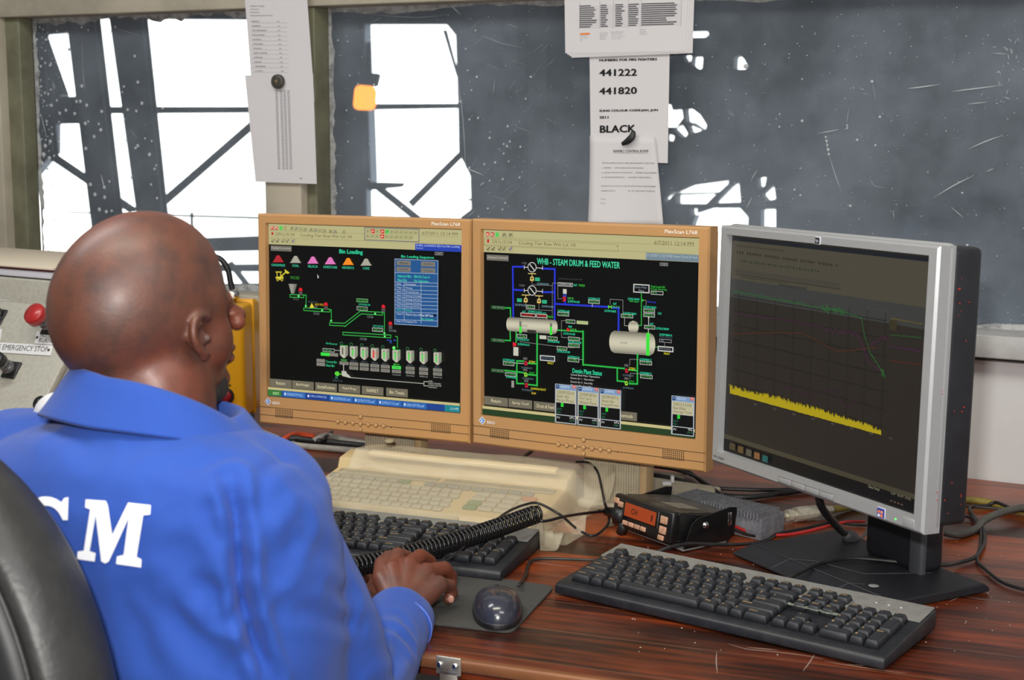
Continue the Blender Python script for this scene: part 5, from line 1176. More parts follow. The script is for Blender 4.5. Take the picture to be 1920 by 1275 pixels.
# heat sink block behind the radio
M_SINK = pmat('dusty_grey_aluminium', (112, 114, 120), .6, .1, noise=(90, .8, (146, 146, 150)))
hs0 = onz(1262, 930, .042); hs1 = onz(1421, 967, .042); hy_ = math.atan2(hs1.y - hs0.y, hs1.x - hs0.x); L_ = (hs1 - hs0).length
Ms_ = zframe((hs0.x, hs0.y, DZ + .0008), hy_)
hsk = thing('finned_power_supply', 'dusty grey finned metal block behind the two way radio', 'heat sink', (hs0.x, hs0.y, DZ))
mb = MB(Ms_); mb.box((L_ / 2, .04, .017), (L_, .06, .034), None, .001); mb.box((L_ / 2, .0097, .012), (L_, .002, .002)); mb.build('block', hsk, M_SINK)
mb = MB(Ms_); n = int(L_ / .0056); [mb.box(((i + .5) * L_ / n, .030, .038), (.0022, .056, .010), None) for i in range(n)]; f_ = mb.build('fins', hsk, M_SINK)
# microphone plug and its cords
pl0 = onz(1172, 968, .030); pl1 = onz(1136, 958, .030)
plug = thing('microphone_plug', 'black microphone plug at the left end of the two way radio', 'plug', (pl1.x, pl1.y, DZ))
dv = (pl1 - pl0); mb = MB(); mb.tube([pl0, pl0 + dv * .45, pl0 + dv * .5, pl1], [.012, .012, .009, .0065], None, 14); mb.tube([pl0 + Vector((0, 0, -.010)), pl0 + dv * .2 + Vector((0, 0, -.028))], .008, None, 8); mb.build('plug_body', plug, M_BLACK)
cb = [onz(1136, 958, .030), onz(1100, 962, .040), onz(1060, 968, .050), onz(1022, 977, .052), onz(1005, 972, .055)]
A_, B_2 = onz(1008, 963, .060), onz(640, 1068, .050)
axis = [A_.lerp(B_2, k / 40) + Vector((0, 0, -.006 * math.sin(math.pi * k / 40))) for k in range(41)]
turns = 48; N_ = turns * 14; hp_ = []
for i in range(N_ + 1):
    k = i / N_; a = along(axis, k); d = (B_2 - A_).normalized(); s_ = d.cross(Vector((0, 0, 1))).normalized(); u_ = s_.cross(d); th = 2 * math.pi * turns * k; R_c = .0118
    hp_.append(a + s_ * math.cos(th) * R_c + u_ * math.sin(th) * R_c)
mb = MB(); mb.tube(spline(cb, 6) + hp_[3:], .0023, None, 7)
mb.tube(spline([B_2, B_2 + Vector((-.06, -.02, .01)), B_2 + Vector((-.10, .02, .03))], 8), .0023, None, 6)
tag(mb.build('coiled_cord', mat=pmat('glossy_black_cord', (20, 20, 22), .25)), 'coiled black microphone cord stretched over the left black keyboard', 'cord')
cable('thin_cord', 'thin black cord looping over the plastic cover down from the right', [(1080, 866, .074), (1104, 868, .076), (1120, 884, .070), (1128, 915, .055), (1133, 940, .050), (1142, 975, .012), (1128, 996, .006), (1108, 1004, .006), (1080, 990, .012), (1050, 965, .045), (1010, 944, .056), (985, 946, .058), (955, 958, .06), (930, 975, .06)], .0020)
cable('thin_cord', 'thin black wire drooping across the number keys of the left keyboard', [(876, 1010, .050), (870, 1025, .044), (856, 1036, .042), (838, 1050, .038), (815, 1058, .034), (790, 1060, .034)], .0012)

# ================================================================== cables on the desk
K_ = cable
K_('keyboard_cable', 'black cable from the right keyboard looping past the radio bracket', [(1218, 1042, .012), (1250, 1028, .020), (1290, 1020, .020), (1340, 1021, .012), (1400, 1020, .006), (1440, 1012, .004), (1460, 992, .004), (1440, 970, .006), (1400, 948, .020), (1378, 938, .030), (1362, 936, .030), (1352, 926, .03)], .0028)
K_('power_cable', 'thick black cable sagging behind the radio from the tan monitor base', [(1165, 885, .010), (1220, 890, .010), (1290, 905, .008), (1340, 925, .006), (1400, 932, .006), (1470, 924, .006), (1540, 915, .006), (1600, 915, .006)], .0048)
K_('power_cable', 'thinner black cable above the thick one behind the radio', [(1180, 866, .015), (1240, 876, .010), (1290, 884, .008), (1330, 912, .006), (1400, 918, .006), (1480, 918, .006), (1560, 912, .006)], .0034)
K_('power_cable', 'black cable crossing the two others behind the radio', [(1200, 872, .010), (1262, 880, .010), (1310, 897, .012), (1350, 925, .012), (1372, 934, .004)], .0028)
K_('white_cable', 'off white cable curving beside the neck of the middle monitor', [(1120, 890, .055), (1160, 885, .030), (1190, 887, .020), (1215, 895, .018), (1222, 902, .016), (1200, 905, .016), (1175, 900, .016)], .0032, fmat((198, 192, 176), .5))
mb = MB(); q = onz(1250, 906, .018); mb.box(tuple(q), (.016, .012, .006), None, .002, M=None); mb.box(tuple(q + Vector((.010, .006, .006))), (.006, .012, .012), None, .002)
tag(mb.build('paper_scrap', mat=fmat((205, 205, 206), .7)), 'small crumpled white scrap on the monitor base plate', 'scrap')
sb = [onz(*p) for p in ((1138, 990), (1172, 982), (1215, 945), (1282, 916), (1285, 897), (1172, 886))]
mb = MB(); mb.prism([(p.x, p.y) for p in sb], DZ + .0006, DZ + .008, bevel=.001); tag(mb.build('metal_plate', mat=pmat('dusty_plate', (146, 136, 116), .6, noise=(40, .8, (112, 100, 84)))), 'dusty beige plate lying between the middle monitor and the radio', 'plate')
# coax connector
c0, c1 = onz(1466, 968, .012), onz(1560, 955, .012); cx = thing('coaxial_connector', 'silver threaded coaxial connector lying in front of the silver monitor', 'connector', (c0.x, c0.y, DZ))
dv = c1 - c0; mb = MB(); ks = [(0, .004), (.10, .004), (.101, .0095), (.20, .0095), (.201, .006), (.26, .006), (.261, .0115), (.50, .0115), (.501, .0105), (.66, .0105), (.661, .009), (.86, .009), (.87, .007), (1, .006)]
mb.tube([c0 + dv * k for k, _ in ks], [r for _, r in ks], None, 12, smooth=False); mb.build('barrel', cx, pmat('nickel', (214, 208, 190), .32, .35, noise=(150, .5, (170, 158, 130))))
K_('coaxial_cable', 'dull yellow coaxial cable running behind the silver monitor to the right edge', [onz(1558, 956, .010), (1600, 950, .006), (1690, 940, .006), (1790, 938, .006), (1850, 942, .006), (1890, 955, .006), (1925, 962, .006), (1975, 975, .006)], .0062, pmat('yellow_sheath', (150, 132, 56), .6, noise=(90, .7, (110, 96, 46))))
K_('signal_cable', 'thin grey black lead into the silver coaxial connector', [onz(1466, 968, .010), (1440, 970, .005), (1425, 968, .008), (1400, 966, .01)], .0022)
K_('twin_wire', 'red wire from the radio passing under the silver monitor', [(1360, 978, .028), (1390, 992, .014), (1420, 1001, .005), (1465, 1003, .004), (1510, 997, .004), (1560, 984, .006), (1590, 978, .006), (1622, 978, .006)], .0023, fmat((200, 44, 44), .4))
K_('twin_wire', 'black wire running alongside the red radio wire', [(1364, 984, .026), (1395, 1000, .012), (1430, 1006, .004), (1470, 998, .004), (1520, 988, .004), (1562, 979, .004), (1600, 984, .004), (1640, 985, .004)], .0022)
# hanging plug from the silver monitor
pA, pB, pC = onz(1536, 935, .12), onz(1568, 985, .045), onz(1592, 1006, .020)
hpl = thing('signal_plug', 'grey black cable and moulded plug hanging below the silver monitor', 'plug', (pC.x, pC.y, DZ))
mb = MB(); mb.tube(spline([pA + Vector((.02, .03, .05)), pA, pB, pC], 8), .0056, None, 10); mb.build('plug_cable', hpl, M_RUBBER)
d = (pC - pB).normalized(); mb = MB(); mb.tube([pC - d * .012, pC - d * .006, pC + d * .002, pC + d * .016, pC + d * .022], [.0065, .009, .0115, .011, .008], None, 12); mb.build('plug_body', hpl, pmat('grey_rubber', (64, 64, 66), .55, noise=(60, .6, (90, 90, 90))))
K_('signal_cable', 'thin grey lead bending round beside the dark monitor neck', [pC + d * .020, (1620, 1004, .014), (1629, 985, .02), (1631, 966, .03), (1632, 950, .04)], .0022, fmat((90, 88, 84), .5))
K_('keyboard_cable', 'black cable lying over the dark monitor base up to the right', [(1462, 1090, .012), (1490, 1078, .016), (1540, 1056, .018), (1600, 1047, .018), (1680, 1053, .018), (1760, 1060, .016), (1800, 1054, .006), (1830, 1043, .006), (1846, 1015, .006), (1842, 990, .006), (1826, 968, .006), (1818, 955, .006), (1824, 950, .006), (1850, 948, .006), (1868, 942, .012), (1900, 954, .012), (1940, 962, .008)], .0028)
K_('power_cable', 'thick grey cable from under the silver monitor to the right edge', [(1770, 998, .008), (1800, 1003, .006), (1830, 992, .006), (1846, 975, .012), (1880, 960, .018), (1925, 950, .018), (1975, 944, .018)], .0058, pmat('grey_sheath', (86, 84, 78), .5, noise=(60, .6, (60, 58, 54))))
K_('thin_cord', 'thin black cord trailing to the lower right edge of the desk', [(1700, 945, .006), (1790, 967, .006), (1822, 970, .006), (1838, 992, .006), (1838, 1022, .004), (1832, 1050, .004), (1846, 1066, .004), (1880, 1092, .004), (1925, 1106, .004), (1975, 1112, .004)], .0024)
K_('signal_cable', 'thin black cable behind the silver monitor beside the yellow one', [(1740, 944, .01), (1800, 948, .006), (1850, 952, .006), (1890, 956, .006)], .0022)
# left cluster behind the operator arm
M_OFFW = pmat('grimy_white_sheath', (176, 172, 160), .5, noise=(40, .8, (120, 116, 106)))
K_('white_cable', 'grimy white cable nearest the operator shoulder under the tan monitor', [(440, 826, .006), (520, 832, .006), (580, 838, .006), (640, 843, .006), (690, 846, .006), (760, 842, .006)], .0062, M_OFFW)
K_('white_cable', 'grimy white cable behind the nearer one under the tan monitor', [(588, 826, .012), (612, 817, .018), (650, 825, .010), (690, 832, .008), (760, 838, .006)], .0056, M_OFFW)
K_('white_cable', 'short piece of white cable right of the tan monitor neck', [(786, 824, .03), (783, 838, .02), (776, 856, .006)], .0042, M_OFFW)
K_('white_cable', 'thin pale cable dropping behind the joint of the two tan monitors', [(998, 845, .05), (985, 855, .03), (975, 870, .006), (940, 880, .006)], .0036, M_OFFW)
K_('power_cable', 'black cable bundled under the left tan monitor', [(500, 828, .010), (545, 822, .012), (580, 826, .010), (640, 832, .010), (700, 838, .008)], .0065)
K_('orange_cable', 'short orange cable beside the operator shoulder', [(512, 838, .008), (528, 826, .014), (545, 816, .016), (560, 814, .012), (590, 818, .006)], .0052, fmat((224, 84, 40), .45))
K_('cable_tie_strap', 'black strap holding the white cables under the tan monitor', [(622, 810, .012), (610, 820, .020), (600, 832, .006)], .0036)
K_('thin_cord', 'thin pale cord along the desk beside the operator shoulder', [(420, 790, .006), (480, 803, .006), (530, 822, .006), (570, 836, .006)], .0022, M_OFFW)

# ================================================================== papers on the window
PT = -.006
M_PAPER = pmat('paper', (214, 212, 214), .8)
def paper(name, label, corners, t=PT, curl=0.0, cat='notice', extra=0):
    """sheet hung on the window frame; corners in the photograph TL TR BR BL"""
    C = [onwall(x, y, t) for x, y in corners]
    root = thing(name, label, cat, wp(sum(c[0] for c in C) / 4, t, sum(c[1] for c in C) / 4), 'papers hung on the window')
    for e in range(extra + 1):
        mb = MB(); n = 12; vs = []; fs = []; off = e * .0006; dx = e * .0042
        for j in range(n + 1):
            for i in range(n + 1):
                a, b = i / n, j / n
                s = (C[0][0] * (1 - a) + C[1][0] * a) * (1 - b) + (C[3][0] * (1 - a) + C[2][0] * a) * b; z = (C[0][1] * (1 - a) + C[1][1] * a) * (1 - b) + (C[3][1] * (1 - a) + C[2][1] * a) * b
                vs.append(wp(s + dx, t + off - curl * b * b * (math.sin(a * 5 + 1) * .5 + .6) , z - e * (.0012 + .0016 * (1 - a))))
        for j in range(n):
            for i in range(n): q = j * (n + 1) + i; fs.append((q, q + n + 1, q + n + 2, q + 1))
        mb.add(vs, fs, None, bool(curl)); o = mb.build('sheet', root, M_PAPER); m_ = o.modifiers.new('s', 'SOLIDIFY'); m_.thickness = .0003; m_.offset = 0; m_.use_rim = True
    return root, C
class Print:
    """print on a hung sheet, laid out in measured detail coordinates; follows the sheet's curl"""
    def __init__(s, root, t, crop, color, C=None, curl=0.0):
        s.t, s.crop, s.mb, s.root, s.m, s.C, s.curl = t, crop, MB(), root, color, C, curl
    def T(s, x, y): return onwall(s.crop[0] + x / s.crop[2], s.crop[1] + y / s.crop[2], s.t)
    def P(s, S_, Z_):
        dt = 0
        if s.curl:
            C = s.C; b = (C[0][1] - Z_) / (C[0][1] - C[3][1]); a = (S_ - C[0][0]) / (C[1][0] - C[0][0]); dt = s.curl * b * b * (math.sin(a * 5 + 1) * .5 + .6)
        return wp(S_, s.t - .0007 - dt, Z_)
    def text(s, x0, y0, x1, y1, h, txt, bold=0.0, m=None):
        """baseline from (x0,y0) to (x1,y1), capital height h"""
        A, B, U_ = s.T(x0, y0), s.T(x1, y1), s.T(x0, y0 - h); vs, fs, gw, gh = glyphs(txt); ht = U_[1] - A[1]
        for dx, dy in ((0, 0),) + (((bold, 0), (-bold, 0), (0, bold)) if bold else ()):
            V = [s.P(A[0] + (B[0] - A[0]) * x / gw + dx, A[1] + (B[1] - A[1]) * x / gw + ht * y / gh + dy) - WN * (abs(dx) + abs(dy)) * .2 for x, y in vs]; s.mb.add(V, fs, m or s.m)
    def bar(s, x0, y0, x1, y1, h, m=None):
        A, B, U_ = s.T(x0, y0), s.T(x1, y1), s.T(x0, y0 - h); ht = U_[1] - A[1]
        s.mb.add([s.P(A[0], A[1]), s.P(B[0], B[1]), s.P(B[0], B[1] + ht), s.P(A[0], A[1] + ht)], [(0, 1, 2, 3)], m or s.m)
    def done(s): return s.mb.build('print', s.root)
INK = fmat((60, 60, 66), .7); INKB = fmat((24, 24, 26), .7); FAINT = fmat((150, 150, 156), .8)
r, C = paper('hung_list', 'upper printed name list hung on the window post at left', ((457, -30), (574, -30), (590, 190), (474, 190)), PT - .034)
P_ = Print(r, PT - .034, (440, 0, 3.0375), INK)
for i, n in enumerate(('EMERGENCY NUMBERS', 'CONTROL ROOM', 'PLANT SECURITY', 'AMBULANCE AND FIRE STATION')): P_.text(90, 38 + i * 18, 90 + (80, 50, 56, 126)[i], 38 + i * 18, 6, n)
for i in range(12):
    y = 126 + i * 25.6; P_.text(96 + i * 2, y, 96 + i * 2 + (44, 52, 84, 70, 50, 56, 50, 76, 48, 40, 62, 44)[i], y, 7, ('SUPERVISOR', 'FOREMAN', 'SHIFT SUPERINTENDENT', 'METALLURGIST', 'ELECTRICAL', 'INSTRUMENTS', 'MECHANICAL', 'SAFETY OFFICER', 'FURNACE', 'CRANE', 'WEIGHBRIDGE', 'CLINIC')[i]); P_.text(241 + i * 2, y, 256 + i * 2, y, 6, str(2101 + i * 37)); P_.bar(96, y + 5, 300 + i, y + 5, 1, FAINT)
P_.done()
r, C = paper('hung_list', 'lower printed list hung on the window post at left, under a round magnet', ((459, 141), (587, 138), (594, 345), (479, 341)), PT - .038)
P_ = Print(r, PT - .038, (440, 0, 3.0375), FAINT)
for i in range(44):
    y = 520 + i * 10.3
    for x in (232, 258, 278, 300): P_.bar(x + i * .35, y, x + 14 + i * .35, y, 5)
P_.bar(372, 1020, 384, 1020, 8); P_.done()
MT = PT - .040
q = onwall(523, 153, MT)
mg = thing('round_magnet', 'round dark grey magnet holding the lower list on the window post', 'magnet', wp(q[0], MT, q[1]))
mb = MB(frame(wp(q[0], MT, q[1]), WY)); mb.lathe([(.0152, 0), (.0155, .004), (.0148, .008), (.0120, .0095), (.0003, .0090)], None, 28); mb.build('magnet_body', mg, pmat('dull_steel', (92, 90, 84), .4, .5, noise=(90, .8, (60, 58, 54))))
mb = MB(frame(wp(q[0], MT - .0095, q[1]), WY)); mb.lathe([(.0045, 0), (.0040, .0012), (.0003, .0014)], None, 6); mb.build('worn_mark', mg, fmat((120, 108, 74), .7))
CR = (1040, 0, 2.898)
r, C = paper('fire_notice', 'printed sheet with fire fighter numbers and the word BLACK on the window', ((1105, 80), (1256, 80), (1252, 306), (1108, 300)), PT)
P_ = Print(r, PT, CR, INKB)
P_.text(244, 334, 556, 328, 12, 'NUMBERS FOR FIRE FIGHTERS', .0005); P_.text(244, 414, 446, 412, 36, '441222', .0009); P_.text(244, 514, 446, 510, 36, '441820', .0009)
P_.text(244, 611, 560, 607, 14, 'SLING COLOUR CODE-JAN_JUN', .0005); P_.text(244, 645, 292, 645, 14, '2011', .0005); P_.text(248, 722, 438, 718, 38, 'BLACK', .0010); P_.done()
r, C = paper('control_notice', 'lower curled notice about the control room, hooked under the word BLACK', ((1106, 254), (1228, 256), (1246, 425), (1107, 425)), PT - .004, curl=.012)
P_ = Print(r, PT - .004, CR, INK, C, .012)
P_.text(320, 826, 508, 826, 11, 'ISASMELT CONTROL ROOM', .0002); P_.bar(320, 832, 508, 832, 1.5)
for x, y, x1, n in ((258, 889, 544, 'THE FOLLOWING CRITICAL LIMITS ARE FOR ENTRY TO BE NOTED'), (258, 915, 482, '1)  ASSEMBLY  -  LONG HOSE DOWN THE FURNACE'), (258, 941, 556, '2)  LANCE COOLING WATER FLOW  -  STOPPED AND DRAINED'), (258, 966, 522, '3)  HOLDING BURNER ON  -  CHANGED OVER DURING'), (258, 1014, 552, 'ENSURE THAT WHEN THE ABOVE LIMITS WHICH ARE EXCEEDED'), (258, 1040, 546, 'SUPERINTENDENT IS INFORMED OF THE PLANT TO BE ON'), (258, 1084, 284, 'Signed'), (258, 1106, 312, 'Control Room')):
    P_.text(x, y, x1, y + 2, 7, n)
P_.done()
q0 = onwall(1176, 250, PT - .012); Mh = frame(wp(q0[0], PT - .010, q0[1]), WY)
mb = MB(Mh)
hk = spline([Vector(v) for v in ((.012, .004, 0), (.010, -.006, .002), (.002, -.014, .003), (-.010, -.0205, .003))], 7); n = len(hk)
mb.tube([Mh.inverted() @ (Mh @ v) for v in hk], [.0035 + .0035 * math.sin(math.pi * min(1, i / (n - 1) * .95 + .05)) for i in range(n)], None, 10, flat=.6)
tag(mb.build('black_magnet_hook', mat=M_BLACK), 'small black curved hook pinning the control notice to the fire notice', 'hook')
r, C = paper('roster_sheets', 'stack of printed table sheets hung at the top of the big window', ((1058, -40), (1290, -40), (1286, 96), (1060, 100)), PT - .008, extra=3)
P_ = Print(r, PT - .008, CR, FAINT)
cols = ((135, 234), (250, 294), (330, 384), (402, 464), (472, 684))
for i in range(11):
    y = 36 + i * 11.4
    for j, (a, b) in enumerate(cols):
        w_ = (b - a) * rnd.uniform(.6, .97); dy = -(a - 135) * .035
        P_.bar(a, y + dy, a + w_, y + dy - w_ * .03, 5.5, INK if j < 5 else FAINT)
    P_.bar(135, y + 3.5, 686, y - 16, .8)
for x, s_ in ((135, 0), (244, 4), (318, 6), (398, 9), (470, 12), (686, 19)): P_.bar(x, 160 - s_, x + 1.5, 160 - s_, 150)
for x, y, x1, n in ((138, 200, 180, 'Standby Sect'), (138, 212, 176, 'Day Shift'), (138, 223, 150, 'Off'), (246, 183, 288, 'Crane Desk'), (246, 194, 290, 'Shift Boss'), (246, 205, 280, 'Clinic'), (246, 216, 276, 'Gate'), (308, 178, 374, 'Plant Foreman'), (308, 190, 368, 'Metallurgist'), (308, 202, 382, 'Control Operator'), (308, 214, 364, 'Lance Bay'), (464, 165, 496, 'Phone'), (464, 177, 500, 'Number'), (464, 188, 506, 'Extension')): P_.text(x, y, x1, y - 2, 7, n)
P_.bar(138, 190, 192, 188, 10, fmat((232, 130, 60), .7)); P_.done()

# ================================================================== grey control console (left)
cP = at(60, 640, 2.62); cn_y = math.radians(-30)
Mc = frame((cP.x, cP.y, cP.z), cn_y, math.radians(38))
M_CON = pmat('speckled_grey_enamel', (168, 166, 154), .5, noise=(130, .5, (140, 136, 122)), bump=(200, .1))
con = thing('control_console', 'sloping grey enamel console with engraved labels and red stop button', 'console', (cP.x, cP.y, DZ))
mb = MB(Mc); mb.box((-.13, -.018, -.008), (.46, .345, .016), None, .004); mb.build('sloping_panel', con, M_CON)
c_a, c_b = Mc @ Vector((-.36, -.19, -.016)), Mc @ Vector((.10, -.19, -.016)); c_c, c_d = Mc @ Vector((.10, .154, -.016)), Mc @ Vector((-.36, .154, -.016))
mb = MB(); fl = lambda v: Vector((v.x, v.y, DZ + .001)); vs = [c_a, c_b, c_c, c_d, fl(c_a), fl(c_b), fl(c_c), fl(c_d)]; mb.add(vs, [(0, 1, 2, 3), (4, 7, 6, 5), (0, 4, 5, 1), (1, 5, 6, 2), (2, 6, 7, 3), (3, 7, 4, 0)]); mb.build('cabinet', con, M_CON)
CC = (0, 460, 3.54)
ci = Mc.inverted(); cN = Mc.col[2].xyz
def cl(x, y, off=0.0):
    p = ci @ onplane(CC[0] + x / CC[2], CC[1] + y / CC[2], Mc.translation + cN * off, cN); return p.x, p.y
M_TAG = pmat('engraved_label', (214, 214, 214), .4); M_ENG = fmat((60, 60, 62), .6)
def label_plate(pts, lines, screws):
    """plate through the measured corners TL TR BR BL; lines = (x0,y0,x1,y1,h,text)"""
    mb = MB(Mc); Q = [cl(*p) for p in pts]; mb.prism(Q[::-1], .0004, .0022, bevel=.0004); o = mb.build('label_plate', con, M_TAG)
    mb = MB(Mc)
    for x0, y0, x1, y1, h, tx in lines:
        A, B, U_ = Vector(cl(x0, y0)), Vector(cl(x1, y1)), Vector(cl(x0 + h * .28, y0 - h)); vs, fs, gw, gh = glyphs(tx); e1, e2 = (B - A) / gw, (U_ - A) / gh
        mb.add([(*(A + e1 * x + e2 * y), .0026) for x, y in vs], fs)
    mb.build('engraving', con, M_ENG)
    for p in screws:
        q = cl(*p); mb = MB(Mc @ Matrix.Translation((*q, .0022))); mb.lathe([(.0028, 0), (.0024, .0008), (.0003, .0009)], None, 12); mb.build('label_screw', con, M_HOLE)
label_plate([(60, 216), (360, 232), (345, 312), (38, 294)], [(134, 282, 352, 292, 36, '2370-CP03')], [(63, 258)])
label_plate([(-90, 290), (360, 312), (350, 384), (-100, 362)], [(-70, 334, 300, 362, 32, 'LANCE HOIST EMERGENCY')], [])
label_plate([(-130, 640), (356, 668), (340, 736), (-150, 706)], [(-100, 690, 318, 712, 34, 'LANCE EMERGENCY STOP')], [(328, 700)])
label_plate([(250, 572), (420, 584), (402, 668), (232, 656)], [(272, 612, 384, 622, 28, 'HOLDING'), (262, 646, 380, 654, 28, 'BURNER')], [(252, 615), (398, 622)])
label_plate([(-130, 1086), (262, 1111), (254, 1168), (-140, 1150)], [(-90, 1132, 165, 1144, 32, '240V AC INSIDE')], [])
label_plate([(-110, 545), (16, 560), (4, 640), (-110, 628)], [(-90, 600, -4, 606, 28, 'HOIST')], [])
def push_button(px, py, r, hgt, m, nm, collar=True):
    q = cl(px, py); T_2 = Mc @ Matrix.Translation((*q, 0))
    mb = MB(T_2); mb.box((0, 0, .002), (.034, .034, .004), None, .002); o = mb.build('button_plate', con, M_BLACK)
    mb = MB(T_2); mb.lathe([(.012, .004), (.012, hgt * .35), (.010, hgt * .37), (.010, hgt * .5), (.0115, hgt * .52), (.0115, hgt * .68)], None, 22); c_ = mb.build('button_collar', con, pmat('worn_chrome', (120, 120, 122), .25, .7))
    mb = MB(T_2); mb.lathe([(r * .7, hgt * .66), (r, hgt * .70), (r, hgt * .93), (r * .94, hgt), (.0005, hgt * 1.02)], None, 28); mb.build(nm, con, m)
M_REDB = pmat('red_button', (168, 34, 34), .4, coat=.2)
push_button(340, 545, .0205, .052, M_REDB, 'stop_button')
push_button(80, 830, .014, .045, M_BLACK, 'selector_switch'); push_button(-12, 480, .016, .012, M_BLACK, 'key_switch')
q = cl(270, 1050); mb = MB(Mc @ Matrix.Translation((*q, 0))); mb.lathe([(.013, 0), (.013, .005), (.010, .008), (.0065, .007), (.005, .011), (.0004, .011)], None, 22); mb.build('black_knob', con, M_BLACK)
# papers and books on the console top
tp = Mc @ Vector((.0, .172, -.048))
for i, (nm, lb, c, th, dx) in enumerate((('log_book', 'white paged log book lying on top of the grey console', (196, 196, 204), .012, 0), ('folder', 'thin maroon folder in the pile on the grey console', (96, 30, 40), .004, .01), ('file_folder', 'cream folder topmost of the pile on the grey console', (206, 194, 172), .005, -.01))):
    z = (.0, .0125, .017)[i]; mb = MB(Matrix.Translation((tp.x - .17 + dx, tp.y + .13, tp.z + .008 + z + th / 2 - .006)) @ Matrix.Rotation(cn_y, 4, 'Z')); mb.box((0, 0, 0), (.46, .24, th), None, .001)
    tag(mb.build(nm, mat=fmat(c, .7)), lb, 'folder' if i else 'book')
mb = MB(Matrix.Translation((tp.x - .17, tp.y + .13, (tp.z + DZ) / 2)) @ Matrix.Rotation(cn_y, 4, 'Z')); mb.box((0, 0, 0), (.47, .25, tp.z - DZ - .002), None, .003); mb.build('rear_housing', con, M_CON)

# ================================================================== yellow call station box
yb = onplane(461, 783, (0, 2.86, 0), Vector((0, -1, 0))); yh = .228
M_YEL = pmat('yellow_moulded_case', (236, 170, 10), .35, coat=.15)
Yb = zframe((yb.x, yb.y, DZ + .028), math.radians(-5))      # origin: bottom front right edge
yel = thing('call_station', 'yellow plastic call station box with a red button beside the tan monitor', 'intercom', (yb.x, yb.y, DZ))
mb = MB(Yb); mb.box((-.070, .062, yh / 2), (.140, .124, yh), None, .010, 4); mb.build('case', yel, M_YEL)
mb = MB(Yb); mb.box((-.070, .070, yh / 2 + .002), (.146, .012, yh + .006), None, .004); mb.build('case_rim', yel, M_YEL)
mb = MB(Yb); mb.box((-.06, .05, -.012), (.11, .08, .026), None, .006); mb.build('foot', yel, M_BLACK)
Yf = Yb @ Matrix.Rotation(math.pi / 2, 4, 'X')
def yl(px, py):
    p = Yf.inverted() @ onplane(px, py, Yf.translation, Yf.col[2].xyz); return p.x, p.y
q = yl(424, 742); mb = MB(Yf @ Matrix.Translation((*q, .0))); mb.lathe([(.0165, 0), (.0165, .004), (.0145, .006), (.012, .004)], None, 26, cap=False); mb.build('button_ring', yel, M_BLACK)
mb = MB(Yf @ Matrix.Translation((*q, .0))); mb.lathe([(.0125, .001), (.0125, .006), (.010, .009), (.0005, .0102)], None, 24); mb.build('call_button', yel, pmat('dark_red_button', (150, 20, 34), .35, coat=.4))
mb = MB(Yf); q = yl(418, 724); text(mb, 'SPEAK', q[0], q[1], .017, .0042, .0006, fmat((20, 20, 20)), .0003); mb.build('lettering', yel)
q = yl(443, 773); mb = MB(Yf @ Matrix.Translation((*q, 0))); mb.lathe([(.0058, 0), (.0052, .001), (.0003, .0012)], None, 18); mb.build('case_screw', yel, pmat('brass_screw', (150, 128, 50), .4, .5))
mb = MB(Yf); mb.box((-.085, .18, .0005), (.09, .06, .002), None, .001); mb.build('speaker_panel', yel, pmat('ochre_panel', (196, 136, 14), .5))  # tinted recess, its brown shadow put into the ochre colour

# ================================================================== office chair (lower left)
M_LEA = pmat('black_leather', (36, 36, 36), .45, noise=(18, .7, (52, 52, 51)), bump=(160, .25))
M_LEA2 = pmat('dark_chair_shell', (22, 23, 26), .5, noise=(12, .5, (34, 35, 38)))
chc = Vector((-.475, 1.17, 0)); chy = math.radians(-42)
ch = thing('office_chair', 'black leather office chair back in the lower left corner', 'chair', (chc.x, chc.y, 0))
def ring_loft(mb, rings, close=True, smooth=True, m=None):
    vs = []; fs = []; n = len(rings[0])
    for r in rings: vs += r
    for j in range(len(rings) - 1):
        for i in range(n): fs.append((j * n + i, j * n + (i + 1) % n, (j + 1) * n + (i + 1) % n, (j + 1) * n + i))
    if close: fs.append(tuple(range(n))[::-1]); fs.append(tuple((len(rings) - 1) * n + i for i in range(n)))
    mb.add(vs, fs, m, smooth)
def sup(a, h, e, n=64):
    return [(a * math.copysign(abs(math.cos(t)) ** (2 / e), math.cos(t)), h * math.copysign(abs(math.sin(t)) ** (2 / e), math.sin(t))) for t in [2 * math.pi * i / n for i in range(n)]]
Mch = frame((-.568, 1.195, DZ + .025), math.radians(-25), math.radians(4))
def outline(ins, z, bulge=0.0):
    return [(x, y + (0 if y > 0 else 0), z - bulge * (x / .24) ** 2) for x, y in sup(.242 - ins, .335 - ins, 2.15)]
mb = MB(Mch)      # cushion faces the sitter (-z of this frame)
ring_loft(mb, [outline(.03, -.088), outline(.012, -.084), outline(.003, -.072), outline(0, -.05), outline(.001, -.022), outline(.010, -.006), outline(.018, -.001), outline(.024, -.004)])
mb.build('backrest_cushion', ch, M_LEA)
mb = MB(Mch); ring_loft(mb, [outline(.022, -.012), outline(.024, .004), outline(.034, .010), outline(.06, .014), outline(.16, .016)]); mb.build('backrest_shell', ch, M_LEA2)
mb = MB(Mch); P = [Mch @ Vector((x, y, .0005)) for x, y in sup(.2185, .3115, 2.15, 72)]; mb2 = MB(); mb2.tube(P + [P[0]], .0022, None, 6); mb2.build('piping', ch, M_LEA)
fch = Vector((.42, .907, 0)); rch = Vector((.907, -.42, 0)); sc_ = Vector((-.545, 1.185, 0)) + fch * .30
Zs = zframe((sc_.x, sc_.y, .43), math.radians(-25))
mb = MB(Zs); mb.box((0, 0, 0), (.50, .48, .09), None, .035, 4); mb.build('seat', ch, M_LEA)
mb = MB(Zs); mb.tube([(0, -.20, -.05), (0, -.30, -.03), (0, -.32, .20)], .02, None, 8, flat=2); mb.build('back_bracket', ch, M_BLACK)
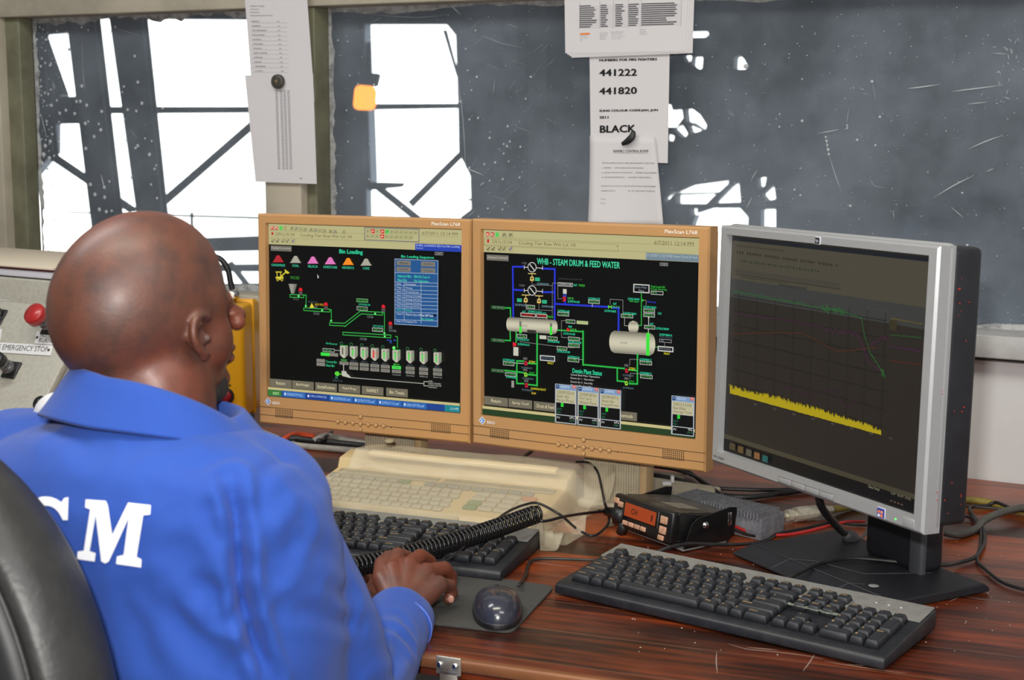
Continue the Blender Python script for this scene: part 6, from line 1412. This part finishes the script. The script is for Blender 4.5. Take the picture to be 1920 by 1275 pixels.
mb = MB(Zs); mb.tube([(0, 0, -.05), (0, 0, -.33)], .028, None, 16); mb.build('gas_column', ch, M_CHROME)
for k in range(5):
    a = 2 * math.pi * k / 5 + .3; mb = MB(Zs); mb.tube([(0, 0, -.33), (.28 * math.cos(a), .28 * math.sin(a), -.355)], [.03, .018], None, 8); mb.build('base_leg', ch, M_BLACK)
    mb = MB(Zs @ Matrix.Translation((.28 * math.cos(a), .28 * math.sin(a), -.400)) @ Matrix.Rotation(math.pi / 2, 4, 'Y')); mb.lathe([(.02, -.012), (.028, -.008), (.028, .008), (.02, .012)], None, 18); mb.build('castor', ch, M_BLACK)

# ================================================================== the seated operator
FY = math.radians(-25); bF = Vector((-math.sin(FY), math.cos(FY), 0)); bR = Vector((math.cos(FY), math.sin(FY), 0))
per = thing('person', 'bald person in a blue work coverall seated at the desk, facing the tan monitors', 'person', (-.36, 1.42, 0))
HC = at(265, 560, 1.44); HC.z = DZ + .423
Mhd = Matrix.Translation(HC) @ Matrix.Rotation(math.radians(-45), 4, 'Z') @ Matrix.Rotation(math.radians(15), 4, 'X') @ Matrix.Diagonal((.92, .92, .97, 1))
def ell(mb, c, r, M=None, rot=None, n=20):
    b = bmesh.new(); bmesh.ops.create_uvsphere(b, u_segments=n, v_segments=n // 2 + 2, radius=1)
    L = Matrix.Translation(c) @ (rot or Matrix.Identity(4)) @ Matrix.Diagonal((*r, 1)); b.transform(M @ L if M else L); mb.bm(b)
def caps(mb, pts, rs, M=None):
    pts = [Vector(p) for p in pts]
    if M: pts = [M @ p for p in pts]
    for p, r in zip(pts, rs): ell(mb, p, (r, r, r), n=16)
    for i in range(len(pts) - 1):
        if (pts[i + 1] - pts[i]).length > 1e-4: mb.tube([pts[i], pts[i + 1]], [rs[i], rs[i + 1]], None, 16)
def fuse(mb, voxel, smooth_it, factor=.5):
    me = bpy.data.meshes.new('f'); me.from_pydata([tuple(v) for v in mb.v], [], mb.f); o = bpy.data.objects.new('f', me); COL.objects.link(o)
    r = o.modifiers.new('r', 'REMESH'); r.mode = 'VOXEL'; r.voxel_size = voxel; r.use_smooth_shade = True
    s = o.modifiers.new('s', 'SMOOTH'); s.iterations = smooth_it; s.factor = factor
    m2 = bpy.data.meshes.new_from_object(o.evaluated_get(bpy.context.evaluated_depsgraph_get())); bpy.data.objects.remove(o); return m2
def at2(px, py, y): return at(px, py, y)
SHR = at(496, 938, 1.385); SHL = Vector((-.36, 1.43, 0)) - bR * .175; SHL.z = SHR.z - .006
ELB = at(652, 1335, 1.47); WRI = at(757, 1150, 1.735)
neck0 = Vector((-.352, 1.425, DZ + .30))
b = MB()
# head: large forms first, blended together, then the features
RX = Matrix.Rotation(math.radians(16), 4, 'X')
ell(b, (0, .001, .022), (.0775, .103, .088), Mhd, RX, n=36)
for c, r in (((0, -.024, -.012), (.066, .064, .070)), ((0, .034, -.024), (.060, .058, .080)), ((0, .034, -.070), (.046, .044, .034)), ((0, .070, -.090), (.022, .016, .015)), ((.038, .050, -.032), (.027, .030, .036)), ((-.038, .050, -.032), (.027, .030, .036)), ((.036, .050, .012), (.032, .036, .044)), ((-.036, .050, .012), (.032, .036, .044)),
             ((0, .076, .022), (.048, .018, .016))): ell(b, c, r, Mhd, n=28)
nk = Mhd @ Vector((0, -.030, -.045)); nk2 = Vector((-.352, 1.43, DZ + .36))
caps(b, [nk, nk2, neck0], [.056, .058, .062])
hm = fuse(b, .003, 34, .6)
b = MB(); b.add([v.co for v in hm.vertices], [tuple(p.vertices) for p in hm.polygons])
for c, r in (((.030, .085, -.002), (.015, .011, .010)), ((-.030, .085, -.002), (.015, .011, .010)), ((0, .086, -.060), (.025, .012, .006)), ((0, .083, -.071), (.022, .012, .007)),
             ((0, .115, -.034), (.0125, .0115, .0110)), ((.0145, .105, -.037), (.0105, .0100, .0090)), ((-.0145, .105, -.037), (.0105, .0100, .0090))): ell(b, c, r, Mhd, n=28)
caps(b, [(0, .088, .012), (0, .101, -.014), (0, .112, -.032)], [.009, .009, .0105], Mhd)
for sx in (1, -1):                                                    # ears: helix, antihelix, lobe, tragus
    E = Mhd @ Matrix.Translation((sx * .0725, .020, -.016)) @ Matrix.Rotation(sx * math.radians(6), 4, 'Z') @ Matrix.Rotation(math.radians(-10), 4, 'X') @ Matrix.Diagonal((.85, .82, .63, 1))
    hx = [(sx * (.004 + .007 * math.sin(t)), .004 - .0205 * math.sin(t) * (1 + .15 * math.cos(t)), .002 + .0315 * math.cos(t)) for t in [math.radians(a) for a in range(-40, 190, 12)]]
    caps(b, hx, [.0038] * len(hx), E)
    ah = [(sx * (.006), -.000 - .0105 * math.sin(t), .0 + .020 * math.cos(t)) for t in [math.radians(a) for a in range(0, 170, 16)]]
    caps(b, ah, [.0030] * len(ah), E)
    ell(b, (sx * .000, -.004, 0), (.0030, .016, .027), E); ell(b, (sx * .005, .001, -.031), (.0045, .009, .010), E); ell(b, (sx * .003, .012, -.006), (.005, .004, .008), E)
# neck with a fold at the nape
caps(b, [Mhd @ Vector((-.030, -.070, -.050)), Mhd @ Vector((0, -.079, -.052)), Mhd @ Vector((.030, -.070, -.050))], [.014, .016, .014])
ell(b, (Mhd @ Vector((0, -.040, -.085))), (.056, .050, .030))
# trunk, arms, legs (inside the clothes)
def trunk(mb, rings, c0, lean=0.0, n=40, e=2.3):
    R = []
    for z, hw, hd, off in rings:
        c = Vector((c0.x, c0.y, DZ + z)) + bF * off; R.append([c + bR * x + bF * y for x, y in sup(hw, hd, e, n)])
    ring_loft(mb, R)
TR = [(.336, .070, .060, -.005), (.326, .092, .070, -.012), (.314, .130, .082, -.014), (.296, .166, .095, -.012), (.266, .186, .112, -.008), (.21, .196, .125, 0), (.12, .197, .130, .006), (.0, .185, .125, .012), (-.12, .175, .125, .01), (-.22, .185, .13, .0), (-.30, .19, .13, 0)]
TC = Vector((-.352, 1.405, 0))
trunk(b, [(z - .01, hw * .76, hd * .74, o_ + .012) for z, hw, hd, o_ in TR], TC)
caps(b, [SHR - bR * .03 + bF * .02, ELB, WRI], [.036, .032, .026])
ELL_ = Vector((SHL.x, SHL.y, 0)) + bF * .10 - bR * .05; ELL_.z = DZ - .0; WRL = ELL_ + bF * .23 + bR * .10; WRL.z = DZ + .035
caps(b, [SHL + bR * .03, ELL_, WRL], [.036, .032, .026])
HPC = TC + bF * .02; HPC.z = DZ - .24
LEG = {}
for sx in (-1, 1):
    hp0 = HPC + bR * sx * .095; kn = hp0 + bF * .40 + bR * sx * .03; kn.z = .50; an = kn + bF * .03; an.z = .09
    LEG[sx] = (hp0, kn, an); caps(b, [hp0, kn, an, an + bF * .13 - Vector((0, 0, .04))], [.078, .052, .036, .03])
# right hand: palm, thumb and four curled fingers resting at the keyboard edge
def hand(mb, W, mcp, pip, dip, tip, th, rr=.0094):
    P = sum(mcp, Vector()) / 4
    for i, m_ in enumerate(mcp):
        caps(mb, [W.lerp(m_, .08), W.lerp(m_, .55), m_], [.0185, .0150, .0128]); r = rr * (1, 1.03, .98, .88)[i]
        caps(mb, [m_, pip[i], dip[i], tip[i]], [r * 1.22, r * 1.06, r * .94, r * .80])
    caps(mb, th, [.0155, .0125, .0105, .0088])
MC = [at2(736, 1068, 1.795), at2(768, 1060, 1.802), at2(799, 1073, 1.793), at2(822, 1097, 1.778)]
PI = [at2(745, 1040, 1.828), at2(788, 1043, 1.832), at2(833, 1066, 1.817), at2(843, 1098, 1.796)]
DI = [at2(762, 1044, 1.846), at2(806, 1053, 1.850), at2(846, 1081, 1.832), at2(848, 1113, 1.800)]
TI = [at2(772, 1058, 1.850), at2(811, 1070, 1.850), at2(846, 1099, 1.826), at2(840, 1124, 1.792)]
THB = [at2(735, 1120, 1.76), at2(716, 1085, 1.785), at2(716, 1058, 1.812), at2(728, 1044, 1.832)]
hand(b, WRI, MC, PI, DI, TI, THB)
# left hand, lying on the desk hidden behind the body
wl = WRL; f0 = (bF * .9 + bR * .4).normalized(); s0 = f0.cross(Vector((0, 0, 1)))
M2 = [wl + f0 * .085 + s0 * k + Vector((0, 0, .006)) for k in (.028, .010, -.010, -.028)]
hand(b, wl, M2, [m_ + f0 * .038 + Vector((0, 0, .002)) for m_ in M2], [m_ + f0 * .060 - Vector((0, 0, .008)) for m_ in M2], [m_ + f0 * .076 - Vector((0, 0, .020)) for m_ in M2], [wl + s0 * .02 + f0 * .01, wl + s0 * .045 + f0 * .04, wl + s0 * .052 + f0 * .065, wl + s0 * .050 + f0 * .085])
me = fuse(b, .0022, 4)
me.transform(Matrix.Translation(-Vector(per.location)))
M_SKIN = pmat('dark_brown_skin', (92, 54, 40), .5, noise=(30, .9, (58, 40, 36)), bump=(260, .12), spec=.55)
_nt = M_SKIN.node_tree; _b = _nt.nodes['Principled BSDF']; _n = _nt.nodes.new('ShaderNodeTexNoise'); _n.inputs['Scale'].default_value = 11; _n.inputs['Detail'].default_value = 3
_tc = _nt.nodes.new('ShaderNodeTexCoord'); _nt.links.new(_tc.outputs['Object'], _n.inputs['Vector'])
_r = _nt.nodes.new('ShaderNodeMapRange'); _r.inputs[1].default_value = .42; _r.inputs[2].default_value = .66; _r.inputs[4].default_value = .65; _nt.links.new(_n.outputs['Fac'], _r.inputs[0])
_m = _nt.nodes.new('ShaderNodeMix'); _m.data_type = 'RGBA'; _m.inputs[7].default_value = (*lin((116, 50, 26)), 1); _nt.links.new(_r.outputs[0], _m.inputs[0])
_src = _b.inputs['Base Color'].links[0].from_socket; _nt.links.new(_src, _m.inputs[6]); _nt.links.new(_m.outputs[2], _b.inputs['Base Color'])
_b.inputs['Coat Weight'].default_value = .12; _b.inputs['Coat Roughness'].default_value = .3
M_SKIN.node_tree.nodes['Principled BSDF'].inputs['Subsurface Weight'].default_value = .08
M_SKIN.node_tree.nodes['Principled BSDF'].inputs['Subsurface Radius'].default_value = (.01, .004, .002)
me.materials.clear(); me.materials.append(M_SKIN); me.polygons.foreach_set('use_smooth', [True] * len(me.polygons))
bo = bpy.data.objects.new('body', me); COL.objects.link(bo); bo.parent = per
# eyes, nails, dark shell put in for the shadow under the chin
for sx in (1, -1):
    mb = MB(); ell(mb, (sx * .031, .0895, -.001), (.0115, .0085, .006), Mhd); mb.build('eye', per, fmat((210, 200, 190), .25))
for i, (a, c) in enumerate(zip(DI, TI)):
    if i != 3: continue
    mb = MB(); d = (c - a).normalized(); ell(mb, c - d * .002 + Vector((.003, -.0062, .001)), (.0042, .002, .005)); mb.build('fingernail', per, pmat('nail', (176, 128, 112), .3))
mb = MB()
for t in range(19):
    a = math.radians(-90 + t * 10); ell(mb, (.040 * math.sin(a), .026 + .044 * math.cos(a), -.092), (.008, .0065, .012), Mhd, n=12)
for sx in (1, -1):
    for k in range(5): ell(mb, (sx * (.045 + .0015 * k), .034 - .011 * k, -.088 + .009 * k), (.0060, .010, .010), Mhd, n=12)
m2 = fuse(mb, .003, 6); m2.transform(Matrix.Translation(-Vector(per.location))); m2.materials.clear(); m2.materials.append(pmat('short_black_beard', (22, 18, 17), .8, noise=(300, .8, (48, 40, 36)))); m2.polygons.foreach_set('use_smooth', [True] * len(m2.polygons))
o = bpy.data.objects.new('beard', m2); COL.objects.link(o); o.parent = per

# coverall
c = MB(); trunk(c, TR, TC)
caps(c, [SHR - bR * .02, SHR.lerp(ELB, .5), ELB], [.067, .066, .057]); caps(c, [ELB, ELB.lerp(WRI, .5), ELB.lerp(WRI, .90)], [.056, .049, .040])
caps(c, [SHL + bR * .02, SHL.lerp(ELL_, .5), ELL_], [.072, .066, .056]); caps(c, [ELL_, ELL_.lerp(WRL, .9)], [.056, .042])
caps(c, [SHR - bR * .06 + Vector((0, 0, .012)), SHR + Vector((0, 0, -.005))], [.062, .067]); caps(c, [SHL + bR * .06 + Vector((0, 0, .012)), SHL], [.066, .072])
for sx in (-1, 1):
    h0, kn, an = LEG[sx]; caps(c, [h0, kn, an + Vector((0, 0, .03))], [.096, .072, .062])
me = fuse(c, .0042, 16)
bm_ = bmesh.new(); bm_.from_mesh(me); bv = BVHTree.FromBMesh(bm_)
def hit(px, py, off=0.0):
    r = bv.ray_cast(EYE, ray(px, py).normalized())
    return (r[0], r[1]) if r[0] is not None else (None, None)
CRS = [([(428, 900), (440, 950), (447, 1000), (450, 1050), (452, 1100), (462, 1150), (478, 1200), (505, 1275)], .013, .0065),
       ([(398, 965), (415, 1000), (428, 1035), (440, 1062)], .006, .007), ([(455, 985), (480, 962), (515, 945)], .004, .008), ([(405, 1152), (430, 1158), (452, 1140), (470, 1118)], .006, .007),
       ([(448, 1062), (435, 1090), (410, 1108), (380, 1112)], .004, .009), ([(330, 1040), (360, 1080), (400, 1120), (440, 1150)], .003, .010), ([(300, 1110), (340, 1170), (400, 1230), (440, 1290)], .003, .012), ([(250, 1120), (270, 1200), (300, 1290)], .002, .012),
       ([(472, 1190), (460, 1220), (440, 1260)], .005, .007), ([(560, 985), (540, 1030), (515, 1065)], .004, .010), ([(640, 1050), (600, 1030), (570, 1035)], .002, .010), ([(540, 1140), (600, 1150), (660, 1168), (720, 1170)], .003, .008), ([(620, 1110), (660, 1120), (700, 1118)], .0025, .008),
       ([(735, 1180), (770, 1210), (800, 1250), (815, 1290)], .005, .008), ([(752, 1215), (735, 1245), (700, 1290)], .004, .008), ([(748, 1150), (775, 1185), (795, 1230)], .003, .007),
       ([(330, 850), (370, 870), (410, 870), (425, 840)], .002, .012), ([(120, 830), (200, 850), (300, 850)], .002, .014), ([(300, 900), (340, 880), (390, 880)], .002, .012), ([(540, 860), (500, 885), (480, 930), (470, 970)], .0020, .006), ([(470, 830), (520, 860), (560, 880)], .0012, .005), ([(90, 800), (150, 830), (180, 850)], .002, .010)]
polys = []
for P, dp, sg in CRS:
    Q = [q for q in (hit(x, y)[0] for x, y in P) if q is not None]
    if len(Q) > 1: polys.append((np.array([tuple(v) for v in spline(Q, 8)]), dp, sg))
from mathutils import noise as mn
co = np.array([tuple(v.co) for v in bm_.verts]); disp = np.zeros(len(co))
for Q, dp, sg in polys:
    lo, hi = Q.min(0) - .06, Q.max(0) + .06; idx = np.where(((co > lo) & (co < hi)).all(1))[0]
    if not len(idx): continue
    d = np.min(np.linalg.norm(co[idx][:, None, :] - Q[None], axis=2), axis=1)
    e0 = np.minimum(np.linalg.norm(co[idx] - Q[0], axis=1), np.linalg.norm(co[idx] - Q[-1], axis=1)); fade = np.clip(e0 / .025, .15, 1)
    disp[idx] += fade * (-dp * 1.3 * np.exp(-(d / sg) ** 2) + dp * .6 * np.exp(-((d - 2.1 * sg) / (sg * 1.1)) ** 2))
bm_.normal_update()
for i, v in enumerate(bm_.verts):
    nz_ = mn.noise(v.co * 8) * .0055 + mn.noise(Vector((v.co.x * 20 + 5, v.co.y * 20, v.co.z * 9))) * .0028
    v.co += v.normal * (disp[i] + nz_)
bmesh.ops.smooth_vert(bm_, verts=list(bm_.verts), factor=.4, use_axis_x=True, use_axis_y=True, use_axis_z=True)
bm_.normal_update(); bv = BVHTree.FromBMesh(bm_)
M_BLUE = pmat('royal_blue_cotton', (43, 77, 160), .85, noise=(7, .5, (38, 68, 148)), bump=(900, .25), spec=.2, sheen=.1)
m3 = bpy.data.meshes.new('coverall'); bm_.to_mesh(m3)
m3.transform(Matrix.Translation(-Vector(per.location))); m3.materials.clear(); m3.materials.append(M_BLUE); m3.polygons.foreach_set('use_smooth', [True] * len(m3.polygons))
cov = bpy.data.objects.new('coverall', m3); COL.objects.link(cov); cov.parent = per
# cuff band
dv = (WRI - ELB).normalized(); cpos = ELB.lerp(WRI, .965)
mb = MB(); mb.tube([cpos - dv * .040, cpos - dv * .030, cpos - dv * .004, cpos, cpos - dv * .003], [.0430, .0440, .0422, .040, .034], None, 32, flat=.88); mb.build('cuff', per, M_BLUE)
mb = MB(); mb.tube([cpos - dv * .034, cpos - dv * .0325], [.0448, .0448], None, 32, flat=.88); mb.build('cuff_seam', per, pmat('pale_stitching', (96, 122, 214), .8))
# collar: standing band folded over, open at the front
ncx = Vector((-.349, 1.422, 0)); n = 56; rings = [[], [], [], [], [], []]
for i in range(n + 1):
    th = math.radians(-205 + 320 * i / n)              # 0 = wearer's right, -90 = back
    cx_, sy_ = math.cos(th), math.sin(th); back = max(0, -sy_); d_ = bR * cx_ + bF * sy_
    ztop = DZ + .336 + .046 * back + .020 * max(0, -cx_); zlow = DZ + .306 + .030 * back + .010 * max(0, -cx_) - .010 * max(0, sy_)
    for j, (r, z) in enumerate(((.072, zlow + .012), (.070, (zlow + ztop) / 2), (.073, ztop - .002), (.078, ztop), (.088, (zlow * .5 + ztop * .5)), (.104, zlow))):
        k = 1.12 if j < 4 else 1.12 + .10 * max(0, -cx_) * (j - 3) / 2
        rings[j].append(ncx + bR * cx_ * r * k + bF * sy_ * r * .98 + Vector((0, 0, z)))
vs = sum(rings, []); N1 = n + 1; fs = [(j * N1 + i, j * N1 + i + 1, (j + 1) * N1 + i + 1, (j + 1) * N1 + i) for j in range(5) for i in range(n)]
mb = MB(); mb.add(vs, fs, None, True); o = mb.build('collar', per, M_BLUE); m_ = o.modifiers.new('s', 'SOLIDIFY'); m_.thickness = .0022; m_ = o.modifiers.new('u', 'SUBSURF'); m_.levels = 1; m_.render_levels = 1
# white garment edge standing out beside the collar point
mb = MB(); wq = [at(66, 782, 1.48), at(72, 760, 1.48), at(88, 744, 1.48), at(108, 737, 1.475), at(128, 738, 1.47)]; w2 = [at(80, 800, 1.46), at(100, 796, 1.455), at(115, 790, 1.45), at(125, 785, 1.445), at(140, 775, 1.44)]
W_ = spline(wq, 6); V_ = spline(w2, 6); vs = W_ + V_; k_ = len(W_); mb.add(vs, [(i, i + 1, k_ + i + 1, k_ + i) for i in range(k_ - 1)], None, True); o = mb.build('undershirt_edge', per, fmat((225, 225, 230), .8)); m_ = o.modifiers.new('s', 'SOLIDIFY'); m_.thickness = .003
# printed letters on the back
def on_back(Pc, name):
    P = [(Pc_[0] / 2.1435, 680 + Pc_[1] / 2.1435) for Pc_ in Pc]
    V = [Vector(p) for p in P]; E_ = [(i, (i + 1) % len(P)) for i in range(len(P))]
    dense = []
    for i in range(len(P)):
        a, b_2 = V[i], V[(i + 1) % len(P)]; k = max(1, int((b_2 - a).length / 5)); dense += [a.lerp(b_2, j / k) for j in range(k)]
    Pd = [(v.x, v.y) for v in dense]; x0, x1 = min(p[0] for p in Pd), max(p[0] for p in Pd); y0, y1 = min(p[1] for p in Pd), max(p[1] for p in Pd)
    pts = list(dense); y = y0
    while y < y1:
        x = x0
        while x < x1:
            if inside(Pd, x, y): pts.append(Vector((x, y)))
            x += 5
        y += 5
    v, e, f = geometry.delaunay_2d_cdt(pts, [(i, (i + 1) % len(dense)) for i in range(len(dense))], [], 0, 1e-6)[:3]
    vs = []; ok = []
    for q in v:
        h, nn = hit(q.x, q.y)
        ok.append(h is not None); vs.append(h + nn * .0012 if h is not None else Vector((0, 0, 0)))
    fs = []
    for t_ in f:
        cc = sum((v[i] for i in t_), Vector((0, 0))) / len(t_)
        if inside(Pd, cc.x, cc.y) and all(ok[i] for i in t_): fs.append(tuple(t_))
    mb = MB(); mb.add(vs, fs, None, True); return mb.build(name, cov, M_PRINT)
M_PRINT = pmat('white_print', (238, 240, 246), .7)
on_back([(348, 550), (428, 556), (436, 575), (454, 690), (510, 580), (518, 563), (608, 574), (606, 610), (578, 613), (552, 780), (572, 790), (570, 822), (470, 808), (473, 778), (500, 772), (520, 622), (440, 798), (425, 806), (410, 796), (388, 610), (364, 756), (388, 764), (384, 798), (312, 788), (316, 758), (340, 754), (366, 590), (346, 582)], 'printed_letter')
a = math.radians; Co = [(278, 541), (276, 632), (257, 632)] + [(188 + 68 * math.cos(a(t)), 652 + 78 * math.sin(a(t))) for t in range(-40, -320, -12)] + [(262, 722)] + [(188 + 106 * math.cos(a(t)), 660 + 122 * math.sin(a(t))) for t in range(-318, -48, 12)] + [(262, 545)]
on_back(Co, 'printed_letter')
# gooseneck microphone standing on the call station
gn = [onplane(x, y, (0, 2.90, 0), Vector((0, -1, 0))) for x, y in ((437, 548), (432, 528), (428, 508), (418, 490), (404, 482), (390, 486), (378, 500), (372, 520))]
mb = MB(); mb.tube(spline(gn, 6), .0058, None, 12); mb.build('gooseneck', yel, M_BLACK)
g0 = gn[0]; mb = MB(); mb.tube([Vector((g0.x, g0.y, DZ + .028 + yh - .004)), Vector((g0.x, g0.y, g0.z - .012)), g0 + Vector((0, 0, -.0118)), g0 + Vector((0, 0, -.002)), g0 + Vector((-.001, 0, .006))], [.007, .007, .0125, .0125, .008], None, 16); mb.build('chrome_collar', yel, M_CHROME)
mb = MB(); mb.tube([gn[-1], gn[-1] + Vector((.002, 0, -.02)), gn[-1] + Vector((.003, 0, -.05))], [.008, .013, .012], None, 14); mb.build('microphone_head', yel, M_BLACK)
